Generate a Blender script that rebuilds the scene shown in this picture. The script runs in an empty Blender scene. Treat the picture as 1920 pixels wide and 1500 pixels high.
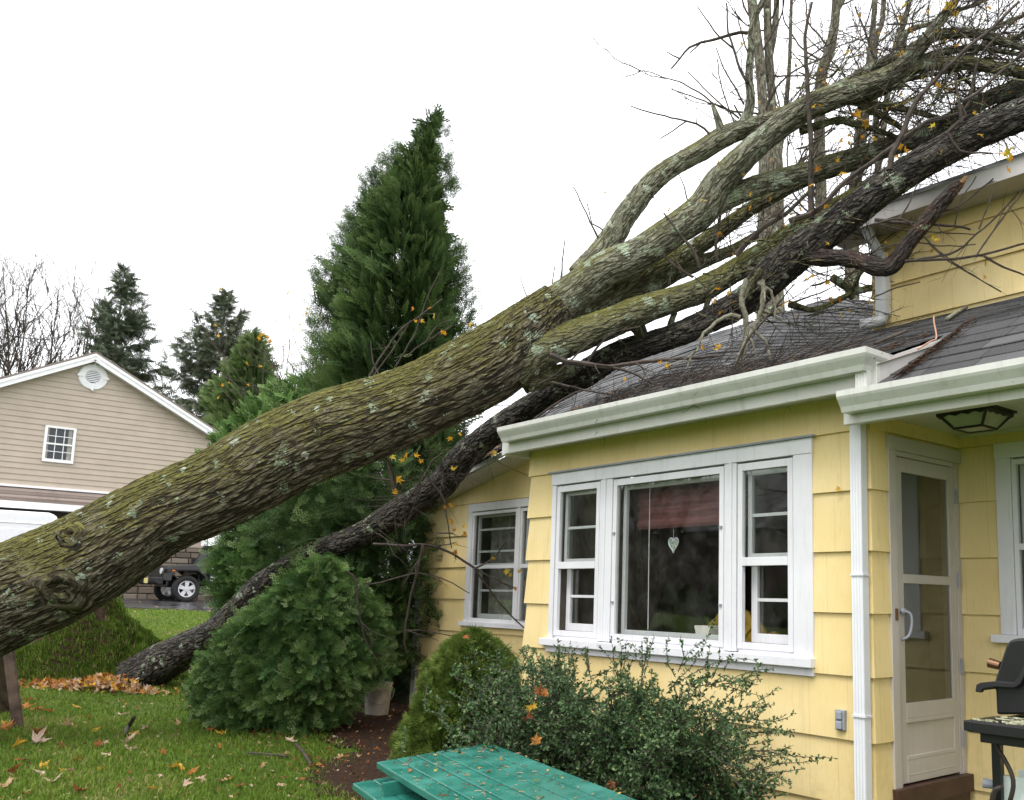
import bpy, math, random
import numpy as np
from mathutils import Vector, noise as mnoise

random.seed(7); RNG = np.random.default_rng(11)
SC = bpy.context.scene
COL = SC.collection

# ------------------------------------------------------------------ camera
F_PX, PPX, PPY = 1725.0, 1192.0, 869.0
CAM = np.array([0.0, 0.0, 1.6])
def cam_axes(yaw, pitch, roll):
    cy, sy = math.cos(yaw), math.sin(yaw)
    f = np.array([-sy, cy, 0]); r = np.array([cy, sy, 0]); u = np.array([0, 0, 1.0])
    f2 = f*math.cos(pitch) + u*math.sin(pitch); u2 = u*math.cos(pitch) - f*math.sin(pitch)
    return r*math.cos(roll) + u2*math.sin(roll), u2*math.cos(roll) - r*math.sin(roll), f2
R3, U3, F3 = cam_axes(math.radians(48.28), math.radians(8.28), math.radians(1.122))
cd = bpy.data.cameras.new("camera"); cam = bpy.data.objects.new("camera", cd); COL.objects.link(cam)
from mathutils import Matrix
cam.matrix_world = Matrix(((R3[0], U3[0], -F3[0], CAM[0]), (R3[1], U3[1], -F3[1], CAM[1]),
                           (R3[2], U3[2], -F3[2], CAM[2]), (0, 0, 0, 1)))
cd.sensor_width = 36; cd.lens = F_PX/1920*36
cd.shift_x = (960-PPX)/1920; cd.shift_y = (PPY-750)/1920
cd.clip_start = 0.05; cd.clip_end = 2000
SC.camera = cam

# ------------------------------------------------------------------ overcast sky, soft sun, exposure
SUN_EL, SUN_AZ = math.radians(58), math.radians(150)      # azimuth of the direction TO the sun, from +X towards +Y
SUN_AZ = math.atan2(-0.85, 0.35)
w = bpy.data.worlds.new("World"); SC.world = w; w.use_nodes = True
wn = w.node_tree; wn.nodes.clear()
sky = wn.nodes.new("ShaderNodeTexSky"); sky.sky_type = 'NISHITA'; sky.sun_disc = False
sky.sun_elevation = SUN_EL; sky.sun_rotation = math.pi/2 - SUN_AZ
sky.air_density = 1.0; sky.dust_density = 4.0; sky.ozone_density = 1.0
tc = wn.nodes.new("ShaderNodeTexCoord"); sep = wn.nodes.new("ShaderNodeSeparateXYZ")
wn.links.new(tc.outputs["Generated"], sep.inputs[0])
ramp = wn.nodes.new("ShaderNodeValToRGB")                    # the cloud deck: brighter overhead
ramp.color_ramp.elements[0].position = 0.0; ramp.color_ramp.elements[0].color = (13.0, 13.1, 13.4, 1)
ramp.color_ramp.elements[1].position = 0.9; ramp.color_ramp.elements[1].color = (16.5, 16.6, 17.0, 1)
wn.links.new(sep.outputs["Z"], ramp.inputs[0])
mixn = wn.nodes.new("ShaderNodeMix"); mixn.data_type = 'RGBA'; mixn.inputs["Factor"].default_value = 0.92
wn.links.new(sky.outputs[0], mixn.inputs["A"]); wn.links.new(ramp.outputs[0], mixn.inputs["B"])
bg = wn.nodes.new("ShaderNodeBackground"); bg.inputs["Strength"].default_value = 0.1
wn.links.new(mixn.outputs["Result"], bg.inputs["Color"])
wo = wn.nodes.new("ShaderNodeOutputWorld"); wn.links.new(bg.outputs[0], wo.inputs["Surface"])
sl = bpy.data.lights.new("sun", 'SUN'); sl.energy = 1.5; sl.angle = math.radians(25); sl.color = (1.0, 0.97, 0.92)
so = bpy.data.objects.new("sun", sl); COL.objects.link(so); so.location = (0, 0, 30)
sd = Vector((math.cos(SUN_EL)*math.cos(SUN_AZ), math.cos(SUN_EL)*math.sin(SUN_AZ), math.sin(SUN_EL)))
so.rotation_euler = (-sd).to_track_quat('-Z', 'Y').to_euler()
SC.view_settings.view_transform = 'Standard'; SC.view_settings.look = 'None'
SC.view_settings.exposure = 0.62; SC.view_settings.gamma = 1.0
SC.cycles.max_bounces = 8; SC.cycles.transparent_max_bounces = 12
SC.cycles.caustics_reflective = False; SC.cycles.caustics_refractive = False

# ------------------------------------------------------------------ picture -> place helpers (used to survey real positions)
def ray(x, y): return F3 + R3*(x-PPX)/F_PX - U3*(y-PPY)/F_PX
def P(x, y, d): return CAM + ray(x, y)*d
def onY(x, y, Y): r = ray(x, y); return CAM + r*(Y/r[1])
def onX(x, y, X): r = ray(x, y); return CAM + r*(X/r[0])
def onZ(x, y, Z): r = ray(x, y); return CAM + r*((Z-CAM[2])/r[2])
GX = np.array([-400, -90, -40, -30, -25.5, -20, -13.5, -10, -7, -4, 6, 100.])
GZ = np.array([1.6, 1.5, 1.32, 1.20, 1.02, .72, .33, .22, .11, 0.02, 0, 0])
def gz(x, y=0):
    x = np.asarray(x, float)
    s = sum(np.interp(x+d, GX, GZ) for d in (-1.6, -.8, 0, .8, 1.6))/5
    return s + 0.02*np.sin(x*1.1+np.asarray(y)*0.7)*np.cos(np.asarray(y)*0.9)
def onG(x, y):
    r = ray(x, y); lo, hi = 1.0, 200.0
    t = lo
    while t < hi:
        p = CAM + r*t
        if p[2] <= gz(p[0], p[1]): break
        t += 0.05
    return CAM + r*t
def U(v):
    v = np.asarray(v, float); return v/max(1e-9, np.linalg.norm(v))

# ------------------------------------------------------------------ objects
def tag(o, label=None, cat=None, group=None, kind=None):
    if label: o["label"] = label
    if cat: o["category"] = cat
    if group: o["group"] = group
    if kind: o["kind"] = kind
    return o
def empty(name, loc, label=None, cat=None, group=None, rotz=0):
    o = bpy.data.objects.new(name, None); COL.objects.link(o)
    o.location = loc; o.rotation_euler = (0, 0, rotz); o.empty_display_size = 0.1
    return tag(o, label, cat, group)
def woff(o):
    s = np.zeros(3)
    while o is not None:
        s = s + np.array(o.location); o = o.parent
    return s
class MB:
    """collects shapes; build() links them as one mesh object"""
    def __init__(s): s.V = []; s.F = []; s.T = []; s.B = []; s.n = 0
    def add(s, V, F, tint=0.5, bark=None):
        V = np.asarray(V, float).reshape(-1, 3); s.V.append(V)
        for f in ([F] if isinstance(F, np.ndarray) else s._group(F)): s.F.append(f + s.n)
        t = np.full(len(V), tint) if np.isscalar(tint) else np.asarray(tint, float); s.T.append(t)
        s.B.append(np.zeros((len(V), 3)) if bark is None else bark)
        s.n += len(V); return s
    def _group(s, F):
        d = {}
        for f in F: d.setdefault(len(f), []).append(f)
        return [np.array(x, int) for x in d.values()]
    def box(s, x0, x1, y0, y1, z0, z1, tint=0.5):
        x0, x1 = min(x0, x1), max(x0, x1); y0, y1 = min(y0, y1), max(y0, y1); z0, z1 = min(z0, z1), max(z0, z1)
        V = [(x0,y0,z0),(x1,y0,z0),(x1,y1,z0),(x0,y1,z0),(x0,y0,z1),(x1,y0,z1),(x1,y1,z1),(x0,y1,z1)]
        return s.add(V, BOXF, tint)
    def obox(s, c, a, b, h, tint=0.5):           # centre and three half-axes
        c, a, b, h = map(np.asarray, (c, a, b, h))
        V = [c+i*a+j*b+k*h for k in (-1, 1) for (i, j) in ((-1,-1),(1,-1),(1,1),(-1,1))]
        return s.add(V, BOXF, tint)
    def prism(s, prof, o, ax, ay, ext, tint=0.5):  # closed 2-D profile in the plane (ax, ay) at o, swept by ext
        o, ax, ay, ext = map(lambda q: np.asarray(q, float), (o, ax, ay, ext)); n = len(prof)
        A = [o + p[0]*ax + p[1]*ay for p in prof]; B = [q + ext for q in A]
        F = [tuple(range(n))[::-1], tuple(range(n, 2*n))] + [(i, (i+1) % n, n+(i+1) % n, n+i) for i in range(n)]
        return s.add(A+B, F, tint)
    def bar(s, p, q, wd, th, up=(0, 0, 1), tint=0.5):
        p, q = np.asarray(p, float), np.asarray(q, float); d = U(q-p); sd_ = U(np.cross(d, up)); u = np.cross(sd_, d)
        return s.obox((p+q)/2, (q-p)/2, sd_*wd/2, u*th/2, tint)
    def tube(s, pts, rad, n=8, caps=True, tint=0.5, lump=0.0, off=None, u0=0.0):
        pts = np.asarray(pts, float); m = len(pts); rad = np.broadcast_to(np.asarray(rad, float), (m,))
        T = np.gradient(pts, axis=0); T /= np.maximum(1e-9, np.linalg.norm(T, axis=1))[:, None]
        a = np.cross(T[0], (0, 0, 1.0))
        if np.linalg.norm(a) < 0.1: a = np.cross(T[0], (1.0, 0, 0))
        a = U(a); A = [a]
        for i in range(1, m):
            a = a - T[i]*np.dot(a, T[i]); a = U(a); A.append(a)
        A = np.array(A); Bv = np.cross(T, A)
        th = np.arange(n)*2*np.pi/n; c, sn = np.cos(th), np.sin(th)
        R = np.repeat(rad[:, None], n, 1)
        seg = np.r_[0, np.cumsum(np.linalg.norm(np.diff(pts, axis=0), axis=1))] + u0
        bark = np.stack([np.repeat(seg[:, None], n, 1), R*c, R*sn], 2)
        if off is not None: bark = bark + np.asarray(off)
        if lump:
            fq = 1.0/max(0.08, float(rad.max())*1.3)
            L = np.array([[mnoise.fractal(Vector((bark[i, j, 0]*fq*0.5, bark[i, j, 1]*fq, bark[i, j, 2]*fq)), 1.0, 2.0, 3)
                           for j in range(n)] for i in range(m)])
            R = R*(1+lump*L)
        V = pts[:, None, :] + (A[:, None, :]*c[None, :, None] + Bv[:, None, :]*sn[None, :, None])*R[:, :, None]
        i = np.arange(m-1)[:, None]*n; j = np.arange(n)[None, :]; jn = (j+1) % n
        Fq = np.stack([i+j, i+jn, i+n+jn, i+n+j], 2).reshape(-1, 4)
        s.add(V.reshape(-1, 3), Fq, tint, bark.reshape(-1, 3))
        if caps:
            s.F.append(np.array([list(range(n))[::-1]]) + s.n - n*m); s.F.append(np.array([list(range(n))]) + s.n - n)
        return s
    def build(s, name, mat, parent=None, smooth=False, kind=None, bev=0.0, local=False, loc=None, attrs=True):
        V = np.concatenate(s.V) if s.V else np.zeros((0, 3))
        off = np.zeros(3)
        if parent is not None and not local: off = woff(parent)
        if loc is not None: off = np.asarray(loc, float)
        me = bpy.data.meshes.new(name); V = V - off
        me.vertices.add(len(V)); me.vertices.foreach_set("co", V.astype(np.float32).ravel())
        li = np.concatenate([f.ravel() for f in s.F]); tot = np.concatenate([np.full(len(f), f.shape[1]) for f in s.F])
        me.loops.add(len(li)); me.loops.foreach_set("vertex_index", li.astype(np.int32))
        me.polygons.add(len(tot)); me.polygons.foreach_set("loop_start", np.r_[0, np.cumsum(tot)[:-1]].astype(np.int32))
        me.update(calc_edges=True); me.validate()
        if attrs:
            a = me.attributes.new("tint", 'FLOAT', 'POINT'); a.data.foreach_set("value", np.concatenate(s.T).astype(np.float32))
            Bk = np.concatenate(s.B)
            if np.any(Bk):
                b = me.attributes.new("bark", 'FLOAT_VECTOR', 'POINT'); b.data.foreach_set("vector", Bk.astype(np.float32).ravel())
        me.polygons.foreach_set("use_smooth", np.full(len(me.polygons), smooth))
        if mat: me.materials.append(mat)
        o = bpy.data.objects.new(name, me); COL.objects.link(o)
        if parent is not None: o.parent = parent
        if loc is not None and parent is None: o.location = loc
        if kind: o["kind"] = kind
        if bev:
            b = o.modifiers.new("bevel", 'BEVEL'); b.width = bev; b.segments = 2; b.limit_method = 'ANGLE'; b.angle_limit = math.radians(40)
        return o
BOXF = np.array([(0,3,2,1),(4,5,6,7),(0,1,5,4),(1,2,6,5),(2,3,7,6),(3,0,4,7)])
def spline(pts, step):
    """Catmull-Rom through rows (any columns), resampled about every step metres (first three columns are the position)"""
    pts = np.asarray(pts, float); p = np.vstack([2*pts[0]-pts[1], pts, 2*pts[-1]-pts[-2]]); out = []
    for i in range(1, len(p)-2):
        n = max(1, int(np.linalg.norm(p[i+1, :3]-p[i, :3])/step)); t = (np.arange(n)/n)[:, None]
        a, b, c, d = p[i-1], p[i], p[i+1], p[i+2]
        out.append(0.5*((2*b)+(-a+c)*t+(2*a-5*b+4*c-d)*t**2+(-a+3*b-3*c+d)*t**3))
    return np.vstack(out+[pts[-1:]])

# ------------------------------------------------------------------ materials
class Mat:
    def __init__(s, name, rough=0.7, color=(.5, .5, .5), spec=0.4):
        s.m = bpy.data.materials.new(name); s.m.use_nodes = True; s.t = s.m.node_tree
        s.p = s.t.nodes["Principled BSDF"]; s.out = s.t.nodes["Material Output"]
        s.p.inputs["Roughness"].default_value = rough; s.p.inputs["Base Color"].default_value = (*color, 1)
        s.p.inputs["Specular IOR Level"].default_value = spec
    def n(s, t, **k):
        nd = s.t.nodes.new("ShaderNode"+t)
        for a, v in k.items():
            if a in nd.inputs: nd.inputs[a].default_value = v
            else: setattr(nd, a, v)
        return nd
    def l(s, a, b): s.t.links.new(a, b)
    def coord(s, scale=(1, 1, 1), which="Object"):
        if which == "bark": c = s.n("Attribute", attribute_name="bark").outputs["Vector"]
        else: c = s.n("TexCoord").outputs[which]
        mp = s.n("Mapping"); mp.inputs["Scale"].default_value = scale; s.l(c, mp.inputs[0]); return mp.outputs[0]
    def noise(s, v, scale, detail=4, rough=0.55, dist=0.0):
        nd = s.n("TexNoise"); nd.inputs["Scale"].default_value = scale; nd.inputs["Detail"].default_value = detail
        nd.inputs["Roughness"].default_value = rough; nd.inputs["Distortion"].default_value = dist
        s.l(v, nd.inputs["Vector"]); return nd.outputs["Fac"]
    def ramp(s, v, stops):
        r = s.n("ValToRGB"); e = r.color_ramp.elements
        while len(e) < len(stops): e.new(0.5)
        for q, (p, c) in zip(e, stops):
            q.position = p; q.color = (*c, 1) if len(c) == 3 else c
        s.l(v, r.inputs[0]); return r.outputs[0]
    def step(s, v, a, b, smooth=True):
        r = s.n("MapRange"); r.interpolation_type = 'SMOOTHSTEP' if smooth else 'LINEAR'
        r.inputs[1].default_value = a; r.inputs[2].default_value = b; s.l(v, r.inputs[0]); return r.outputs[0]
    def math(s, op, a, b=0.0):
        m = s.n("Math", operation=op)
        for i, x in enumerate((a, b)):
            if isinstance(x, (int, float)): m.inputs[i].default_value = x
            else: s.l(x, m.inputs[i])
        return m.outputs[0]
    def mix(s, f, a, b, blend='MIX'):
        m = s.n("Mix", data_type='RGBA', blend_type=blend)
        for k, x in (("Factor", f), ("A", a), ("B", b)):
            i = [q for q in m.inputs if q.name == k and (k == "Factor" and q.type == 'VALUE' or k != "Factor" and q.type == 'RGBA')][0]
            if isinstance(x, (int, float)): i.default_value = x
            elif isinstance(x, tuple): i.default_value = (*x, 1)
            else: s.l(x, i)
        return [o for o in m.outputs if o.type == 'RGBA'][0]
    def col(s, c): s.l(c, s.p.inputs["Base Color"]); return s
    def rough(s, c): s.l(c, s.p.inputs["Roughness"]); return s
    def bump(s, h, strength=0.5, dist=0.01):
        b = s.n("Bump"); b.inputs["Strength"].default_value = strength; b.inputs["Distance"].default_value = dist
        s.l(h, b.inputs["Height"]); s.l(b.outputs[0], s.p.inputs["Normal"]); return s
    def attr(s, name="tint"): return s.n("Attribute", attribute_name=name).outputs["Fac"]

def plain(name, color, rough=0.5, spec=0.4, metal=0.0, var=0.12, scale=9.0, bump=0.0):
    m = Mat(name, rough, color, spec); m.p.inputs["Metallic"].default_value = metal
    v = m.coord(); f = m.noise(v, scale, 5)
    dk = tuple(c*(1-var*1.5) for c in color); lt = tuple(min(1, c*(1+var)) for c in color)
    m.col(m.ramp(f, [(0.3, dk), (0.7, lt)]))
    if bump: m.bump(m.noise(v, scale*8, 3), 0.4, bump)
    return m.m

def siding_mat():
    m = Mat("yellow_paint", 0.62, spec=0.3)
    v = m.coord((1, 1, 1)); g = m.coord((60, 60, 1.2)); f = m.noise(v, 1.6, 5)
    base = m.ramp(f, [(0.28, (.70, .54, .235)), (0.72, (.80, .65, .345))])
    grain = m.noise(g, 3.0, 4, 0.6)
    base = m.mix(m.math('MULTIPLY', m.step(grain, 0.52, 0.72), 0.22), base, (.44, .30, .09))
    # shake joints: thin vertical lines, about every 0.35 m at random
    jn = m.n("TexVoronoi", feature='DISTANCE_TO_EDGE', voronoi_dimensions='1D'); jn.inputs["Scale"].default_value = 4.2
    rowz = m.n("SeparateXYZ"); m.l(m.coord((1, 1, 1)), rowz.inputs[0]); fl = m.math('FLOOR', m.math('MULTIPLY', m.math('SUBTRACT', rowz.outputs[2], 2.628), 1/0.365))
    m.l(m.math('ADD', m.math('ADD', rowz.outputs[0], rowz.outputs[1]), m.math('MULTIPLY', fl, 7.31)), jn.inputs["W"])
    line = m.math('SUBTRACT', 1.0, m.step(jn.outputs["Distance"], 0.0, 0.016))
    base = m.mix(m.math('MULTIPLY', line, 0.26), base, (.30, .20, .06))
    st = m.noise(m.coord((5, 5, 0.7)), 2.0, 6, 0.65)
    base = m.mix(m.math('MULTIPLY', m.step(st, 0.54, 0.78), 0.32), base, (.38, .30, .15))
    zz_ = m.n("SeparateXYZ"); m.l(v, zz_.inputs[0]); low = m.math('MULTIPLY', m.math('SUBTRACT', 1.0, m.step(zz_.outputs[2], .15, .95)), m.step(m.noise(v, 11, 5, .7), .42, .7))
    base = m.mix(m.math('MULTIPLY', low, 0.35), base, (.26, .21, .11))
    sp = m.noise(v, 55.0, 2); base = m.mix(m.math('MULTIPLY', m.step(sp, 0.76, 0.8), 0.5), base, (.12, .09, .04))
    m.col(base); m.bump(m.math('SUBTRACT', grain, m.math('MULTIPLY', line, 1.2)), 0.3, 0.004); return m.m

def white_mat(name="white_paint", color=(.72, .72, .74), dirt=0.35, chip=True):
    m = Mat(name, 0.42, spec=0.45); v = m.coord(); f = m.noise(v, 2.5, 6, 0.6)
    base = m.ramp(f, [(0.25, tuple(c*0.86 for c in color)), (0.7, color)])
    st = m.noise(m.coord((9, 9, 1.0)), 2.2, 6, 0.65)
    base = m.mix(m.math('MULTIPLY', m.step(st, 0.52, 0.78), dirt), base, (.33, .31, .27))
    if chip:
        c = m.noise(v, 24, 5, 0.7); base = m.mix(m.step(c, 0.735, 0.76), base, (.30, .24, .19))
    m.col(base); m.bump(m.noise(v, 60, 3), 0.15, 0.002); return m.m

def gutter_mat():
    m = Mat("gutter_paint", 0.38, spec=0.5); v = m.coord(); f = m.noise(v, 1.3, 6, 0.6)
    base = m.ramp(f, [(0.25, (.50, .50, .46)), (0.7, (.66, .66, .63))])
    st = m.noise(m.coord((7, 7, 0.5)), 2.6, 7, 0.7)
    base = m.mix(m.math('MULTIPLY', m.step(st, 0.47, 0.78), 0.38), base, (.25, .24, .19))
    sp = m.noise(v, 40, 3); base = m.mix(m.math('MULTIPLY', m.step(sp, 0.7, 0.76), 0.5), base, (.12, .11, .08))
    m.col(base); return m.m

def shingle_mat(name, c0, c1, c2, scale=1.0):
    m = Mat(name, 0.82, spec=0.35); v = m.coord(); b = m.n("TexBrick"); t = m.attr()
    sx = m.n("SeparateXYZ"); m.l(m.n("TexCoord").outputs["Object"], sx.inputs[0])
    cmb = m.n("CombineXYZ"); m.l(m.math('MULTIPLY', sx.outputs[0], 3.3*scale), cmb.inputs[0]); m.l(m.math('MULTIPLY', t, 400.0), cmb.inputs[1])
    wn_ = m.n("TexWhiteNoise", noise_dimensions='2D')
    fx = m.math('FLOOR', m.math('ADD', cmb.inputs[0].links[0].from_socket, m.math('MULTIPLY', t, 137.0)))
    cc = m.n("CombineXYZ"); m.l(fx, cc.inputs[0]); m.l(t, cc.inputs[1]); m.l(cc.outputs[0], wn_.inputs["Vector"])
    base = m.ramp(wn_.outputs["Value"], [(0.0, c0), (0.55, c1), (1.0, c2)])
    fr = m.math('FRACT', m.math('ADD', cmb.inputs[0].links[0].from_socket, m.math('MULTIPLY', t, 137.0)))
    slot = m.math('SUBTRACT', 1.0, m.step(fr, 0.0, 0.06))
    base = m.mix(slot, base, (.008, .008, .008))
    g = m.noise(v, 160, 3); base = m.mix(m.math('MULTIPLY', m.step(g, 0.5, 0.72), 0.35), base, (.16, .155, .15))
    d = m.noise(v, 1.1, 6, 0.65); base = m.mix(m.math('MULTIPLY', m.step(d, 0.52, 0.75), 0.35), base, (.035, .03, .024))
    m.col(base); m.bump(m.math('SUBTRACT', g, m.math('MULTIPLY', slot, 3.0)), 0.5, 0.004)
    m.rough(m.ramp(m.noise(v, 3.0, 4), [(0.35, (.45,)*3), (0.65, (.85,)*3)])); return m.m

def bark_mat(name, dark, mid, light, moss=0.5, lichen=0.5, ridge=30.0, stretch=0.22, disp=0.02, mossc=(.135, .130, .014), wet=0.0, red=0.0):
    m = Mat(name, 0.85, spec=0.25)
    v = m.coord((stretch, 1, 1), "bark"); vi = m.coord((1, 1, 1), "bark")
    dn = m.n("TexNoise"); dn.inputs["Scale"].default_value = ridge*0.30; dn.inputs["Detail"].default_value = 3; m.l(v, dn.inputs["Vector"])
    va = m.n("VectorMath", operation='MULTIPLY_ADD'); m.l(dn.outputs["Color"], va.inputs[0]); k_ = 0.9/ridge; va.inputs[1].default_value = (k_*.4, k_, k_); m.l(v, va.inputs[2])
    def ridged(sc, width):
        nn_ = m.noise(va.outputs[0], sc, 2, 0.5); d_ = m.math('ABSOLUTE', m.math('SUBTRACT', nn_, 0.5)); return m.step(d_, 0.0, width)
    c1 = ridged(ridge*0.50, 0.100); c2 = ridged(ridge*1.05, 0.085)
    vo = m.n("TexVoronoi", feature='DISTANCE_TO_EDGE'); vo.inputs["Scale"].default_value = ridge*0.8
    vm = m.n("VectorMath", operation='MULTIPLY'); m.l(va.outputs[0], vm.inputs[0]); vm.inputs[1].default_value = (1.7, 1, 1); m.l(vm.outputs[0], vo.inputs["Vector"])
    c3 = m.step(vo.outputs["Distance"], 0.0, 0.16)
    crack = m.math('MULTIPLY', c1, m.math('ADD', 0.30, m.math('MULTIPLY', m.math('MULTIPLY', m.math('ADD', .35, m.math('MULTIPLY', c2, .65)), m.math('ADD', .55, m.math('MULTIPLY', c3, .45))), 0.70)))
    v2 = m.coord((stretch*1.6, 1, 1), "bark")
    fine = m.noise(v2, ridge*2.6, 5, 0.65); mid_n = m.noise(v2, ridge*0.9, 4, 0.6)
    h = m.math('ADD', m.math('MULTIPLY', crack, 0.62), m.math('ADD', m.math('MULTIPLY', fine, 0.34), m.math('MULTIPLY', mid_n, 0.35)))
    base = m.ramp(h, [(0.26, dark), (0.62, mid), (0.98, light)])
    big = m.noise(vi, 3.5, 5, 0.6)
    base = m.mix(m.math('MULTIPLY', m.step(big, 0.45, 0.72), 0.5), base, tuple(0.6*a+0.4*b for a, b in zip(mid, dark)))
    if red: base = m.mix(m.math('MULTIPLY', m.step(m.noise(vi, 6, 4), 0.5, 0.7), red), base, (.055, .022, .012))
    nz = m.n("SeparateXYZ"); m.l(m.n("NewGeometry").outputs["Normal"], nz.inputs[0])
    up = m.step(nz.outputs[2], -0.55, 0.75)
    mn = m.noise(vi, 2.6, 6, 0.62, 0.4); mn2 = m.noise(vi, 26, 4, 0.6)
    mk = m.math('ADD', m.math('MULTIPLY', up, 0.55), m.math('ADD', m.math('MULTIPLY', mn, 0.75), m.math('MULTIPLY', mn2, 0.25)))
    mk = m.step(mk, 1.23-0.46*moss, 1.36-0.46*moss)
    gcol = m.ramp(m.noise(vi, 40, 3), [(0.3, tuple(c*0.55 for c in mossc)), (0.7, tuple(c*1.25 for c in mossc))])
    base = m.mix(m.math('MULTIPLY', mk, m.math('ADD', 0.45, m.math('MULTIPLY', crack, 0.50))), base, gcol)
    # general grey-green algae on exposed ridges
    al = m.step(m.noise(vi, 7.5, 5, 0.6), 0.47, 0.68)
    base = m.mix(m.math('MULTIPLY', m.math('MULTIPLY', al, crack), 0.15), base, (.115, .125, .075))
    # lichen rosettes
    ld = m.n("TexNoise"); ld.inputs["Scale"].default_value = 22; ld.inputs["Detail"].default_value = 4; m.l(vi, ld.inputs["Vector"])
    lv = m.n("VectorMath", operation='MULTIPLY_ADD'); m.l(ld.outputs["Color"], lv.inputs[0]); lv.inputs[1].default_value = (.07, .07, .07); m.l(vi, lv.inputs[2])
    lo = m.n("TexVoronoi", feature='F1'); lo.inputs["Scale"].default_value = 8.0; m.l(lv.outputs[0], lo.inputs["Vector"])
    lr = m.n("SeparateColor"); m.l(lo.outputs["Color"], lr.inputs[0])
    size = m.math('MULTIPLY', m.step(lr.outputs[0], 1.0-0.85*lichen, 1.0), 0.34)
    rag = m.math('MULTIPLY', m.math('SUBTRACT', m.noise(vi, 30, 5, 0.75), 0.5), 0.55)
    patch = m.math('GREATER_THAN', m.math('SUBTRACT', m.math('ADD', size, rag), lo.outputs["Distance"]), 0.0)
    pl = m.math('GREATER_THAN', m.math('ADD', m.noise(vi, 6.0, 3, 0.5), m.math('MULTIPLY', m.noise(vi, 60, 3, 0.7), 0.55)), 0.99-0.12*lichen)
    patch = m.math('MAXIMUM', m.math('MULTIPLY', patch, m.step(m.noise(vi, 85, 3, 0.7), 0.38, 0.50)), m.math('MULTIPLY', pl, 0.8))
    lcol = m.ramp(lr.outputs[1], [(0.0, (.25, .33, .20)), (0.6, (.36, .43, .33)), (1.0, (.44, .47, .38))])
    base = m.mix(m.math('MULTIPLY', patch, 0.85), base, lcol)
    m.col(base)
    if wet: m.rough(m.ramp(m.noise(vi, 8, 4), [(0.35, (.55-0.2*wet,)*3), (0.65, (.85,)*3)]))
    h2 = m.math('ADD', h, m.math('MULTIPLY', patch, 0.10))
    m.bump(h2, 0.75, disp*1.1)
    if disp >= 0.008:
        dp = m.n("Displacement"); dp.inputs["Midlevel"].default_value = 0.6; dp.inputs["Scale"].default_value = disp
        m.l(m.math('ADD', m.math('MULTIPLY', crack, 0.75), m.math('MULTIPLY', mid_n, 0.4)), dp.inputs["Height"]); m.l(dp.outputs[0], m.out.inputs["Displacement"])
        m.m.displacement_method = 'BOTH'
    return m.m

def leaf_mat(name, stops, rough=0.62, spec=0.12, trans=0.2):
    m = Mat(name, rough, spec=spec); t = m.attr(); c = m.ramp(t, stops)
    f = m.noise(m.coord(), 30, 3); c = m.mix(m.math('MULTIPLY', m.step(f, 0.45, 0.7), 0.25), c, m.mix(0.5, c, (0, 0, 0)))
    m.col(c)
    if trans:
        tr = m.n("BsdfTranslucent"); m.l(c, tr.inputs["Color"]); ms = m.n("MixShader"); ms.inputs[0].default_value = trans
        m.l(m.p.outputs[0], ms.inputs[1]); m.l(tr.outputs[0], ms.inputs[2]); m.l(ms.outputs[0], m.out.inputs["Surface"])
    return m.m

def glass_mat(name="window_glass", tint=(.95, .965, .955), boost=1.0):
    m = Mat(name); m.t.nodes.remove(m.p)
    lw_f = m.n("LayerWeight"); lw_f.inputs["Blend"].default_value = 0.5
    refl = m.math('ADD', 0.042, m.math('MULTIPLY', m.math('POWER', lw_f.outputs["Facing"], 5.0), 0.95))
    v = m.coord(); nb = m.n("Bump"); nb.inputs["Strength"].default_value = 0.015; nb.inputs["Distance"].default_value = 0.02; m.l(m.noise(v, 2.2, 2), nb.inputs["Height"])
    g = m.n("BsdfGlossy"); g.inputs["Roughness"].default_value = 0.015; m.l(nb.outputs[0], g.inputs["Normal"])
    tr = m.n("BsdfTransparent"); tr.inputs["Color"].default_value = (*tint, 1)
    ms = m.n("MixShader"); m.l(m.math('MULTIPLY', refl, 1.6*boost), ms.inputs[0]); m.l(tr.outputs[0], ms.inputs[1]); m.l(g.outputs[0], ms.inputs[2])
    # a film of grime
    df = m.n("BsdfDiffuse"); df.inputs["Color"].default_value = (.35, .34, .32, 1)
    m2 = m.n("MixShader"); gr = m.math('MULTIPLY', m.step(m.noise(v, 5, 6, 0.7), 0.35, 0.8), 0.05); m.l(gr, m2.inputs[0]); m.l(ms.outputs[0], m2.inputs[1]); m.l(df.outputs[0], m2.inputs[2])
    m.l(m2.outputs[0], m.out.inputs["Surface"]); return m.m

def ground_mat():
    m = Mat("lawn_ground", 0.95, spec=0.1); v = m.coord(); a = m.noise(v, 0.55, 6, 0.6); b = m.noise(v, 9, 5, 0.65); c = m.noise(v, 70, 4, 0.7)
    g = m.ramp(b, [(0.3, (.050, .088, .014)), (0.55, (.10, .155, .025)), (0.75, (.15, .195, .040))])
    g = m.mix(m.math('MULTIPLY', m.step(a, 0.5, 0.72), 0.55), g, (.085, .095, .028))
    g = m.mix(m.math('MULTIPLY', m.step(c, 0.5, 0.7), 0.5), g, (.024, .046, .008))
    m.col(g); m.bump(c, 1.0, 0.03); return m.m
def soil_mat(name="mulch", c0=(.018, .011, .008), c1=(.06, .036, .024)):
    m = Mat(name, 0.95, spec=0.1); v = m.coord(); b = m.noise(v, 22, 6, 0.7); a = m.noise(v, 90, 3)
    m.col(m.mix(m.math('MULTIPLY', m.step(a, 0.55, 0.7), 0.5), m.ramp(b, [(0.3, c0), (0.7, c1)]), (.12, .075, .045))); m.bump(b, 1.0, 0.03); return m.m
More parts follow.
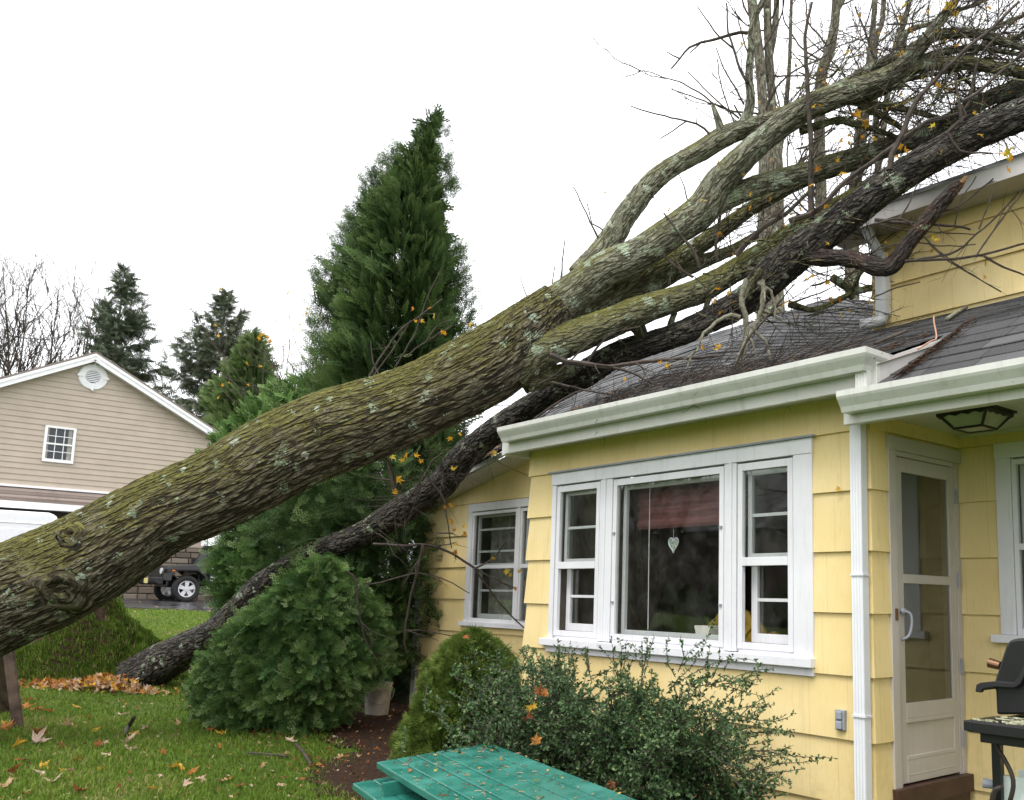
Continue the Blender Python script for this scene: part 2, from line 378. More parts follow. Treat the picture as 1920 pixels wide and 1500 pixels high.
def asphalt_mat():
    m = Mat("wet_asphalt", 0.4, spec=0.5); v = m.coord(); a = m.noise(v, 0.8, 5); c = m.noise(v, 120, 3)
    m.col(m.ramp(c, [(0.3, (.018, .018, .02)), (0.7, (.05, .05, .054))])); m.rough(m.ramp(a, [(0.4, (.12,)*3), (0.62, (.55,)*3)])); m.bump(c, 0.25, 0.004); return m.m

M = dict(
    yellow=siding_mat(), white=white_mat(), trim=white_mat("window_paint", (.74, .74, .77), 0.3), gutter=gutter_mat(),
    downspout=white_mat("downspout_paint", (.70, .71, .74), 0.22, False), greytrim=white_mat("grey_board_paint", (.50, .48, .46), 0.5),  # greytrim: greyer, dirtier white for corner, rake and upper soffit boards
    door=white_mat("shaded_door_paint", (.50, .46, .425), 0.3, False), soffit=white_mat("soffit_paint", (.60, .60, .56), 0.45),  # door: paint darkened to stand in for the porch's shade
    shingle=shingle_mat("dark_shingles", (.022, .022, .023), (.042, .042, .043), (.078, .077, .078)),
    barnshingle=shingle_mat("brown_shingles", (.09, .065, .055), (.19, .15, .13), (.30, .25, .22), 2.0),
    barn=plain("tan_vinyl", (.43, .36, .295), 0.55, var=0.05, scale=2.0), barnwhite=plain("white_vinyl", (.80, .80, .82), 0.4, var=0.04),
    browndoor=plain("brown_door_paint", (.07, .045, .035), 0.5), brownstep=plain("brown_step_paint", (.055, .026, .020), 0.45, var=0.25, bump=.002),
    glass=glass_mat(), doorglass=glass_mat("door_glass", (.80, .82, .78), 1.5),
    interior=plain("room_wall", (.17, .14, .115), 0.9), roomfloor=plain("room_floor", (.08, .05, .03), 0.6),
    curtain=plain("sheer_curtain", (.30, .29, .26), 0.9, var=0.3, scale=14), shade=plain("pink_shade", (.22, .085, .08), 0.8),
    yellowplastic=plain("yellow_plastic", (.42, .27, .03), 0.4), potwhite=plain("white_pot", (.7, .66, .6), 0.5),
    suncatch=plain("suncatcher_glass", (.42, .48, .40), 0.2, var=0.6, scale=60), leadwhite=plain("pale_lead", (.62, .66, .68), 0.4),
    greymetal=plain("grey_metal", (.28, .30, .34), 0.45), black=plain("black_metal", (.012, .012, .013), 0.38, spec=0.5), blackplastic=plain("black_plastic", (.016, .016, .017), 0.6),
    lampglass=plain("lamp_glass", (.42, .43, .40), 0.25), brass=plain("brass", (.22, .12, .07), 0.35, metal=0.8), tankwhite=plain("tank_paint", (.66, .74, .70), 0.35),
    hose=plain("rubber_hose", (.035, .026, .02), 0.5), grillgrime=plain("lichen_grime", (.45, .45, .30), 0.8, var=0.5, scale=40),
    table=None, bucket=plain("dirty_bucket", (.50, .46, .40), 0.55, var=0.35, scale=6), oldwood=plain("weathered_wood", (.11, .075, .055), 0.85, var=0.5, scale=7, bump=.003),
    carblack=plain("black_car_paint", (.010, .009, .011), 0.18, spec=0.7, var=0.05), rubber=plain("tyre_rubber", (.016, .016, .017), 0.8), alloy=plain("alloy_wheel", (.62, .62, .66), 0.3, metal=0.5),
    vanwhite=plain("white_van_paint", (.80, .80, .84), 0.25, spec=0.5, var=0.03), vanglass=plain("tinted_glass", (.06, .035, .06), 0.1, spec=0.7), amber=plain("amber_lens", (.8, .25, .04), 0.3), lens=plain("clear_lens", (.6, .62, .62), 0.15), plate=plain("number_plate", (.65, .58, .25), 0.5),
    carglass=plain("car_glass", (.035, .042, .05), 0.12, spec=0.4),
    ground=ground_mat(), mulch=soil_mat(), soil=soil_mat("torn_soil", (.018, .013, .007), (.055, .038, .022)), asphalt=asphalt_mat(),
    bark=bark_mat("mossy_oak_bark", (.008, .006, .004), (.070, .057, .038), (.190, .172, .128), moss=0.84, lichen=0.42, ridge=35.0, stretch=0.17, disp=0.019),
    limb=bark_mat("lichened_limb_bark", (.026, .024, .015), (.145, .142, .100), (.29, .285, .215), moss=0.64, lichen=0.85, ridge=42.0, stretch=0.24, disp=0.010),
    mosslimb=bark_mat("mossy_limb_bark", (.022, .020, .010), (.115, .112, .068), (.22, .215, .135), moss=0.92, lichen=0.6, ridge=42.0, stretch=0.24, disp=0.010),
    darkbark=bark_mat("wet_dark_bark", (.005, .004, .0035), (.034, .029, .025), (.110, .100, .084), moss=0.34, lichen=0.42, ridge=38.0, stretch=0.30, disp=0.016, wet=0.6, red=0.25),
    broken=bark_mat("broken_branch_bark", (.006, .004, .003), (.032, .024, .020), (.07, .055, .045), moss=0.1, lichen=0.15, ridge=40.0, stretch=0.25, disp=0.010, red=0.9, wet=0.4),
    greybark=bark_mat("grey_standing_bark", (.03, .026, .018), (.12, .105, .078), (.20, .18, .14), moss=0.4, lichen=0.3, ridge=30.0, stretch=0.25, disp=0.0),
    twig=plain("twig_bark", (.060, .046, .036), 0.8, var=0.4, scale=12), paletwig=plain("lichened_twig", (.21, .20, .145), 0.85, var=0.4, scale=30),
    redtwig=plain("fresh_snapped_wood", (.38, .20, .13), 0.7), cutwood=plain("cut_wood", (.16, .12, .085), 0.8, var=0.4, scale=40), splinter=plain("splintered_wood", (.36, .19, .09), 0.7, var=0.4, scale=20),
)
def table_mat():
    m = Mat("green_table_paint", 0.3, spec=0.5); v = m.coord(); f = m.noise(v, 3, 6, 0.6)
    c = m.ramp(f, [(0.3, (.014, .120, .092)), (0.7, (.032, .190, .148))])
    g = m.noise(m.coord((3, 40, 40)), 2.0, 4); c = m.mix(m.math('MULTIPLY', m.step(g, 0.55, 0.75), 0.25), c, (.01, .08, .06))
    sp = m.noise(v, 45, 4); c = m.mix(m.math('MULTIPLY', m.step(sp, 0.66, 0.72), 0.6), c, (.02, .05, .035))
    m.col(c); m.rough(m.ramp(m.noise(v, 6, 4), [(0.35, (.12,)*3), (0.6, (.45,)*3)])); m.bump(g, 0.15, 0.003); return m.m
M["table"] = table_mat()
GREENS = dict(
    cedar=leaf_mat("cedar_fronds", [(0.0, (.018, .048, .016)), (0.5, (.062, .130, .036)), (0.85, (.135, .225, .060)), (1.0, (.22, .30, .13))]),
    arbor=leaf_mat("arborvitae_fronds", [(0.0, (.018, .040, .014)), (0.5, (.054, .098, .030)), (0.85, (.105, .165, .045)), (1.0, (.15, .20, .08))]),
    spruce=leaf_mat("spruce_needles", [(0.0, (.040, .056, .038)), (0.5, (.080, .105, .065)), (1.0, (.16, .175, .115))], trans=0.1),
    alberta=leaf_mat("dwarf_spruce_needles", [(0.0, (.036, .064, .012)), (0.5, (.095, .150, .026)), (1.0, (.18, .235, .055))]),
    holly=leaf_mat("holly_leaves", [(0.0, (.020, .052, .022)), (0.5, (.066, .125, .048)), (0.9, (.13, .20, .07)), (1.0, (.20, .25, .10))], rough=0.42, spec=0.25, trans=0.15),
    grass=leaf_mat("grass_blades", [(0.0, (.060, .110, .014)), (0.5, (.130, .215, .028)), (0.85, (.20, .275, .050)), (1.0, (.34, .28, .13))], trans=0.3),
    fallen=leaf_mat("autumn_leaf", [(0.0, (.09, .038, .018)), (0.2, (.30, .11, .04)), (0.4, (.46, .20, .05)), (0.6, (.66, .40, .05)), (0.8, (.44, .29, .17)), (1.0, (.60, .47, .37))], rough=0.5, trans=0.25),
    needles=leaf_mat("brown_needles", [(0.0, (.045, .028, .020)), (0.12, (.10, .058, .036)), (0.4, (.30, .16, .06)), (1.0, (.45, .30, .12))], trans=0.1),
    hanging=leaf_mat("hanging_autumn_leaf", [(0.0, (.42, .17, .03)), (0.4, (.66, .36, .03)), (0.75, (.70, .46, .06)), (1.0, (.42, .45, .05))], rough=0.5, trans=0.4),
)

# ------------------------------------------------------------------ ground, driveway, beds
def axis(parts):
    out = []
    for a, b, st in parts: out += list(np.arange(a, b, st))
    return np.array(out + [parts[-1][1]])
gx = axis([(-500, -60, 40), (-60, -34, 2), (-34, -3, .35), (-3, 8, 1), (8, 120, 14)])
gy = axis([(-200, -10, 19), (-10, -1, 1), (-1, 12, .35), (12, 40, 2), (40, 500, 46)])
XX, YY = np.meshgrid(gx, gy, indexing='ij'); V = np.stack([XX, YY, gz(XX, YY)], 2).reshape(-1, 3)
ni, nj = len(gx), len(gy); I, J = np.meshgrid(np.arange(ni-1), np.arange(nj-1), indexing='ij')
Fq = np.stack([I*nj+J, (I+1)*nj+J, (I+1)*nj+J+1, I*nj+J+1], 2).reshape(-1, 4)
MB().add(V, Fq).build("lawn", M["ground"], smooth=True, kind="structure")

def sheet(name, poly, mat, dz, step=0.4, kind="structure", jag=0.0):
    """a sheet lying on the terrain inside an XY polygon (ear-free fan over a grid clipped by the outline)"""
    poly = np.array(poly, float); c = poly.mean(0); n = 140; ring = []
    seg = np.vstack([poly, poly[:1]]); L = np.r_[0, np.cumsum(np.linalg.norm(np.diff(seg, axis=0), axis=1))]
    s = np.linspace(0, L[-1], n, endpoint=False); pts = np.stack([np.interp(s, L, seg[:, 0]), np.interp(s, L, seg[:, 1])], 1)
    if jag: pts = pts + RNG.normal(0, jag, pts.shape)
    K = 16; V = []
    for k in range(K+1): V.append(c + (pts-c)*(k/K))
    V = np.concatenate(V); Z = gz(V[:, 0], V[:, 1]) + dz
    F = []
    for k in range(K):
        i = np.arange(n); j = (i+1) % n; F.append(np.stack([k*n+i, (k+1)*n+i, (k+1)*n+j, k*n+j], 1))
    return MB().add(np.c_[V, Z], np.concatenate(F)).build(name, mat, smooth=True, kind=kind)
e0, e1 = onG(205, 1141), onG(400, 1148); ed = U(e1-e0)
a0, a1 = e0 - ed*14, e1 + ed*9
sheet("driveway", [a0[:2], a1[:2], (a1[0]-14, a1[1]+2), (a0[0]-14, a0[1]+2)], M["asphalt"], 0.012)
def blob_sheet(name, pts, mat, dz, st=.12):
    """the union of soft discs on the terrain, as one fine grid sheet with a ragged outline"""
    pts = np.array(pts, float); x0, y0 = (pts[:, :2]-pts[:, 2:]).min(0); x1, y1 = (pts[:, :2]+pts[:, 2:]).max(0)
    xs, ys = np.arange(x0, x1, st), np.arange(y0, y1, st); A, B = np.meshgrid(xs, ys, indexing='ij')
    d = np.max([q[2]-np.hypot(A-q[0], B-q[1]) for q in pts], axis=0)
    d = d + np.array([[mnoise.noise(Vector((x*1.7, y*1.7, 3)))*.22 for y in ys] for x in xs])
    n2 = len(ys); I, J = np.meshgrid(np.arange(len(xs)-1), np.arange(n2-1), indexing='ij'); ok = ((d[:-1, :-1] > 0) & (d[1:, 1:] > 0)).ravel()
    F = np.stack([I*n2+J, (I+1)*n2+J, (I+1)*n2+J+1, I*n2+J+1], 2).reshape(-1, 4)[ok]
    return MB().add(np.stack([A, B, gz(A, B)+dz+.025*np.clip(d, 0, 1)+RNG.normal(0, .004, A.shape)], 2).reshape(-1, 3), F).build(name, mat, smooth=True, kind="structure")
blob_sheet("mulch_bed", [(-10.6, 4.6, 1.1), (-9.6, 4.9, 1.1), (-8.6, 4.9, 1.15), (-7.6, 4.7, 1.15), (-7.0, 4.1, 1.1), (-6.2, 3.9, .85), (-5.4, 4.0, .75), (-4.6, 4.1, .75), (-3.8, 4.2, .7), (-11.4, 5.6, 1.3), (-12.6, 6, 1.5)], M["mulch"], 0.012)

# ------------------------------------------------------------------ the yellow house
YA, YL = 4.65, 5.68                    # front wing wall, main wall
XW0, XD, XL = -6.57, -3.12, -10.36     # wing's far corner, door wall, house corner
YUP, XUP = 7.3, -4.8                   # upper storey wall
house = empty("yellow_house", (XW0, YA, 0), "yellow shingle-sided house with white trim crushed by the fallen trees", "house")
ROOF_S = 0.405
def roofz(y): return 1.33 + 1.6 + ROOF_S*(y-4.3)
EXP = 0.365
def courses(mb, o, ax, nrm, length, z0, z1, lapz, holes=(), flare=0.026, wrap0=0.0, wrap1=0.0):
    """lapped shingle courses on the plane through o along ax facing nrm; holes = (s0, s1, z0, z1)"""
    o = np.asarray(o, float); ax = U(ax); nrm = U(nrm); zb = lapz
    while zb > z0: zb -= EXP
    while zb < z1 - 1e-3:
        a, b = max(zb, z0), min(zb+EXP, z1)
        if b-a > 0.01:
            def slab(s0, s1, za, zt):
                if s1-s0 < 0.004 or zt-za < 0.004: return
                th = lambda z: 0.006 + (flare-0.006)*(1-(z-zb)/EXP)
                e0 = wrap0 if s0 <= 0.0001 else 0.0; e1 = wrap1 if s1 >= length-0.0001 else 0.0
                Vv = []
                for z in (za, zt):
                    t = th(z); g0, g1 = e0*t, e1*t
                    Vv += [o+ax*s0+(0,0,z), o+ax*s1+(0,0,z), o+ax*(s1+g1)+nrm*t+(0,0,z), o+ax*(s0-g0)+nrm*t+(0,0,z)]
                mb.add(Vv, BOXF)
            hs = sorted(h for h in holes if h[2] < b and h[3] > a)
            zc = sorted({a, b, *[z for h in hs for z in (h[2], h[3]) if a < z < b]})
            for za, zt in zip(zc[:-1], zc[1:]):
                s = 0.0
                for h in hs:
                    if h[2] < zt-1e-6 and h[3] > za+1e-6:
                        slab(s, h[0], za, zt); s = max(s, h[1])
                slab(s, length, za, zt)
        zb += EXP
def wallbox(mb, o, ax, nrm, length, z0, z1, holes, th=0.12):
    o = np.asarray(o, float); ax = U(ax); nrm = U(nrm)
    def blk(s0, s1, a, b):
        if s1-s0 > .004 and b-a > .004: mb.obox(o+ax*(s0+s1)/2-nrm*th/2+np.array([0,0,(a+b)/2]), ax*(s1-s0)/2, nrm*th/2, (0,0,(b-a)/2))
    s = 0.0
    for h in sorted(holes):
        blk(s, h[0], z0, z1); blk(h[0], h[1], z0, h[2]); blk(h[0], h[1], h[3], z1); s = h[1]
    blk(s, length, z0, z1)
X_ = lambda px, y=1050, Y=YA: onY(px, y, Y)[0]
Z_ = lambda px, py, Y=YA: onY(px, py, Y)[2]
wx0, wx1, wz0, wz1 = -6.235, -3.525, 1.21, 2.62          # picture window opening incl. casing
LAP = 1.6 + 1.028
hA = (wx0-XW0, wx1-XW0, wz0, wz1)
mb = MB(); courses(mb, (XW0, YA, 0), (1,0,0), (0,-1,0), XD-XW0, 0.12, 1.6+1.27, LAP, [hA], wrap0=1, wrap1=1)
# returns of the front wing and the strip beside the door
mb2 = MB(); courses(mb2, (XW0, YL, 0), (0,-1,0), (-1,0,0), YL-YA, 0.12, 1.6+1.27, LAP, wrap1=1); 
wallA = mb.build("front_wall", M["yellow"], house)
mb2.build("side_wall", M["yellow"], house)
sd_ = 0.16
mb = MB(); courses(mb, (XD, YA, 0), (0,1,0), (1,0,0), YL-YA, 0.12, 1.6+1.13, LAP, [(sd_, YL-YA, 0.1, 2.60)], wrap0=1)
mb.build("side_wall", M["yellow"], house)
lw0, lw1, lz0, lz1 = onY(873, 1170, YL)[0], -7.2, onY(873, 1176, YL)[2]+.02, onY(888, 946, YL)[2]
EL_ = [(-10.62, 2.56), (-9.2, 2.81), (-8.5, 2.95), (-7.75, 3.10), (-6.6, 3.27)]
mb = MB(); lx0 = XL+.07
for q0, q1, zt_ in [(a_, b_, float(np.interp(a_, [p[0] for p in EL_], [p[1] for p in EL_]))+.06) for a_, b_ in zip(np.r_[lx0, np.arange(-10.1, -6.8, .22)], np.r_[np.arange(-10.1, -6.8, .22), XW0])]:
    hs = [(max(lw0, q0)-q0, min(lw1, q1)-q0, lz0, lz1)] if min(lw1, q1) > max(lw0, q0) else []
    courses(mb, (q0, YL, 0), (1,0,0), (0,-1,0), q1-q0, 0.2, zt_, 1.6+.673, hs)
mb.build("front_wall", M["yellow"], house)
pw0, pz0, pz1 = onY(1874, 1000, YL)[0], onY(1890, 1205, YL)[2], onY(1873, 833, YL)[2]
mb = MB(); courses(mb, (XD, YL, 0), (1,0,0), (0,-1,0), 5.0, 0.1, 1.6+1.13, LAP, [(pw0-XD, pw0-XD+1.3, pz0, pz1)])
mb.build("front_wall", M["yellow"], house)
mb = MB(); courses(mb, (XUP, YUP, 0), (1,0,0), (0,-1,0), 7.0, roofz(YUP)-.05, 1.6+3.5, 1.6+onY(1740, 445, YUP)[2]-1.6, flare=0.03, wrap0=1)
mb.build("upper_wall", M["yellow"], house)
mb = MB(); courses(mb, (XUP, 12.0, 0), (0,-1,0), (-1,0,0), 12-YUP, roofz(YUP)-.05, 1.6+3.5, LAP, flare=0.03, wrap1=1); mb.build("upper_wall", M["yellow"], house)
# inner leaf of the walls (sheathing with the real openings), floor and the room behind the picture window
mb = MB()
wallbox(mb, (XW0+.01, YA+.003, 0), (1,0,0), (0,-1,0), XD-XW0-.02, 0.1, 2.85, [(hA[0]+.04, hA[1]-.06, wz0+.03, wz1-.03)], .14)
wallbox(mb, (XL+.01, YL+.003, 0), (1,0,0), (0,-1,0), XW0-XL-.01, 0.15, 2.60, [(lw0-XL+.03, lw1-XL, lz0+.03, lz1-.03)], .14)
wallbox(mb, (XD+.0, YL+.003, 0), (1,0,0), (0,-1,0), 5.0, 0.1, 2.7, [(pw0-XD+.03, pw0-XD+1.27, pz0+.03, pz1-.03)], .14)
mb.box(XW0+.003, XW0+.13, YA+.15, YL, .1, 2.85); mb.box(XD-.12, XD-.003, YA+.15, YA+.19, .1, 2.7)
mb.box(XD-.12, XD-.003, YL-.04, YL, .1, 2.7); mb.box(XD-.12, XD-.003, YA+.19, YL-.04, 2.585, 2.7)
mb.box(XL+.01, XL+.14, YL+.15, 11.5, .1, 2.76); mb.box(XL+.1, 2, 9.6, 9.7, .1, 3.0)
mb.box(XUP+.02, XUP+.1, YUP+.1, 11.5, roofz(YUP), 5.05); mb.box(XUP+.1, 2.2, YUP+.02, YUP+.1, roofz(YUP)-.3, 5.05)
mb.build("inner_wall", M["interior"], house)
MB().box(XL+.15, 2, YL+.16, 9.6, .42, .5).box(XW0+.14, XD-.31, YA+.15, YL+.16, .42, .499).build("floor", M["roomfloor"], house)
MB().box(XW0+.14, XD-.13, YA+.15, YL+.1, 2.72, 2.76).box(XL+.15, 2, YL+.16, 9.6, 2.70, 2.74).build("ceiling", M["interior"], house)

# --- windows
def sash(mb, x0, x1, z0, z1, Y, w=.04, d=.03, muntins=(), bottom=None):
    b = bottom or w
    mb.box(x0, x0+w, Y, Y+d, z0, z1); mb.box(x1-w, x1, Y, Y+d, z0, z1); mb.box(x0+w, x1-w, Y+.001, Y+d-.001, z0, z0+b); mb.box(x0+w, x1-w, Y+.001, Y+d-.001, z1-w, z1)
    for q in muntins: mb.box(x0+w, x1-w, Y+.006, Y+d-.004, q-.011, q+.011)
win = empty("window", (wx0, YA, wz0)); win.parent = house; win.location = np.array([wx0, YA, wz0]) - woff(house)
fy = YA-.030                                                # outer face of the casing
mb = MB(); hz = wz1-.10
mb.box(wx0, wx0+.055, fy, YA+.03, wz0, hz); mb.box(wx1-.15, wx1, fy, YA+.03, wz0, hz)     # jamb casings
mb.box(wx0-.004, wx1+.004, fy-.006, YA+.03, hz, wz1)                                   # head
m1a, m1b, m2a, m2b = X_(1127, 1050), X_(1150, 1050), X_(1362, 1050), X_(1385, 1050)
for a, b in ((m1a, m1b), (m2a, m2b)): mb.box(a, b, fy+.004, YA+.06, wz0+.05, hz)
for a in (m1a, m2a): mb.box(a+.045, a+.075, fy-.006, fy+.004, wz0+.05, hz)
mb.build("frame", M["trim"], win, bev=.003)
MB().box(wx0-.06, wx1+.012, YA-.075, YA+.1, wz0-.012, wz0+.045).box(wx0-.02, wx1, YA-.034, YA-.005, wz0-.065, wz0-.012).build("sill", M["trim"], win, bev=.004)
MB().box(wx0-.03, wx1+.03, fy-.03, fy, wz1, wz1+.012).build("drip_cap", M["greymetal"], win)
units = [(wx0+.055, m1a, True), (m1b, m2a, False), (m2b, wx1-.15, True)]
sash_m = MB(); storm = MB(); pane = MB(); rail = MB()
for i, (a, b, dh) in enumerate(units):
    z0, z1 = wz0+.10, hz-.012
    # aluminium storm frame
    storm.box(a+.008, a+.05, YA-.022, YA+.01, z0-.03, z1); storm.box(b-.05, b-.008, YA-.022, YA+.01, z0-.03, z1)
    storm.box(a+.05, b-.05, YA-.021, YA+.009, z1-.05, z1); storm.box(a+.05, b-.05, YA-.018, YA+.012, z0-.03, z0+.012)
    storm.box(a+.01, b-.01, YA-.012, YA+.05, wz0+.045, z0-.03)
    if dh:
        mid = (z0+z1)/2 - .06
        storm.box(a+.05, b-.05, YA-.026, YA+.006, mid-.028, mid+.028)
        sash(sash_m, a+.05, b-.05, mid+.02, z1-.045, YA+.035, .035, .03, [(mid+z1)/2-.02])
        sash(sash_m, a+.05, b-.05, z0+.01, mid+.045, YA+.072, .05, .03, [(mid+z0)/2+.02], .06)
        pane.box(a+.05, b-.05, YA-.002, YA+.001, mid, z1-.05); pane.box(a+.09, b-.09, YA+.086, YA+.089, z0+.06, mid+.02)
        pane.box(a+.08, b-.08, YA+.049, YA+.052, mid+.05, z1-.08)
    else:
        sash(sash_m, a+.05, b-.05, z0+.01, z1-.045, YA+.05, .035, .03)
        pane.box(a+.05, b-.05, YA-.002, YA+.001, z0+.01, z1-.05)
        for q in (a+.03, b-.03):
            for z in (z0+.25, z1-.42): MB().box(q-.012, q+.012, YA-.034, YA-.022, z-.008, z+.008).build("clip", M["greymetal"], win)
storm.build("storm_frame", M["trim"], win, bev=.002); sash_m.build("sash", M["white"], win, bev=.002)
pane.build("pane", M["glass"], win)
sa, sb = X_(1165, 900), X_(1357, 900)
mb = MB(); z1 = hz-.06
n = 14; prof = [(YA+.2+.012*math.sin(k*1.9), z1-.33*k/n) for k in range(n+1)]; prof += [(p[0]+.01, p[1]) for p in prof[::-1]]
mb.prism(prof, (sa-.02, 0, 0), (0,1,0), (0,0,1), (sb-sa+.1, 0, 0)); mb.build("roller_shade", M["shade"], win, smooth=False)
MB().tube([(X_(1190, 1000)+.02, YA+.13, z1), (X_(1189, 1100)+.02, YA+.13, wz0+.15)], .004, 5).build("pull_cord", M["white"], win)

def simple_window(name, x0, x1, z0, z1, Y, cas, n_units, muntin_rows, curtain=True):
    wn_ = empty(name, (0,0,0)); wn_.parent = house; wn_.location = np.array([x0, Y, z0])-woff(house)
    mb = MB(); s_ = MB(); st = MB(); p_ = MB(); f = Y-.03
    mb.box(x0, x0+cas, f, Y+.03, z0+.05, z1-cas); mb.box(x1-cas, x1, f, Y+.03, z0+.05, z1-cas); mb.box(x0-.003, x1+.003, f-.004, Y+.03, z1-cas, z1)
    uw = (x1-x0-2*cas)/n_units
    for k in range(1, n_units): mb.box(x0+cas+k*uw-.03, x0+cas+k*uw+.03, f+.003, Y+.05, z0+.05, z1-cas)
    for k in range(n_units):
        a = x0+cas+k*uw+(.03 if k else 0); b = x0+cas+(k+1)*uw-(.03 if k < n_units-1 else 0); u0, u1 = z0+.08, z1-cas-.01; mid = (u0+u1)/2-.02
        st.box(a+.004, a+.035, Y-.02, Y+.01, u0-.03, u1); st.box(b-.035, b-.004, Y-.02, Y+.01, u0-.03, u1); st.box(a+.035, b-.035, Y-.019, Y+.009, u1-.035, u1)
        st.box(a+.035, b-.035, Y-.019, Y+.009, u0-.03, u0+.01); st.box(a+.035, b-.035, Y-.023, Y+.006, mid-.02, mid+.02)
        sash(s_, a+.035, b-.035, mid+.01, u1-.03, Y+.035, .03, .028, [mid+(u1-mid)*q for q in muntin_rows]); sash(s_, a+.035, b-.035, u0+.01, mid+.03, Y+.067, .035, .028, [u0+(mid-u0)*.55], .05)
        p_.box(a+.035, b-.035, Y-.002, Y+.001, u0+.01, u1-.035)
    mb.build("frame", M["trim"], wn_, bev=.003); st.build("storm_frame", M["trim"], wn_); s_.build("sash", M["white"], wn_); p_.build("pane", M["glass"], wn_)
    MB().box(x0-.05, x1+.05, Y-.07, Y+.05, z0, z0+.05).build("sill", M["trim"], wn_, bev=.003)
    if curtain:
        for f0, f1 in ((.04, .46), (.54, .96)):
            c = MB(); xs = np.linspace(x0+(x1-x0)*f0, x0+(x1-x0)*f1, 60); ys = Y+.28+.03*np.sin(xs*38)+.02*np.sin(xs*71); i = np.arange(59)
            c.add(np.concatenate([np.c_[xs, ys, np.full(60, z0+.05)], np.c_[xs, ys, np.full(60, z1-.1)]]), np.stack([i, i+1, i+61, i+60], 1)); c.build("curtain", M["curtain"], wn_, smooth=True)
    return wn_
simple_window("window", lw0, lw1, lz0, lz1, YL, .09, 2, (.28, .68))
simple_window("window", pw0, pw0+1.3, pz0, pz1, YL, .10, 1, (.5,))

# --- storm door in the side wall
d0, d1 = YA+sd_, YL-.02
dz0, dz1 = 0.545, 2.595
door = empty("storm_door", (0,0,0)); door.parent = house; door.location = np.array([XD, d0, dz0]) - woff(house)
mb = MB(); cw = .075
mb.box(XD-.1, XD+.028, d0, d0+cw, dz0-.05, dz1); mb.box(XD-.1, XD+.012, d1-.05, d1, dz0-.05, dz1); mb.box(XD-.1, XD+.034, d0-.003, d1+.003, dz1-.07, dz1+.015)
mb.box(XD-.06, XD+.018, d0+cw, d0+cw+.025, dz0-.02, dz1-.07); mb.box(XD-.06, XD+.006, d1-.075, d1-.05, dz0-.02, dz1-.07)
mb.box(XD-.06, XD+.016, d0+cw+.025, d1-.075, dz1-.10, dz1-.07)
mb.build("frame", M["door"], door, bev=.003)
b0, b1 = d0+cw+.027, d1-.077; x0, x1 = XD-.028, XD+.004; zt = dz1-.103
zm = onX(1740, 1088, XD)[2]; zb = onX(1745, 1320, XD)[2]
mb = MB(); mb.box(x0, x1, b0, b0+.07, dz0, zt); mb.box(x0, x1, b1-.055, b1, dz0, zt)
mb.box(x0+.001, x1-.001, b0+.07, b1-.055, zt-.09, zt); mb.box(x0+.001, x1+.001, b0+.07, b1-.055, zm-.025, zm+.03); mb.box(x0+.001, x1+.003, b0+.07, b1-.055, zb-.07, zb+.02)
mb.box(x0+.001, x1+.002, b0+.07, b1-.055, dz0, dz0+.13); mb.box(x0+.008, x1-.008, b0+.07, b1-.055, dz0+.13, zb-.07)
for a, b_, c, d in ((b0+.07, b1-.055, dz0+.13, dz0+.155), (b0+.07, b1-.055, zb-.095, zb-.07), (b0+.07, b1-.055, dz0+.04, dz0+.05)): mb.box(x1-.008, x1+.003, a, b_, c, d)
mb.build("door_leaf", M["door"], door, bev=.003)
MB().box(x1-.016, x1-.012, b0+.07, b1-.055, zm+.03, zt-.09).box(x1-.016, x1-.012, b0+.07, b1-.055, zb+.02, zm-.025).build("pane", M["doorglass"], door)
hd = onX(1692, 1160, XD+.03); hy = b0+.02
mb = MB(); mb.box(x1, x1+.03, hy-.012, hy+.03, hd[2]+.03, hd[2]+.06)
mb.tube(spline([(x1+.02, hy+.01, hd[2]+.045), (x1+.05, hy+.035, hd[2]+.03), (x1+.055, hy+.04, hd[2]-.03), (x1+.045, hy+.02, hd[2]-.10), (x1+.01, hy, hd[2]-.125)], .012), .0085, 8)
mb.build("handle", M["greymetal"], door, smooth=True)
MB().box(XD+.02, XD+.034, d0+.035, d0+.06, hd[2]-.01, hd[2]+.06).build("strike_plate", M["brass"], door)
mb = MB(); mb.box(XD-.3, XD-.24, d0, d1, .45, 2.6); mb.build("inner_door", M["interior"], door)
[MB().tube([(XD+.02, d1-.048, z-.05), (XD+.02, d1-.048, z+.05)], .008, 6).build("hinge", M["greymetal"], door) for z in (.75, 1.2, 1.75, 2.3)]
mb = MB(); mb.box(XD-.02, XD+.06, d0-.02, YL-.03, .43, .535); mb.box(XD-.02, XD+.03, d0+.02, YL-.03, .1, .43); mb.build("doorstep", M["brownstep"], house, bev=.004)

# --- corner boards, fascias, soffits
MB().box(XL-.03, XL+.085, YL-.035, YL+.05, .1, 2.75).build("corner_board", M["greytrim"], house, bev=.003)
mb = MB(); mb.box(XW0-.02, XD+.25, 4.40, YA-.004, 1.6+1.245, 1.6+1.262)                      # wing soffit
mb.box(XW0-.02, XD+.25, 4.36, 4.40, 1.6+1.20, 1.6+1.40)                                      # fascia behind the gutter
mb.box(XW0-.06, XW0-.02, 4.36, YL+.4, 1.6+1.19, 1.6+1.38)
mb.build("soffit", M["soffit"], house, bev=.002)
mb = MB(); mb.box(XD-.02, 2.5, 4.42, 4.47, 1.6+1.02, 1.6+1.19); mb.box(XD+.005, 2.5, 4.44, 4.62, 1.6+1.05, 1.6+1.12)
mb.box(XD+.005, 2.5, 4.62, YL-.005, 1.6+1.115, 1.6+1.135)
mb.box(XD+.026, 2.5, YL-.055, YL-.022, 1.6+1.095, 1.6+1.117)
mb.build("porch_ceiling", M["soffit"], house, bev=.003)
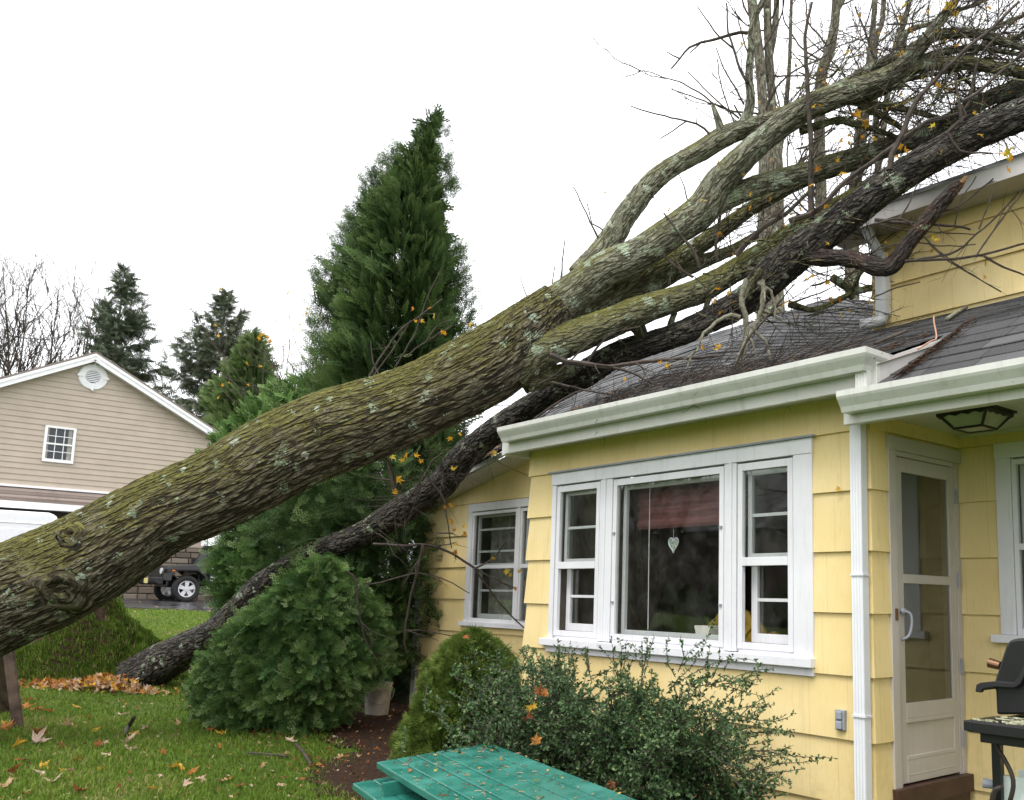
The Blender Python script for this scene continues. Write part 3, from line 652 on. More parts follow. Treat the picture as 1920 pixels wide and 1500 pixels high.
# the sagging, broken main eave left of the wing
EL = [np.array([-10.62, 5.30, 1.6+.98]), np.array([-9.2, 5.33, 1.6+1.235]), np.array([-8.5, 5.34, 1.6+1.375]), np.array([-7.75, 5.35, 1.6+1.52]), np.array([-6.60, 5.35, 1.6+1.69])]
mb = MB()
for p, q in zip(EL[:-1], EL[1:]): mb.add([p, q, q+(0,0,.05), p+(0,0,.05), p+(0,.025,0), q+(0,.025,0), q+(0,.025,.05), p+(0,.025,.05)], [(0,1,2,3),(4,7,6,5),(0,4,5,1),(3,2,6,7)])
mb.build("fascia", M["soffit"], house)
mb = MB()
for p, q in zip(EL[:-1], EL[1:]): mb.add([p+(0,.02,-.01), q+(0,.02,-.01), (q[0], YL+.03, q[2]-.03), (p[0], YL+.03, p[2]-.03)], [(0,1,2,3)])
mb.build("soffit", M["soffit"], house)

# --- roofs: real overlapping courses
def roof_courses(mb, xl, xr, y0, y1, zf, ex=.135, th=.007, lift=0.0, jit=0.0):
    """courses rising from y0 to y1; xl, xr, zf are functions (x limits by y; height by x, y)"""
    k = 0; y = y0
    while y < y1:
        ya, yb = y, min(y+ex+.02, y1+.02); xa, xb = xl(y), xr(y)
        if xb-xa > .03:
            n = max(2, int((xb-xa)/.30)); xs = np.linspace(xa, xb, n+1); t = RNG.random()
            jz = RNG.normal(0, jit, n+1) if jit else np.zeros(n+1); sag = RNG.normal(0, .003, n+1)
            A = np.c_[xs, np.full(n+1, ya)+sag, [zf(x, ya)+th*1.5+lift for x in xs]+jz]; B = np.c_[xs, np.full(n+1, yb), [zf(x, yb)+lift+.002 for x in xs]]
            C = A - (0, 0, th)
            Vv = np.concatenate([A, B, C]); i = np.arange(n); m = n+1
            mb.add(Vv, np.concatenate([np.stack([i, i+1, i+1+m, i+m], 1), np.stack([i+2*m, i+1+2*m, i+1, i], 1)]), t)
        y += ex; k += 1
z_w = lambda x, y: roofz(y) + max(0.0, y-4.9)*.118*float(np.interp(x, [-6.3, -4.95], [1, 0]))   # the old roof pitches up a little behind the wing
YM = 4.98                                                     # porch roof meets the wing roof plane here
z_p = lambda x, y: 1.6+1.165 + (roofz(YM)-(1.6+1.165))/(YM-4.30)*(y-4.30)
mb = MB(); roof_courses(mb, lambda y: -6.66, lambda y: -2.86 + max(0, y-4.3)*.10 if y < YM else 2.6, 4.33, YUP+.0, z_w, jit=.002)
mb.build("roof", M["shingle"], house)
mb = MB(); roof_courses(mb, lambda y: -3.06 + (y-4.3)*.1, lambda y: 2.6, 4.33, YM+.02, z_p, jit=.002); mb.build("porch_roof", M["shingle"], house)
def z_l(x, y):
    e = np.interp(x, [p[0] for p in EL], [p[2] for p in EL])+.06
    t = min(1, max(0, (y-5.33)/3.4)); top = np.interp(x, [-11, -9.5, -6.6], [roofz(8.7)+.22, roofz(8.7)+.40, z_w(-6.6, 8.7)])
    return e*(1-t) + top*t - .06*math.sin(math.pi*t)*np.interp(x, [-10.5, -9, -7, -6.6], [.3, 1, .5, 0])
mb = MB(); roof_courses(mb, lambda y: -10.64 + max(0, y-5.33)*.10, lambda y: -6.655, 5.32, 8.7, z_l, jit=.004)
roof_courses(mb, lambda y: -6.66, lambda y: XUP-.03, YUP, 8.7, z_w, jit=.002)
mb.build("roof", M["shingle"], house)
# boarding under the shingles
mb = MB()
def under(x0f, x1f, y0, y1, zf, d=.03):
    ys = np.linspace(y0, y1, 24); n_ = 20; V = []
    for y in ys: V += [(x, y, zf(x, y)-d) for x in np.linspace(x0f(y), x1f(y), n_+1)]
    i = np.arange(len(ys)-1)[:, None]*(n_+1); j = np.arange(n_)[None, :]; mb.add(V, np.stack([i+j, i+j+1, i+n_+2+j, i+n_+1+j], 2).reshape(-1, 4))
under(lambda y: -10.60+max(0, y-5.33)*.10, lambda y: -6.5, 5.36, 8.72, z_l, .012)
under(lambda y: -6.64, lambda y: XUP-.03, YM, 8.72, z_w, .012)
mb.add([(-6.65,4.36,roofz(4.36)-.03),(-2.86,4.36,roofz(4.36)-.03),(-2.70,YM,roofz(YM)-.03),(-6.65,YM,roofz(YM)-.03),(2.5,YM,roofz(YM)-.03),(2.5,YUP,roofz(YUP)-.03),(-6.65,YUP,roofz(YUP)-.03)], [(0,1,2,3),(3,2,4,5,6)])
mb.add([(XUP,8.72,z_w(XUP,8.72)-.02),(-6.6,8.72,z_w(-6.6,8.72)-.02),(-10.2,8.72,z_l(-10.2,8.7)-.02),(-10.4,12,1.6+1.2),(XUP,12,1.6+1.2)], [(0,1,2,3,4)])
mb.build("roof_boards", M["oldwood"], house)
# exposed side of the wing roof above the porch (drip edge and worn boards)
mb = MB()
mb.add([(-2.87,4.40,roofz(4.4)-.01),(-2.74,YM-.1,roofz(YM-.1)-.01),(-2.74,YM-.1,z_p(0,YM-.1)-.02),(-2.87,4.40,z_p(0,4.4)-.02),
        (-2.91,4.40,roofz(4.4)-.01),(-2.78,YM-.1,roofz(YM-.1)-.01),(-2.78,YM-.1,z_p(0,YM-.1)-.02),(-2.91,4.40,z_p(0,4.4)-.02)], BOXF)
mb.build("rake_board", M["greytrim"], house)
# upper roof: eave, soffit and slope
mb = MB(); ez = 1.6+3.47
mb.box(XUP-.35, 2.5, YUP-.36, YUP-.33, ez-.03, ez+.11); mb.add([(XUP-.35,YUP-.33,ez-.02),(2.5,YUP-.33,ez-.02),(2.5,YUP+.03,ez-.02),(XUP-.35,YUP+.03,ez-.02)], [(0,1,2,3)])
mb.add([(XUP-.37,YUP-.36,ez+.11),(XUP-.34,YUP-.36,ez+.11),(XUP-.34,10,ez+1.5),(XUP-.37,10,ez+1.5),(XUP-.37,YUP-.36,ez-.03),(XUP-.34,YUP-.36,ez-.03),(XUP-.34,10,ez+1.36),(XUP-.37,10,ez+1.36)], BOXF)
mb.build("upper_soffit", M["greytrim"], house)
mb = MB(); roof_courses(mb, lambda y: XUP-.40, lambda y: 2.6, YUP-.40, 10.2, lambda x, y: ez+.13+(y-(YUP-.36))*.40); mb.build("upper_roof", M["shingle"], house)

# --- gutters (K-style profile) and downspouts
GP = [(0, 0), (-.075, 0), (-.083, .018), (-.088, .03), (-.118, .07), (-.126, .085), (-.128, .118), (-.116, .118), (-.113, .09), (-.08, .035), (-.012, .012), (-.012, .118), (0, .118)]
def gutter(p, q, out, parent=house, miter1=0.0):
    p, q = np.asarray(p, float), np.asarray(q, float); m = MB(); n = len(GP); d = U(q-p)
    A = [p - np.asarray(out)*a + np.array([0, 0, b]) for a, b in GP]; B = [q - np.asarray(out)*a + np.array([0, 0, b]) - d*(-a)*(-miter1) for a, b in GP]
    m.add(A+B, [(i, (i+1) % n, n+(i+1) % n, n+i) for i in range(n)]); m.add(A, [tuple(range(n))]); m.add(B, [tuple(range(n))[::-1]]); return m
g0z, g1z = 1.6+1.285, 1.6+1.075
gx0 = onY(932, 808, 4.235)[0]
m = gutter((gx0, 4.36, g0z), (-2.98, 4.36, g0z), (0,-1,0), miter1=1.0); m.build("gutter", M["gutter"], house)
m = gutter((-2.98, 4.36-.126*0, g0z), (-2.98, 4.36+.14, g0z), (1,0,0)); 
mm = MB(); n = len(GP)
A = [np.array([-2.98 - a*1.0, 4.36+a, g0z+b]) for a, b in GP]; B = [np.array([-2.98 - a, 4.58, g0z+b]) for a, b in GP]
mm.add(A+B, [(i, n+i, n+(i+1) % n, (i+1) % n) for i in range(n)]); mm.add(B, [tuple(range(n))]); mm.build("gutter", M["gutter"], house)
gp0 = onY(1557, 740, 4.235)[0]
gutter((gp0, 4.415, g1z), (2.6, 4.415, g1z), (0,-1,0)).build("gutter", M["gutter"], house)
def downspout(x, y, z0, z1, w=.078, d=.058, flutes=True):
    m = MB(); pr = []
    for k in range(9):
        pr.append((-w/2+w*k/8, -d/2 + (.004 if flutes and k % 2 else 0)))
    pr += [(w/2, d/2), (-w/2, d/2)]
    m.prism(pr, (x, y, z0), (1,0,0), (0,1,0), (0,0,z1-z0)); return m
dx = onY(1610, 1100, 4.56)[0]
m = downspout(dx, 4.575, 0.12, g1z+.02); [m.box(dx-.045, dx+.045, 4.54, 4.61, z, z+.012) for z in (1.75, .95)]; m.build("downspout", M["downspout"], house)
ux = onY(1624, 735, 4.36)[0]
downspout(ux, 4.34, g1z+.06, g0z+.005).build("downspout", M["gutter"], house)
usx = onY(1655, 520, YUP-.08)[0]
m = downspout(usx, YUP-.08, roofz(YUP)+.10, ez-.25, .11, .09, False)
m.tube(spline([(usx, YUP-.08, roofz(YUP)+.13), (usx-.01, YUP-.09, roofz(YUP)+.06), (usx-.09, YUP-.16, roofz(YUP)+.03), (usx-.16, YUP-.22, roofz(YUP)+.02)], .03), .05, 10)
m.tube([(usx, YUP-.08, ez-.26), (usx-.03, YUP-.2, ez-.12), (usx-.03, YUP-.3, ez)], .05, 10); m.build("downspout", M["downspout"], house)

# ------------------------------------------------------------------ fallen trees
def px_path(rows, step=0.03):
    """rows (px, py, depth, width in px) -> spline rows (x, y, z, radius in metres)"""
    return spline(np.array([[*P(a, b, d), 0.5*wd*d/F_PX] for a, b, d, wd in rows]), step)
def limb_mesh(mb, path, n, lump=0.10, caps=True):
    path = np.asarray(path); mb.tube(path[:, :3], path[:, 3], n, caps, RNG.random(), lump, off=RNG.uniform(-50, 50, 3)*(1, 0, 0) + RNG.uniform(-.0, .0, 3)); return mb

oak = empty("fallen_tree", P(0, 1125, 8.0), "huge mossy lichened tree trunk with forked limbs leaning over the house", "fallen tree")
b0 = P(0, 1124, 8.0); b1 = P(175, 1046, 8.12); dv = U(b0-b1)
trunk_rows = [(0,1124,8.0,192),(100,1081,8.06,188),(175,1043,8.12,182),(245,998,8.17,167),(304,963,8.22,156),(413,915,8.30,158),(500,868,8.38,160),(600,819,8.45,155),(700,783,8.52,148),(800,742,8.6,138),(870,707,8.66,144),(930,672,8.72,142),(990,622,8.78,120),(1050,570,8.82,90)]
tp = np.array([[*P(a, b, d), .5*wd*d/F_PX] for a, b, d, wd in trunk_rows])
ext = [np.r_[b0+dv*2.6-(0,0,.35), .66], np.r_[b0+dv*1.9-(0,0,.2), .54], np.r_[b0+dv*1.0-(0,0,.05), .48]]
trunk_path = spline(np.vstack([ext, tp]), 0.018)
mb = MB(); limb_mesh(mb, trunk_path, 190, 0.085); trunk = mb.build("trunk", M["bark"], oak, smooth=True)
def knot(px, py, depth, r_px, mat=None, raise_=.14, hole=True):
    """a healed branch scar: concentric swollen rings with a dark slit, set into the bark"""
    r0_ = ray(px, py); best = None
    for tt in np.arange(depth-.4, depth+.9, .01):
        q_ = CAM+r0_*tt; dd_ = np.linalg.norm(trunk_path[:, :3]-q_, axis=1); i_ = int(dd_.argmin())
        if dd_[i_] < trunk_path[i_, 3]: break
    c = q_; nrm = U(q_-trunk_path[i_, :3]); c = c+nrm*.012; r = r_px*depth/F_PX; a = U(np.cross(nrm, (0, 0, 1))); b = np.cross(a, nrm)
    m = MB(); nr, na = 26, 60; Vv = []; Bk = []
    for i in range(nr+1):
        t = i/nr
        hgt = raise_*r*(math.exp(-((t-.38)/.2)**2) + .35*math.exp(-((t-.68)/.12)**2)) - .06*r + (-.30*r*math.exp(-(t/.12)**2) if hole else 0) - .9*r*max(0, t-.66)**1.3 - (1-math.sqrt(max(0., 1-(r*t/.46)**2)))*.2
        for j in range(na):
            th = 2*math.pi*j/na; q = r*t*(1+.10*math.sin(3*th+1)+.06*math.sin(5*th)); wob = .05*r*mnoise.noise(Vector((math.cos(th)*3, math.sin(th)*3, t*6)))
            Vv.append(c + a*q*math.cos(th)*1.15 + b*q*math.sin(th) + nrm*(hgt+wob)); Bk.append((th*r*.9, t*r*1.0, 3+math.sin(th)*.02))
    i = np.arange(nr)[:, None]*na; j = np.arange(na)[None, :]; jn = (j+1) % na
    m.add(Vv, np.stack([i+j, i+na+j, i+na+jn, i+jn], 2).reshape(-1, 4), .5, np.array(Bk)); return m
m = knot(112, 1102, 7.62, 60); m.build("knot", M["bark"], oak, smooth=True)
m = knot(130, 1003, 7.72, 30, raise_=.12); m.build("knot", M["bark"], oak, smooth=True)
m = knot(590, 800, 8.08, 24, raise_=.12, hole=False); m.build("knot", M["bark"], oak, smooth=True)
c = P(877, 684, 8.36); nn = U(CAM-c); m = MB(); m.tube([c-nn*.12, c+nn*.0, c+nn*.03], [.075, .058, .05], 20, False); m.build("knot", M["limb"], oak, smooth=True)
m = MB(); m.tube([c-nn*.02, c+nn*.018], [.046, .044], 20); m.build("sawn_stub", M["cutwood"], oak)

LIMBS = [  # (material, sides, rows)
 ("limb", 80, [(930,668,8.74,120),(1000,606,8.8,92),(1060,560,8.83,76),(1130,508,8.82,68),(1200,474,8.8,62),(1262,432,8.78,60),(1315,392,8.75,62),(1345,345,8.7,58),(1372,318,8.66,54),(1407,283,8.6,50),(1450,246,8.55,48),(1499,210,8.5,48),(1549,187,8.45,44),(1617,163,8.4,40),(1674,138,8.35,36),(1709,106,8.3,30),(1743,66,8.25,24),(1766,34,8.2,19),(1790,2,8.15,16),(1830,-60,8.1,12)]),
 ("limb", 64, [(1085,520,8.9,50),(1130,470,8.95,50),(1152,438,8.97,47),(1178,398,9.0,43),(1213,352,9.02,40),(1258,315,9.04,38),(1318,281,9.05,38),(1355,257,9.05,40),(1400,238,9.05,34),(1440,226,9.05,31),(1480,210,9.0,28),(1530,186,9.0,25),(1594,151,8.98,22),(1640,124,8.95,19),(1686,101,8.9,16),(1720,80,8.9,10)]),
 ("mosslimb", 64, [(960,690,8.7,95),(1010,656,8.68,80),(1050,640,8.68,66),(1130,610,8.7,60),(1200,584,8.72,54),(1270,560,8.73,48),(1312,545,8.74,50),(1370,512,8.75,42),(1430,475,8.76,44),(1500,430,8.76,42),(1537,405,8.76,38),(1595,372,8.76,34),(1660,330,8.74,28),(1740,280,8.7,22),(1850,215,8.65,16),(1960,150,8.6,12)]),
 ("mosslimb", 56, [(1030,620,8.95,70),(1100,575,9.05,58),(1180,528,9.12,46),(1230,503,9.16,40),(1275,482,9.18,36),(1340,440,9.2,32),(1400,396,9.2,27),(1450,368,9.2,24),(1500,345,9.2,20),(1560,325,9.2,16),(1620,310,9.2,10)]),
 ("mosslimb", 40, [(1060,620,9.1,50),(1140,575,9.15,40),(1207,546,9.2,34),(1265,513,9.22,30),(1313,492,9.25,26),(1370,470,9.25,20),(1420,440,9.25,14)]),
 ("limb", 56, [(1290,410,8.78,46),(1340,382,8.78,46),(1375,366,8.78,42),(1430,345,8.76,40),(1500,326,8.74,38),(1572,304,8.72,37),(1640,285,8.7,36),(1709,262,8.66,34),(1778,229,8.62,32),(1823,201,8.6,30),(1869,177,8.56,28),(1960,140,8.5,24)]),
 ("mosslimb", 44, [(1640,152,8.38,30),(1674,138,8.36,30),(1709,127,8.34,28),(1755,119,8.3,26),(1823,119,8.25,24),(1869,127,8.2,22),(1925,139,8.15,19),(1990,150,8.1,14)]),
 ("limb", 40, [(1720,92,8.3,22),(1743,71,8.28,22),(1775,63,8.25,20),(1835,63,8.2,18),(1881,78,8.15,16),(1925,90,8.1,14),(1990,100,8.1,10)]),
 ("limb", 30, [(1686,101,8.9,12),(1700,60,8.85,10),(1740,46,8.8,9),(1784,24,8.8,8),(1830,8,8.8,7),(1870,-10,8.8,5)]),
 ("limb", 32, [(1390,240,9.05,24),(1402,214,9.05,20),(1407,180,9.04,17),(1404,140,9.03,15),(1408,95,9.02,14),(1410,60,9.0,14),(1418,25,9.0,13),(1432,0,9.0,11),(1446,-40,9,8)]),
 ("limb", 28, [(1355,256,9.0,22),(1347,228,9.0,13),(1342,212,9.0,10),(1336,197,9.0,8)]),
 ("limb", 36, [(1600,180,8.5,20),(1630,182,8.5,16),(1665,168,8.5,13),(1700,150,8.5,10),(1745,140,8.5,8),(1800,132,8.5,6)]),
 ("mosslimb", 36, [(1500,245,8.6,16),(1528,237,8.6,15),(1570,226,8.6,14),(1610,234,8.6,13),(1660,250,8.6,10),(1690,262,8.62,8)]),
 ("mosslimb", 36, [(1590,190,8.5,14),(1630,196,8.5,14),(1690,203,8.5,12),(1760,222,8.5,9),(1790,235,8.5,6)]),
 ("mosslimb", 36, [(1610,196,8.5,14),(1650,215,8.5,13),(1690,240,8.5,10),(1715,260,8.5,6)]),
 ("limb", 30, [(1720,118,8.3,14),(1760,98,8.3,13),(1820,90,8.3,11),(1880,96,8.25,9),(1940,108,8.2,8)]),
 ("limb", 30, [(1680,135,8.35,14),(1720,110,8.35,12),(1790,96,8.4,10),(1850,86,8.4,8),(1930,60,8.4,7)]),
 ("limb", 28, [(1770,128,8.28,12),(1830,96,8.3,10),(1870,50,8.3,9),(1930,25,8.3,8)]),
 ("mosslimb", 40, [(985,712,8.7,52),(1010,708,8.76,42),(1045,700,8.85,34),(1075,690,8.95,26)]),
 ("mosslimb", 36, [(1175,590,8.74,36),(1195,612,8.8,28),(1205,632,8.9,22)]),
]
for mat, n, rows in LIMBS:
    mb = MB(); limb_mesh(mb, px_path(rows, .02 if n > 50 else .03), n, 0.11); mb.build("limb", M[mat], oak, smooth=True)

dark = empty("fallen_tree", P(240, 1285, 12.2), "dark wet thinner trunk rising from torn sod and lying across the roof", "fallen tree")
D_ROWS = [(205,1288,12.35,40),(238,1280,12.3,78),(290,1250,12.1,72),(340,1222,11.9,66),(390,1196,11.7,60),(416,1178,11.55,55),(447,1146,11.4,50),(497,1094,11.2,46),(547,1057,11.0,43),(613,1027,10.75,43),(680,1000,10.5,46),(747,960,10.25,50),(797,930,10.1,52),(830,905,10.0,54),(866,858,9.88,54),(912,820,9.75,50),(973,776,9.55,48),(1035,738,9.4,47),(1096,702,9.2,48),(1157,664,9.05,47),(1219,643,8.92,46),(1280,622,8.8,46),(1341,594,8.68,48),(1400,560,8.55,56),(1440,522,8.45,64),(1480,488,8.35,64),(1537,445,8.2,63),(1595,402,8.08,63),(1645,362,7.95,62),(1716,314,7.82,58),(1770,283,7.7,60),(1828,252,7.58,62),(1880,230,7.48,60),(1960,195,7.35,54),(2060,150,7.2,46)]
mb = MB(); limb_mesh(mb, px_path(D_ROWS, .02), 84, 0.13); mb.build("trunk", M["darkbark"], dark, smooth=True)
B_ROWS = [(1510,480,8.2,34),(1546,484,8.12,32),(1575,484,8.0,30),(1609,488,7.9,29),(1640,500,7.82,32),(1668,500,7.75,34),(1686,482,7.7,33),(1709,450,7.65,31),(1738,415,7.6,30),(1766,380,7.55,29),(1790,354,7.5,24),(1803,345,7.48,15)]
mb = MB(); limb_mesh(mb, px_path(B_ROWS, .02), 48, 0.2); mb.build("limb", M["broken"], dark, smooth=True)
m = MB()
for k in range(16):
    a = P(1800+RNG.normal(0, 4), 347+RNG.normal(0, 3), 7.48+RNG.normal(0, .02)); m.tube([a, a+RNG.normal(0, .02, 3)+np.array(P(1812, 334, 7.44)-P(1800, 347, 7.48))*RNG.uniform(.2, 1)], [.009, .001], 5)
m.build("splinters", M["splinter"], dark)
STUBS = [[(1255,630,8.8,14),(1258,605,8.8,12),(1266,585,8.8,10)], [(1300,610,8.7,16),(1318,588,8.7,12),(1330,560,8.7,10)], [(1400,560,8.4,18),(1412,530,8.35,14),(1428,505,8.3,11)],
 [(1595,560,8.6,10),(1605,530,8.5,9),(1620,500,8.4,7)], [(1480,570,8.5,13),(1530,580,8.6,11),(1600,548,8.6,10)], [(1560,520,8.6,16),(1600,545,8.7,14),(1632,540,8.8,13),(1660,545,8.9,10)]]
for rows in STUBS:
    mb = MB(); limb_mesh(mb, px_path(rows, .03), 24, .12); mb.build("limb", M["mosslimb"], dark, smooth=True)

# --- traced branches and twigs
def line_px(mb, pts, d, w0, w1, n=6, wob=.006):
    pts = np.array(pts, float); k = len(pts); ds = np.linspace(*d, k) if isinstance(d, tuple) else np.full(k, d)
    rows = np.array([[*P(a, b, q), .5*np.interp(i/(k-1), [0, 1], [w0, w1])*q/F_PX] for i, ((a, b), q) in enumerate(zip(pts, ds))])
    s = spline(rows, .06); s[:, :3] += RNG.normal(0, wob*.4, (len(s), 3)); s[0, :3] = rows[0, :3]
    mb.tube(s[:, :3], np.maximum(.0012, s[:, 3]), n, True, RNG.random()); return s
def grow(mb, p, d, L, r, lvl, up=0.1, n=5, spread=.7, tips=None, kids=(2, 4)):
    k = max(3, int(L/.08)); pts = [np.asarray(p, float)]; d = U(d)
    for i in range(k):
        d = U(d + RNG.normal(0, .10, 3) + np.array([0, 0, up*.08])); pts.append(pts[-1]+d*L/k)
    mb.tube(pts, np.linspace(r, max(.0011, r*.35), k+1), n, False, RNG.random())
    if tips is not None: tips.append(pts[-1])
    if lvl > 0:
        for q in range(RNG.integers(*kids)):
            i = RNG.integers(max(1, k//4), k); dd = U(U(pts[i]-pts[i-1]) + RNG.normal(0, spread, 3)); grow(mb, pts[i], dd, L*RNG.uniform(.3, .65), max(.0012, r*.55), lvl-1, up, max(3, n-1), spread, tips, kids)
tw = MB(); tw2 = MB(); tips = []
BR = [  # (points, depth, start width px, end width px)
 ([(1668,318),(1672,290),(1690,255),(1709,206),(1726,180),(1745,158),(1789,114),(1825,80),(1858,55),(1911,2)], 7.6, 12, 6),
 ([(1521,410),(1521,340),(1521,280),(1519,245),(1514,160),(1511,110),(1509,69),(1515,35),(1523,4)], 8.3, 12, 5),
 ([(1480,414),(1530,395),(1580,345),(1640,300),(1690,262),(1720,240),(1745,225),(1790,215),(1815,195),(1836,110),(1880,60),(1925,20)], 8.0, 11, 4),
 ([(1797,198),(1810,220),(1790,236),(1772,252)], 7.5, 14, 6), ([(1777,250),(1800,283),(1840,286),(1862,287)], 7.4, 5, 3), ([(1803,230),(1796,176),(1790,136)], 7.4, 7, 4),
 ([(1803,190),(1830,176),(1860,150),(1925,92)], 7.5, 8, 5),
 ([(1130,465),(1118,440),(1112,428),(1100,400),(1075,350)], 8.9, 5, 2), ([(1170,455),(1140,440),(1125,428),(1111,420),(1100,380)], 8.9, 4, 2),
 ([(1311,502),(1300,470),(1275,440),(1245,400)], 8.6, 7, 3), ([(1300,520),(1268,500),(1244,478)], 8.7, 5, 5), ([(1345,490),(1342,460),(1352,400)], 8.7, 7, 5),
 ([(1380,478),(1400,455),(1440,420),(1475,400),(1500,375),(1530,350)], 8.6, 12, 6),
 ([(1030,665),(1065,678),(1100,682),(1140,688),(1180,682),(1230,676),(1290,672),(1340,668)], 8.4, 11, 6), ([(1150,690),(1185,698),(1220,718),(1260,735)], 8.3, 6, 3),
 ([(1035,717),(1080,728),(1120,735),(1160,742)], 8.3, 5, 3), ([(985,800),(1030,765),(1080,735),(1110,730)], 8.4, 5, 3),
 ([(1010,720),(1045,700),(1075,670),(1110,640)], 8.5, 4, 3), ([(1095,690),(1120,650),(1150,625),(1200,612)], 8.6, 5, 3),
 ([(1640,412),(1690,418),(1740,420),(1790,424),(1820,430)], 7.7, 7, 4), ([(1680,416),(1700,390),(1720,345)], 7.7, 4, 3), ([(1640,418),(1700,432),(1760,436),(1830,440)], 7.8, 3, 2),
 ([(1697,490),(1740,487),(1790,485),(1840,478),(1880,468),(1925,455)], 7.6, 6, 4), ([(1700,490),(1760,480),(1795,470),(1830,440),(1870,405),(1910,360)], 7.6, 5, 3),
 ([(1830,480),(1850,450),(1880,410),(1925,350)], 7.5, 4, 3), ([(1845,480),(1880,500),(1925,517)], 7.5, 5, 3), ([(1740,455),(1780,490),(1830,520),(1876,548)], 7.6, 3, 2),
 ([(1640,420),(1690,410),(1720,432),(1760,470),(1800,500),(1836,524)], 7.6, 4, 2), ([(1760,400),(1800,385),(1850,345),(1880,322)], 7.6, 4, 3), ([(1640,556),(1680,540),(1725,529)], 7.8, 3, 2),
 ([(1640,470),(1700,455),(1780,462),(1830,458)], 7.8, 3, 2), ([(1790,425),(1800,380),(1830,330)], 7.6, 3, 2), ([(1835,430),(1850,390),(1872,340)], 7.5, 3, 2),
 ([(1300,820),(1275,828)], 7.2, 4, 3), ([(1350,738),(1340,765),(1325,790),(1305,806),(1268,826)], 7.15, 8, 4), ([(1315,800),(1300,788)], 7.15, 4, 3), ([(1440,590),(1400,640),(1370,700),(1320,740),(1280,758),(1230,800)], 7.6, 5, 3), ([(1305,695),(1316,720),(1325,745),(1335,758)], 7.4, 4, 3),
 ([(1130,200),(1130,200)], 9, 1, 1),
]
BR = [b for b in BR if b[0][0] != b[0][-1]]
for pts, d, a, b in BR:
    s = line_px(tw, pts, d, a, b)
    if a >= 4:
        for q in range(int(len(s)*.16)):
            i = RNG.integers(1, len(s)); v = U(s[i, :3]-s[i-1, :3]); grow(tw, s[i, :3], v+RNG.normal(0, .7, 3), RNG.uniform(.15, .5), s[i, 3]*.5, 1, n=4, tips=tips)
# twigs against the sky, upper left of the crown
SKYTW = [([(1338,262),(1320,240),(1306,232),(1282,226),(1245,217),(1200,205),(1182,199)], 9.0, 5, 2), ([(1286,228),(1262,245),(1238,260)], 9.0, 3, 2), ([(1386,222),(1360,203),(1330,193),(1295,180),(1258,167)], 9.0, 4, 2), ([(1362,204),(1335,180),(1310,155),(1290,135)], 9.0, 3, 2),
 ([(1395,196),(1377,162),(1357,128),(1343,90)], 9.0, 4, 2), ([(1402,156),(1388,130),(1375,90),(1366,60),(1362,5)], 9.0, 6, 3), ([(1376,92),(1350,70),(1330,45),(1308,12)], 9.0, 4, 2), ([(1402,98),(1393,70),(1385,40),(1377,15)], 9.0, 3, 2),
 ([(1402,62),(1388,60),(1360,68),(1335,75),(1315,80),(1293,88),(1275,110),(1258,128)], 9.0, 7, 3), ([(1275,110),(1250,98)], 9.0, 3, 2), ([(1312,82),(1292,100)], 9, 3, 2), ([(1376,228),(1362,190),(1350,150),(1345,110)], 9.0, 3, 2),
 ([(1335,264),(1330,250)], 9, 3, 2), ([(1225,372),(1222,350),(1218,330)], 9, 3, 1.5), ([(1290,380),(1282,350),(1272,325)], 8.9, 3, 1.5), ([(1045,560),(1052,520),(1055,480),(1060,450)], 8.8, 4, 2), ([(1030,575),(1035,540),(1040,500)], 8.8, 3, 2), ([(1010,590),(990,560),(975,520)], 8.8, 3, 1.5),
 ([(1710,62),(1712,30),(1735,10)], 8.6, 4, 3), ([(1640,110),(1622,60),(1603,12)], 8.9, 5, 3), ([(1656,116),(1690,80),(1740,60),(1800,20)], 8.7, 3, 2)]
for pts, d, a, b in SKYTW:
    s = line_px(tw, pts, d, a, b)
    for q in range(int(len(s)*.12)):
        i = RNG.integers(1, len(s)); v = U(s[i, :3]-s[i-1, :3]); grow(tw, s[i, :3], v+RNG.normal(0, .6, 3), RNG.uniform(.12, .4), s[i, 3]*.5, 0, n=4)
xb = MB()
for k in range(26):
    x, y = RNG.uniform(1480, 1860), RNG.uniform(70, 300); p = P(x, y, RNG.uniform(8.2, 9.4)); grow(xb, p, R3*RNG.uniform(.3, 1)+U3*RNG.normal(.12, .4)+F3*RNG.normal(0, .4), RNG.uniform(.9, 2.2), RNG.uniform(.005, .012), 2, .1, 6, .45, tips, (2, 5))
for k in range(20):
    x, y = RNG.uniform(1270, 1600), RNG.uniform(440, 600); p = P(x, y, RNG.uniform(8.3, 9.0)); grow(xb, p, R3*RNG.uniform(.3, 1)+U3*RNG.normal(.0, .35)+F3*RNG.normal(0, .4), RNG.uniform(.6, 1.4), RNG.uniform(.005, .010), 2, .0, 6, .5, tips, (2, 5))
xb.build("branches", M["mosslimb"], oak, kind="stuff", smooth=True)
# many fine twigs off the limbs on the right
for mat, n, rows in LIMBS[:18]:
    pth = px_path(rows, .12); N = len(pth)
    for q in range(int(N*2.0)):
        i = RNG.integers(N//3, N); c = pth[i]; pr = (c[:3]-CAM)@F3; xx = PPX+F_PX*((c[:3]-CAM)@R3)/pr
        if xx < 1330 or (xx < 1480 and RNG.random() < .6): continue
        v = U(pth[min(i+1, N-1), :3]-pth[i-1, :3]) + RNG.normal(0, .75, 3); grow(tw, c[:3]+U(v)*c[3]*.8, v, RNG.uniform(.3, 1.1), RNG.uniform(.003, .007), 2, .25, 4, .6, tips, (2, 5))
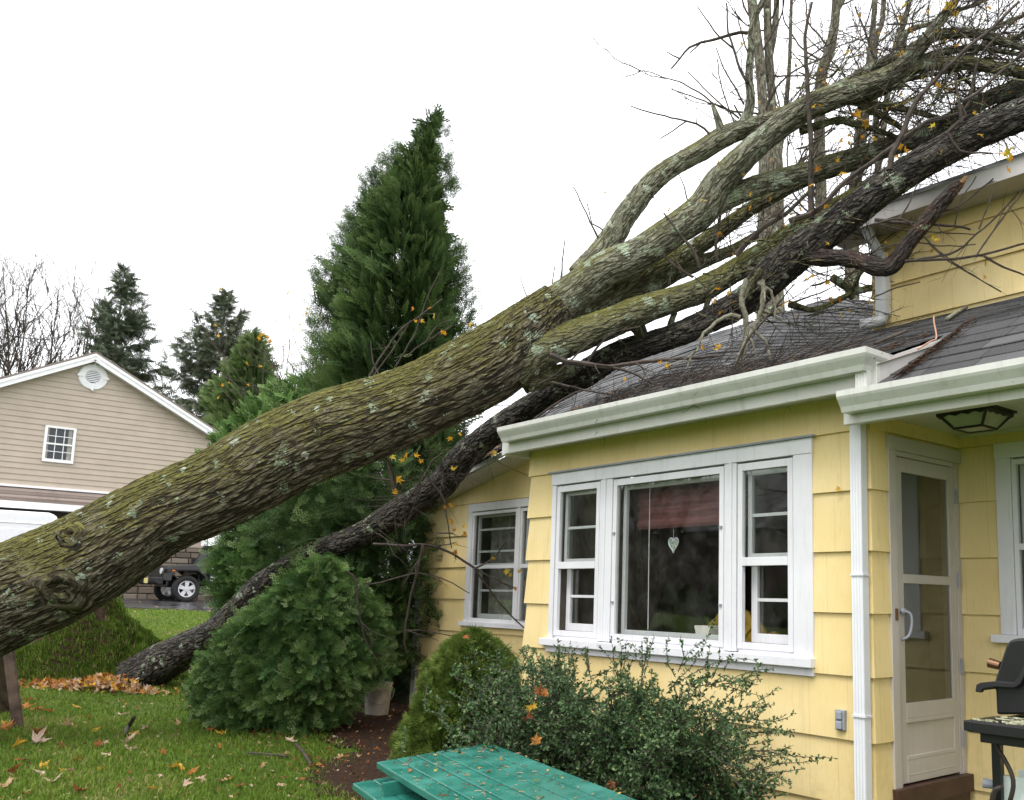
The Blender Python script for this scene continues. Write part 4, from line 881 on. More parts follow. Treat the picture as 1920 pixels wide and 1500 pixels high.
# crown masses beyond the ridge and at the frame's upper right
for k in range(70):
    x, y = RNG.uniform(1540, 1930), RNG.uniform(40, 210); p = P(x, y, RNG.uniform(8.0, 9.6)); grow(tw, p, R3*RNG.uniform(.2, 1)+U3*RNG.normal(.25, .5)+F3*RNG.normal(0, .5), RNG.uniform(.6, 1.5), RNG.uniform(.004, .009), 2, .2, 4, .6, tips, (3, 6))
for k in range(64):
    x, y = RNG.uniform(1280, 1640), RNG.uniform(400, 600); p = P(x, y, RNG.uniform(8.3, 9.2)); grow(tw, p, R3*RNG.uniform(-.3, 1)+U3*RNG.normal(.1, .6)+F3*RNG.normal(0, .4), RNG.uniform(.4, 1.0), RNG.uniform(.003, .008), 2, .0, 4, .7, tips, (2, 5))
tw.build("twigs", M["twig"], oak, kind="stuff")
# dark trunk: twigs lying on the roof and hanging in front of the wall
tw = MB()
RF = [([(1400,590),(1402,600),(1398,650),(1393,690),(1380,706)], 8.1, 8, 4), ([(1428,525),(1430,560),(1424,590),(1400,640),(1385,670),(1378,702)], 8.1, 10, 6), ([(1400,525),(1393,560),(1396,590),(1398,612)], 8.2, 12, 9), ([(1388,595),(1370,592),(1345,605),(1320,625),(1305,655),(1285,690)], 8.1, 9, 4), ([(1410,612),(1430,640),(1440,655),(1446,680),(1440,690)], 8.1, 7, 4), ([(1400,626),(1420,668),(1424,690)], 8.0, 5, 3), ([(1420,530),(1445,545),(1450,570),(1453,600)], 8.2, 7, 4)]
for pts, d, a, b in RF:
    s = line_px(tw2, pts, d, a, b, 8, .02)
    for q in range(int(len(s)*.2)):
        i = RNG.integers(1, len(s)); grow(tw2, s[i, :3], U(s[i, :3]-s[i-1, :3])+RNG.normal(0, .6, 3), RNG.uniform(.06, .25), s[i, 3]*.5, 1, -.2, 4)
for k in range(230):
    x = RNG.uniform(-6.4, -3.9); y = RNG.uniform(4.45, 5.9); z = z_w(x, y)+.03; a = RNG.uniform(-.6, .9); grow(tw, (x, y, z), (math.cos(a), math.sin(a), math.sin(a)*.4+.03), RNG.uniform(.15, .8), RNG.uniform(.002, .006), 1, -.05, 4, .45)
GRD = [([(700,1020),(760,1023),(795,1021),(830,1030),(860,1045),(890,1065)], 10.0, 6, 5), ([(890,1066),(920,1050),(935,1035),(948,1016)], 9.5, 4, 2), ([(890,1066),(920,1082),(965,1102)], 9.5, 4, 2), ([(890,1066),(910,1095),(940,1135),(982,1178)], 9.5, 5, 3),
 ([(793,1022),(785,1060),(775,1100),(768,1130),(760,1180),(758,1205),(762,1222)], 9.8, 6, 4), ([(778,1075),(740,1085),(700,1095),(685,1093)], 9.8, 4, 2), ([(782,1073),(830,1085),(880,1112)], 9.8, 3, 2), ([(650,1072),(668,1090),(672,1140),(685,1200),(708,1240)], 9.4, 5, 3), ([(672,1160),(700,1185),(740,1200)], 9.4, 3, 2),
 ([(805,900),(825,925),(833,940),(838,970),(842,1000),(847,1028)], 9.7, 4, 2), ([(760,1182),(800,1183),(860,1195)], 9.8, 3, 2), ([(745,940),(735,900),(728,870),(740,850)], 9.9, 6, 3), ([(760,945),(790,900),(815,860),(830,850)], 9.8, 5, 3), ([(850,1000),(820,1000),(800,1015)], 9.7, 3, 2),
 ([(690,800),(720,850),(735,880),(742,915)], 9.0, 6, 4), ([(690,710),(720,660),(750,620),(790,590),(830,560)], 8.6, 4, 2), ([(700,705),(740,650),(770,600)], 8.6, 3, 2), ([(760,670),(800,640),(850,610)], 8.6, 3, 2), ([(740,690),(775,630),(800,560),(830,500)], 8.7, 3, 1.5), ([(800,640),(815,615),(845,600)], 8.6, 3, 2), ([(720,720),(700,680),(695,640)], 8.6, 4, 2)]
for pts, d, a, b in GRD:
    s = line_px(tw, pts, d, a, b)
    for q in range(int(len(s)*.14)):
        i = RNG.integers(1, len(s)); grow(tw, s[i, :3], U(s[i, :3]-s[i-1, :3])+RNG.normal(0, .6, 3), RNG.uniform(.1, .4), s[i, 3]*.5, 1, -.2, 4)
for k in range(80):
    x = RNG.uniform(700, 1000); c = P(x, np.interp(x, [700, 1000], [985, 765])+RNG.normal(0, 12), 9.8); grow(tw, c, R3*RNG.uniform(-.6, .8)+U3*RNG.normal(0, .5)-F3*RNG.uniform(0, .6), RNG.uniform(.2, .7), RNG.uniform(.002, .005), 1, -.1, 4, .6)
tw.build("twigs", M["twig"], dark, kind="stuff"); tw2.build("twigs", M["paletwig"], dark, kind="stuff")

# --- maple leaves
LOBES = []
for k in range(5):
    a = math.radians(-110+k*55); LOBES.append((a, [.72, .92, 1.0, .92, .72][k]))
def leaf_shape():
    pts = [(0, -.12)]; prev = None
    for i, (a, L) in enumerate(LOBES):
        for da, q in ((-.30, .60), (-.14, .66), (0, 1.0), (.14, .66), (.30, .60)): pts.append((math.sin(a+da)*L*q, math.cos(a+da)*L*q + .12))
        if i < 4: b = (a+LOBES[i+1][0])/2; pts.append((math.sin(b)*.36, math.cos(b)*.36+.12))
    return np.array(pts)
LEAF = leaf_shape(); LEAFN = len(LEAF)
def add_leaf(mb, p, nrm, size, tint, curl=.35, spin=None):
    nrm = U(nrm); a = U(np.cross(nrm, RNG.normal(0, 1, 3))); b = np.cross(nrm, a); r2 = (LEAF**2).sum(1); ph = RNG.uniform(0, 6.28); fold = RNG.uniform(-.5, .5)*curl*1.6
    z = curl*r2*RNG.uniform(.2, 1)*.6 + fold*np.abs(LEAF[:, 0]) + curl*.3*np.sin(LEAF[:, 0]*3+ph)
    jit = RNG.uniform(.72, 1.12, LEAFN)[:, None]; Vv = np.vstack([[[0, .1, 0]], np.c_[LEAF*jit, z]])*size*.5
    W = np.asarray(p)+Vv[:, :1]*a+Vv[:, 1:2]*b+Vv[:, 2:]*nrm; i = np.arange(LEAFN); mb.add(W, np.stack([np.zeros(LEAFN, int), 1+i, 1+(i+1) % LEAFN], 1), np.clip(tint+RNG.normal(0, .05, LEAFN+1), 0, 1))
lv = MB()
LP_OAK = [(1784,15,8.1,40),(1795,25,8.1,26),(1700,8,8.7,24),(1690,35,8.7,30),(1693,100,8.5,24),(1690,110,8.5,20),(1682,132,8.4,14),(1857,18,8.2,24),(1548,155,8.6,30),(1615,225,8.3,36),(1612,215,8.3,30),(1625,230,8.3,26),(1604,215,8.3,20),(1762,163,7.9,20),(1752,234,7.6,26),(1694,280,7.9,34),(1690,276,7.9,24),(1682,295,7.9,18),(1572,302,8.1,16),(1575,325,8.1,18),(1582,325,8.0,20),(1533,320,8.1,22),(1837,252,7.3,20),(1826,213,7.5,14),(1885,285,7.2,34),(1893,300,7.2,30),(1880,290,7.2,26),(1890,315,7.2,22),(1770,74,8.2,18),(1920,30,8.1,20),(1900,45,8.1,16),(1800,80,8.2,16),(1134,360,9,14),(1131,325,9,9),(1575,265,8.4,16),(1590,268,8.4,18),(1640,262,8.3,16),(1375,478,8.4,14),(1755,447,7.5,20),(1757,455,7.5,22),(1748,445,7.5,16),(1847,518,7.4,14),(1660,455,7.7,12),(1662,478,7.7,14)]
LP_DARK = [(775,578,8.5,14),(803,578,8.5,14),(815,590,8.5,16),(790,600,8.5,12),(830,620,8.5,14),(833,626,8.5,14),(780,604,8.5,10),(880,608,8.6,14),(760,850,9.6,20),(778,855,9.6,18),(745,900,9.7,22),(740,925,9.7,18),(755,865,9.6,16),(735,855,9.6,16),(790,862,9.6,16),(850,880,9.5,20),(845,945,9.5,16),(847,975,9.5,18),(850,950,9.5,14),(873,1000,9.5,16),(870,985,9.5,12),(852,995,9.5,12),(857,1020,9.5,16),(856,1035,9.5,16),(948,1070,9.3,20),(955,1080,9.3,14),(965,1105,9.3,14),(975,1072,9.3,14),(925,1045,9.3,12),(832,950,9.5,12),(1250,688,8,18),(1240,680,8,14),(1340,655,8,16),(1350,650,8,18),(1365,548,8.3,16),(1345,540,8.3,16),(1340,563,8.3,14),(1470,570,8.2,20),(1480,565,8.2,18),(1555,560,8.2,18),(1575,562,8.2,20),(1560,570,8.2,16),(1550,528,8.1,18),(1520,517,8.1,16),(1510,525,8.1,14),(1577,588,8.1,14),(1633,566,8.0,14),(1590,585,8.1,12),(1172,710,8.2,14),(930,848,9.3,22),(862,815,9.5,14),(845,820,9.5,16),(838,800,9.5,14)]
for x, y, d, s in LP_OAK: add_leaf(lv, P(x, y, d), RNG.normal(0, .5, 3)-F3*.8+(0, 0, .3), s*1.0*d/F_PX, np.clip(RNG.normal(.5, .25), 0, .9), .6)
for t in tips[::36]: add_leaf(lv, t, RNG.normal(0, 1, 3), RNG.uniform(.05, .09), RNG.uniform(.1, .8), .6)
lv.build("leaves", M["twig"] and GREENS["hanging"], oak)
lv = MB()
for x, y, d, s in LP_DARK: add_leaf(lv, P(x, y, d), RNG.normal(0, .5, 3)-F3*.7+(0, 0, .2), s*1.1*d/F_PX, np.clip(RNG.normal(.45, .25), 0, .9), .7)
lv.build("leaves", GREENS["hanging"], dark)

# ------------------------------------------------------------------ evergreens and shrubs
def frond_template(kind):
    """a flat spray along +X (unit length) as quads: (verts, faces)"""
    V = []; F = []
    def blade(p, a, L, wd, z=0.0):
        c, s_ = math.cos(a), math.sin(a); q = np.array([[0, 0], [.45*L, wd], [L, 0], [.45*L, -wd]]); b = len(V)
        for u, v in q:
            x = p[0]+u*c-v*s_; y = p[1]+u*s_+v*c; V.append((x, y, z - .22*x*x + .10*abs(y)))
        F.append((b, b+1, b+2, b+3))
    if kind == "fan":        # lacy cypress-like spray
        blade((0, 0), 0, 1.0, .012)
        for k in range(7):
            t = .08+.13*k; L = .44*(1-.70*t)*(.8+.4*((k*7) % 3)/2)
            for sg in (-1, 1):
                a = sg*(.72-.28*t); p = (t, 0); blade(p, a, L, .011)
                for j, f in enumerate((.34, .66)):
                    q = (t+L*f*math.cos(a), L*f*math.sin(a)); blade(q, a-sg*.6, L*.36*(1.1-f*.5), .013); blade(q, a+sg*.5, L*.30*(1.1-f*.5), .012)
    elif kind == "coarse":   # the same read from farther off
        blade((0, 0), 0, 1.0, .03)
        for k in range(6):
            t = .08+.145*k; L = .46*(1-.65*t)
            for sg in (-1, 1):
                a = sg*(.75-.3*t); blade((t, 0), a, L, .030); blade((t+L*.45*math.cos(a), L*.45*math.sin(a)), a-sg*.55, L*.45, .03)
    elif kind == "spruce":   # needle-clad twig
        blade((0, 0), 0, 1.0, .045)
        for k in range(6):
            t = .08+.15*k
            for sg in (-1, 1): blade((t, 0), sg*.75, .30*(1-.4*t), .045, -.05)
    elif kind == "tuft":
        for k in range(9):
            a = -1.3+2.6*k/8; blade((0, 0), a, .8+.2*math.cos(a), .055, .12*math.sin(k*2.3))
    return np.array(V), np.array(F)
FT = {k: frond_template(k) for k in ("fan", "coarse", "spruce", "tuft")}
def scatter(mb, kind, pos, dirs, nrm, size, tint):
    """many copies of a spray at once; arrays of positions, directions, plane normals, sizes, tints"""
    V, F = FT[kind]; pos = np.asarray(pos); n = len(pos)
    d = dirs/np.linalg.norm(dirs, axis=1)[:, None]; s_ = np.cross(nrm, d); s_ /= np.maximum(1e-6, np.linalg.norm(s_, axis=1))[:, None]; u = np.cross(d, s_)
    W = pos[:, None, :] + (V[None, :, :1]*d[:, None, :] + V[None, :, 1:2]*s_[:, None, :] + V[None, :, 2:]*u[:, None, :])*np.asarray(size)[:, None, None]
    FF = (F[None] + (np.arange(n)*len(V))[:, None, None]).reshape(-1, 4)
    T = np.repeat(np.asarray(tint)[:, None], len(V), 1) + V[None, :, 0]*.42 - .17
    mb.add(W.reshape(-1, 3), FF, np.clip(T, 0, 1).ravel())
def nz(p, f, s=0): return np.array([mnoise.noise(Vector((a*f+s, b*f, c*f))) for a, b, c in p])
def crown(mb, kind, axis_pts, prof, n, size, el=(-.2, .6), depth=.45, lump=.22, lf=1.3, seed=0, tint=(.5, .16), droop=0.0, planes="mixed", squash=1.0, clump=0.0):
    """sprays through the outer shell of a lumpy solid of revolution; axis_pts rows (x,y,z), prof [(t, r)]"""
    A = np.asarray(axis_pts, float); t = RNG.random(n*2); pt, pr = zip(*prof); r0 = np.interp(t, pt, pr); keep = RNG.random(n*2) < (r0/max(pr))**.8 ; t = t[keep][:n]; r0 = r0[keep][:n]; n = len(t)
    th = RNG.uniform(0, 2*np.pi, n); k = np.linspace(0, 1, len(A)); C = np.stack([np.interp(t, k, A[:, i]) for i in range(3)], 1)
    H = np.linalg.norm(A[-1]-A[0]); out = np.stack([np.cos(th), np.sin(th)*squash, np.zeros(n)], 1)
    q = np.stack([np.cos(th)*max(pr), np.sin(th)*max(pr), t*H], 1); L = nz(q, lf, seed); L2 = nz(q, lf*2.7, seed+9)
    R = r0*(1+lump*L*1.6+lump*.7*L2+(.16*nz(q, 6.0, seed+17) if clump else 0))*(1-depth*RNG.random(n)**1.7)
    pos = C + out*R[:, None]; e = RNG.uniform(*el, n); d = out*np.cos(e)[:, None] + np.array([0, 0, 1])*np.sin(e)[:, None] + RNG.normal(0, .28, (n, 3)) - np.array([0, 0, droop])
    up = np.array([0, 0, 1.0]); side = np.cross(np.broadcast_to(up, (n, 3)), out)
    if planes == "flat": N = up + RNG.normal(0, .35, (n, 3)) + out*.35
    elif planes == "radial": N = side + RNG.normal(0, .5, (n, 3))
    else: N = RNG.normal(0, 1, (n, 3)) + out*.4
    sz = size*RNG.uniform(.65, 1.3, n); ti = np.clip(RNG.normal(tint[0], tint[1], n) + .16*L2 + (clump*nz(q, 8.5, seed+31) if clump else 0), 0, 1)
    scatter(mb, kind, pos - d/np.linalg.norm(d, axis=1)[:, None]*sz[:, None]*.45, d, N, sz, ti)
def stem(parent, p, q, r0, r1, mat="twig", n=10, name="trunk", lump=.1):
    m = MB(); s_ = spline(np.array([[*p, r0], [*(np.asarray(p)*.5+np.asarray(q)*.5+RNG.normal(0, r0*.6, 3)), (r0+r1)/2], [*q, r1]]), .12); m.tube(s_[:, :3], s_[:, 3], n, True, .5, lump, off=RNG.uniform(0, 9, 3)*(1, 0, 0)); return m.build(name, M[mat], parent, smooth=True)

# near lacy shrub with the thin trunk resting through it
c = P(560, 1345, 9.65); g = gz(c[0], c[1])
sh = empty("evergreen_shrub", (c[0], c[1], g), "broad lacy evergreen shrub with drooping sprays beside the dark trunk", "shrub")
base = np.array([c[0], c[1], g]); mb = MB()
tops = [(605, 1122, 9.75, .46), (545, 1172, 9.5, .48), (655, 1165, 9.8, .44), (487, 1215, 9.4, .44), (435, 1262, 9.4, .36), (590, 1225, 9.3, .52), (655, 1232, 9.6, .40), (515, 1285, 9.3, .48), (575, 1300, 9.3, .42), (418, 1305, 9.35, .30), (460, 1300, 9.3, .38)]
for x, y, d, r in tops:
    p = P(x, y, d); q = p + (0, 0, r*.95); lo = p - (0, 0, r*.75)
    if lo[2] < g: lo[2] = g+.02
    crown(mb, "fan", [lo, p, q], [(0, r*.75), (.35, r), (.7, r*.72), (1, .08)], int(3100*r**1.5)+120, .23, (-.5, .65), .62, .30, 2.2, x, (.5, .2), .20, "mixed", 1.0, .55)
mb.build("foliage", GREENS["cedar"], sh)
for k in range(7): x, y, d, r = tops[k]; stem(sh, base+RNG.normal(0, .15, 3)*(1, 1, 0), P(x, y, d)+(0, 0, r*.3), .035, .008, name="stem")

# tall arborvitae behind the trunk
b = P(742, 1180, 13.4); b[2] = gz(b[0], b[1]); top = P(818, 215, 13.6)
av = empty("arborvitae_tree", b, "tall dark green arborvitae with a leaning feathery top behind the trunk", "tree")
mid = [b+(0, 0, .15)] + [P(x, y, 13.45) for x, y in ((738, 1000), (735, 850), (733, 700), (737, 600), (745, 500), (762, 400), (785, 310))] + [top]
mid = np.array(mid); kk = np.linspace(0, 1, len(mid)); pxm = 13.45/F_PX
prof = [(0, 150*pxm), (.125, 190*pxm), (.25, 168*pxm), (.375, 126*pxm), (.5, 120*pxm), (.625, 104*pxm), (.75, 66*pxm), (.875, 26*pxm), (.94, 7*pxm), (1, .6*pxm)]
mb = MB(); crown(mb, "coarse", mid, [(t, r*.9) for t, r in prof], 3600, .36, (.2, 1.1), .55, .30, 1.2, 3, (.45, .17), 0, "radial")
crown(mb, "fan", mid, prof, 3600, .30, (.1, 1.2), .35, .36, .9, 3, (.52, .18), 0, "radial")
for x, y, d, r in ((700, 345, 13.4, .20), (655, 440, 13.4, .24), (622, 500, 13.4, .28), (835, 335, 13.5, .18), (862, 560, 13.4, .3), (868, 620, 13.4, .35), (800, 270, 13.5, .2), (826, 232, 13.5, .09), (742, 285, 13.5, .12), (835, 270, 13.6, .13), (816, 226, 13.6, .06), (790, 238, 13.5, .06), (608, 600, 13.3, .3), (852, 490, 13.4, .25), (610, 680, 13.3, .3), (885, 690, 13.4, .35), (735, 310, 13.4, .2), (682, 395, 13.4, .2)):
    p = P(x, y, d); crown(mb, "fan", [p-(0, 0, r*1.6), p, p+(0, 0, r*1.5)], [(0, r*.7), (.4, r), (1, .03)], 90 if r > .15 else 26, .27 if r > .15 else .20, (.3, 1.2), .8, .2, 2, x, (.5, .17), 0, "radial")
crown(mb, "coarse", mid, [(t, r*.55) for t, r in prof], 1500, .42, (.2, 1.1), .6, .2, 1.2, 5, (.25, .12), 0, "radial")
mb.build("crown", GREENS["arbor"], av); stem(av, b, P(800, 290, 13.5), .16, .02, "greybark")
# lower evergreens in the shade between trunk and house
def bush(name, label, px, py, d, parts, mat, kind, n, size, el, planes, droop=.1, group=None, depth=.5, cat="shrub", tint=(.45, .17)):
    c = P(px, py, d); c[2] = gz(c[0], c[1]); o = empty(name, c, label, cat, group); mb = MB()
    for x, y, r in parts:
        p = P(x, y, d+RNG.uniform(-.3, .3)); lo = p-(0, 0, r*.9); lo[2] = max(lo[2], c[2]); crown(mb, kind, [lo, p, p+(0, 0, r*1.25)], [(0, r*.7), (.4, r), (.75, r*.7), (1, .06)], n, size, el, depth, .22, 1.8, x, tint, droop, planes)
    mb.build("foliage", GREENS[mat], o)
    for x, y, r in parts[::2]: stem(o, c+RNG.normal(0, .12, 3)*(1, 1, 0), P(x, y, d), .04, .01, name="stem")
    return o
bush("evergreen_shrub", "dark evergreen shrub in the shade under the leaning trunk, left of the house corner", 690, 1290, 11.4, [(560, 960, .65), (640, 920, .7), (720, 930, .65), (600, 1020, .7), (690, 1040, .75), (755, 1060, .6), (720, 1140, .7), (640, 1130, .6), (755, 1200, .55), (700, 1230, .6)], "arbor", "fan", 330, .30, (-.3, .7), "mixed", .2, tint=(.36, .16))
bush("evergreen_shrub", "feathery green shrub in front of the black car", 465, 1180, 13.2, [(480, 980, .5), (455, 1040, .42), (510, 1040, .55), (462, 1095, .45), (510, 1110, .55), (530, 960, .5), (470, 940, .35)], "cedar", "fan", 330, .32, (-.2, .7), "mixed", .15)
bush("evergreen_shrub", "green cedar bush showing above the mossy trunk", 560, 1130, 18, [(570, 775, .65), (525, 790, .65), (470, 830, .55), (610, 770, .75), (560, 850, .9), (440, 850, .5), (500, 870, .9), (600, 860, .9), (630, 760, .6)], "cedar", "coarse", 280, .42, (0, 1.), "mixed", .0, tint=(.6, .16))

# clipped dwarf spruce and the holly at the wing's corner
c = P(872, 1330, 6.75); c[2] = gz(c[0], c[1])
al = empty("dwarf_spruce", c, "dense cone-shaped dwarf spruce in front of the house window", "shrub")
mb = MB(); topz = P(890, 1186, 6.75)
prof = [(0, .44), (.12, .51), (.35, .48), (.6, .41), (.8, .33), (.93, .21), (1, .05)]
ax_ = [c+(0, 0, .02), c*.5+topz*.5, topz+(0, 0, .02)]
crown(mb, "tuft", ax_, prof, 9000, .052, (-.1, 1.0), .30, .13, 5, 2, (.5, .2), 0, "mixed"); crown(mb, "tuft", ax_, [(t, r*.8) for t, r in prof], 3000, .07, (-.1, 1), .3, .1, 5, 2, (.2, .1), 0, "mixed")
mb.build("foliage", GREENS["alberta"], al); stem(al, c, topz-(0, 0, .2), .04, .01)

hc = np.array([-4.55, 3.98, 0.0]); hc[2] = gz(hc[0], hc[1])
ho = empty("holly_shrub", hc, "loose small-leaved holly shrub spreading along the wall behind the green table", "shrub")
LQ = np.array([[0, 0, 0], [.5, .26, .07], [1, 0, -.02], [.5, -.26, .07]])
lm = MB(); bm_ = MB()
def twig_leaves(p, d, L, dens, sz):
    k = max(4, int(L/.03)); d = U(d); pts = [np.asarray(p, float)]
    for i in range(k): d = U(d+RNG.normal(0, .10, 3)+(0, 0, .012)); pts.append(pts[-1]+d*L/k)
    pts = np.array(pts); bm_.tube(pts, np.linspace(.0032, .0011, k+1), 4, False); n = int(L*dens)
    tt = RNG.random(n)**.8*k; i = np.minimum(tt.astype(int), k-1); pos = pts[i]+(pts[i+1]-pts[i])*(tt-i)[:, None]
    dd = U(d)[None]*RNG.uniform(.1, .9, n)[:, None] + RNG.normal(0, .75, (n, 3)); dd /= np.linalg.norm(dd, axis=1)[:, None]
    nn = np.array([0, 0, .8]) + RNG.normal(0, .6, (n, 3)); s_ = np.cross(nn, dd); s_ /= np.linalg.norm(s_, axis=1)[:, None]; u = np.cross(dd, s_); z = sz*RNG.uniform(.6, 1.3, n)
    W = pos[:, None]+(LQ[None, :, :1]*dd[:, None]+LQ[None, :, 1:2]*s_[:, None]+LQ[None, :, 2:]*u[:, None])*z[:, None, None]
    F = (np.array([[0, 1, 2, 3]])[None]+(np.arange(n)*4)[:, None, None]).reshape(-1, 4); lm.add(W.reshape(-1, 3), F, np.repeat(np.clip(RNG.normal(.5, .22, n), 0, 1), 4))
stems = []
for k in range(52):
    a = RNG.uniform(0, 6.28); tx = RNG.uniform(-1.15, .92); ty = RNG.uniform(-.48, .42); h = RNG.uniform(.45, 1.02)*(1-.22*max(0, tx-.5))
    p = hc + np.array([tx*.35, ty*.4, 0]); q = hc + np.array([tx, ty, h]); m_ = (p+q)/2+(0, 0, .12)
    s_ = spline(np.array([[*p, .014], [*m_, .010], [*q, .004]]), .05); s_[:, :3] += RNG.normal(0, .006, (len(s_), 3)); bm_.tube(s_[:, :3], s_[:, 3], 6, False); stems.append(s_)
for s_ in stems:
    for q in range(74):
        i = RNG.integers(len(s_)//4, len(s_)); p = s_[i, :3]; o_ = p-hc; d = np.array([RNG.normal(.15, .8), RNG.normal(-.1, .6), RNG.normal(.25, .45)]) + np.array([o_[0]*.45, 0, 0]); twig_leaves(p, d, RNG.uniform(.12, .30), 130, .029)
for x0, y0, x1, y1 in ((1300,1330,1425,1325),(1320,1370,1460,1375),(1330,1410,1465,1405),(1330,1440,1462,1452),(1310,1290,1400,1275),(1250,1300,1290,1225),(1200,1290,1215,1218),(1160,1290,1165,1232),(1060,1290,1070,1232),(1000,1290,995,1230),(960,1280,985,1235),(1290,1300,1370,1250),(1350,1440,1440,1480),(1110,1280,1100,1240),(930,1290,905,1225),(900,1320,870,1240),(1330,1350,1450,1350)):
    a_ = onY(x0, y0, 3.75+RNG.uniform(-.1, .2)); b_ = onY(x1, y1, 3.75+RNG.uniform(-.2, .2)); L = np.linalg.norm(b_-a_); s0 = max(.1, L)
    for q in range(7): t = q/7; twig_leaves(a_+(b_-a_)*t, (b_-a_)+RNG.normal(0, .45*L, 3), s0*(1-t)*RNG.uniform(.8, 1.05)+.08, 110, .024)
lw_ = P(945, 1315, 5.85)
for k in range(340):   # the left lobe lies over the dwarf spruce
    p = lw_ + np.array([RNG.normal(0, .20), RNG.normal(0, .18), RNG.uniform(-.62, .22)]); twig_leaves(p, RNG.normal(0, .7, 3)+(0, 0, .35), RNG.uniform(.1, .24), 120, .027)
lm.build("foliage", GREENS["holly"], ho); bm_.build("stems", M["twig"], ho)
ml = MB()
for x, y, d, s in ((995,1330,5.5,22),(990,1342,5.5,20),(985,1350,5.5,16),(1000,1322,5.5,18),(1010,1300,5.6,30),(1025,1298,5.6,26),(1006,1393,5.2,30),(1148,1467,4.4,26),(872,1192,6.3,18)):
    add_leaf(ml, P(x, y, d-.25), -F3+RNG.normal(0, .3, 3)+(0, 0, .5), s*1.2*d/F_PX, RNG.uniform(.0, .6), .6)
ml.build("caught_leaves", GREENS["fallen"], ho)

# ------------------------------------------------------------------ far spruces, bare trees
def spruce(label, px, py_top, d, h_px, r_px, n_whorl, seed, group="spruces behind the barn", tint=(.45, .2)):
    top = P(px, py_top, d); b = np.array([top[0], top[1], float(gz(top[0], top[1]))]); o = empty("spruce_tree", b, label, "tree"); H = top[2]-b[2]
    stem(o, b, top, .22, .02, "greybark"); m = MB(); wood = MB(); R = r_px*d/F_PX; rr = np.random.default_rng(seed); Z0 = max(.12*H, H - h_px*d/F_PX)
    pos, dr, nn, sz, ti = [], [], [], [], []
    for k in range(n_whorl):
        f = (k+rr.random()*.6)/n_whorl; z = Z0+(H-Z0)*f
        for j in range(rr.integers(4, 7)):
            th = rr.uniform(0, 6.28); L = R*(1-f)**.85*rr.uniform(.6, 1.12)+.12; o2 = np.array([math.cos(th), math.sin(th), 0]); n_ = max(4, int(L/.22))
            el = .25+.5*f; pts = [np.array([b[0], b[1], b[2]+z])+(top-b)*(1, 1, 0)*f]
            for i in range(n_): e = el-.55*math.sin(math.pi*min(1, i/n_*1.1))*(1-f)+.35*(i/n_); pts.append(pts[-1]+(o2*math.cos(e)+np.array([0, 0, math.sin(e)]))*L/n_)
            wood.tube(pts, np.linspace(.03*(1-f)+.008, .004, len(pts)), 4, False)
            for i in range(1, len(pts)):
                if i/n_ < .15: continue
                for q in range(5):
                    t = pts[i]-pts[i-1]; sd2 = np.cross(t, (0, 0, 1)); pos.append(pts[i]+rr.normal(0, .04, 3)); dr.append(U(t)*rr.uniform(.2, .9)+U(sd2)*rr.choice((-1, 1))*rr.uniform(.1, .8)-np.array([0, 0, rr.uniform(-.1, .8)])); nn.append(rr.normal(0, 1, 3)); sz.append(rr.uniform(.28, .62)*min(1.2, .5+L/2)); ti.append(np.clip(rr.normal(*tint), 0, 1))
    scatter(m, "spruce", np.array(pos), np.array(dr), np.array(nn), np.array(sz), np.array(ti)); m.build("foliage", GREENS["spruce"], o); wood.build("branches", M["twig"], o)
spruce("thin dark spruce rising behind the barn's gable", 235, 500, 46, 330, 112, 24, 5)
spruce("open-branched spruce with a pointed top right of the barn", 425, 550, 44, 340, 150, 28, 8, tint=(.62, .2))
c = P(462, 900, 34); c[2] = gz(c[0], c[1]); cz = empty("cedar_tree", c, "bushy cedar with rounded crown beside the pointed spruce", "tree"); mb = MB()
ax_ = [P(462, 900, 34), P(460, 780, 34), P(465, 700, 34), P(478, 628, 34)]; q = 34/F_PX
crown(mb, "coarse", ax_, [(0, 70*q), (.4, 62*q), (.75, 36*q), (1, 4*q)], 2200, .55, (.2, 1.2), .7, .42, .9, 6, (.66, .2), 0, "radial"); mb.build("crown", GREENS["arbor"], cz); stem(cz, c, ax_[2], .2, .05, "greybark")
def bare_tree(label, base, dirs, mat, r0, L0, lvl, group=None, up=.35, spread=.5, n=7, tk_=.38):
    o = empty("bare_tree", base, label, "tree", group); m = MB(); t_ = MB()
    for d in dirs:
        k = 9; pts = [np.asarray(base, float)]; dd = U(d)
        for i in range(k): dd = U(dd+RNG.normal(0, .05, 3)+(0, 0, .05)); pts.append(pts[-1]+dd*L0/k)
        m.tube(spline(np.c_[pts, np.linspace(r0, r0*.12, k+1)], .25)[:, :3], np.interp(np.linspace(0, 1, len(spline(np.c_[pts, np.linspace(r0, r0*.25, k+1)], .25))), [0, .5, 1], [r0, r0*.5, r0*.05]), n, True, .5, .06, off=RNG.uniform(0, 9, 3)*(1, 0, 0))
        for q in range(16):
            i = RNG.integers(2, k); f = i/k; v = U(pts[i]-pts[i-1])+RNG.normal(0, spread, 3); grow(t_, pts[i], v, L0*RNG.uniform(.25, .5)*(1.2-f), r0*tk_*(1.1-f), lvl, up, 5, .42, None, (3, 6))
    m.build("trunk", M[mat], o, smooth=True); t_.build("branches", M["twig"], o, kind="stuff"); return o
b = P(40, 1090, 50); b[2] = gz(b[0], b[1])
bare_tree("pale leafless tree with upswept branches behind the barn roof", b, [R3*.04+U3, R3*.16+U3, R3*.30+U3, R3*.46+U3*.95, -R3*.18+U3, R3*.36+U3+F3*.3, -R3*.05+U3-F3*.2], "greybark", .15, 18.0, 3, None, .5, .38, 7, .62)
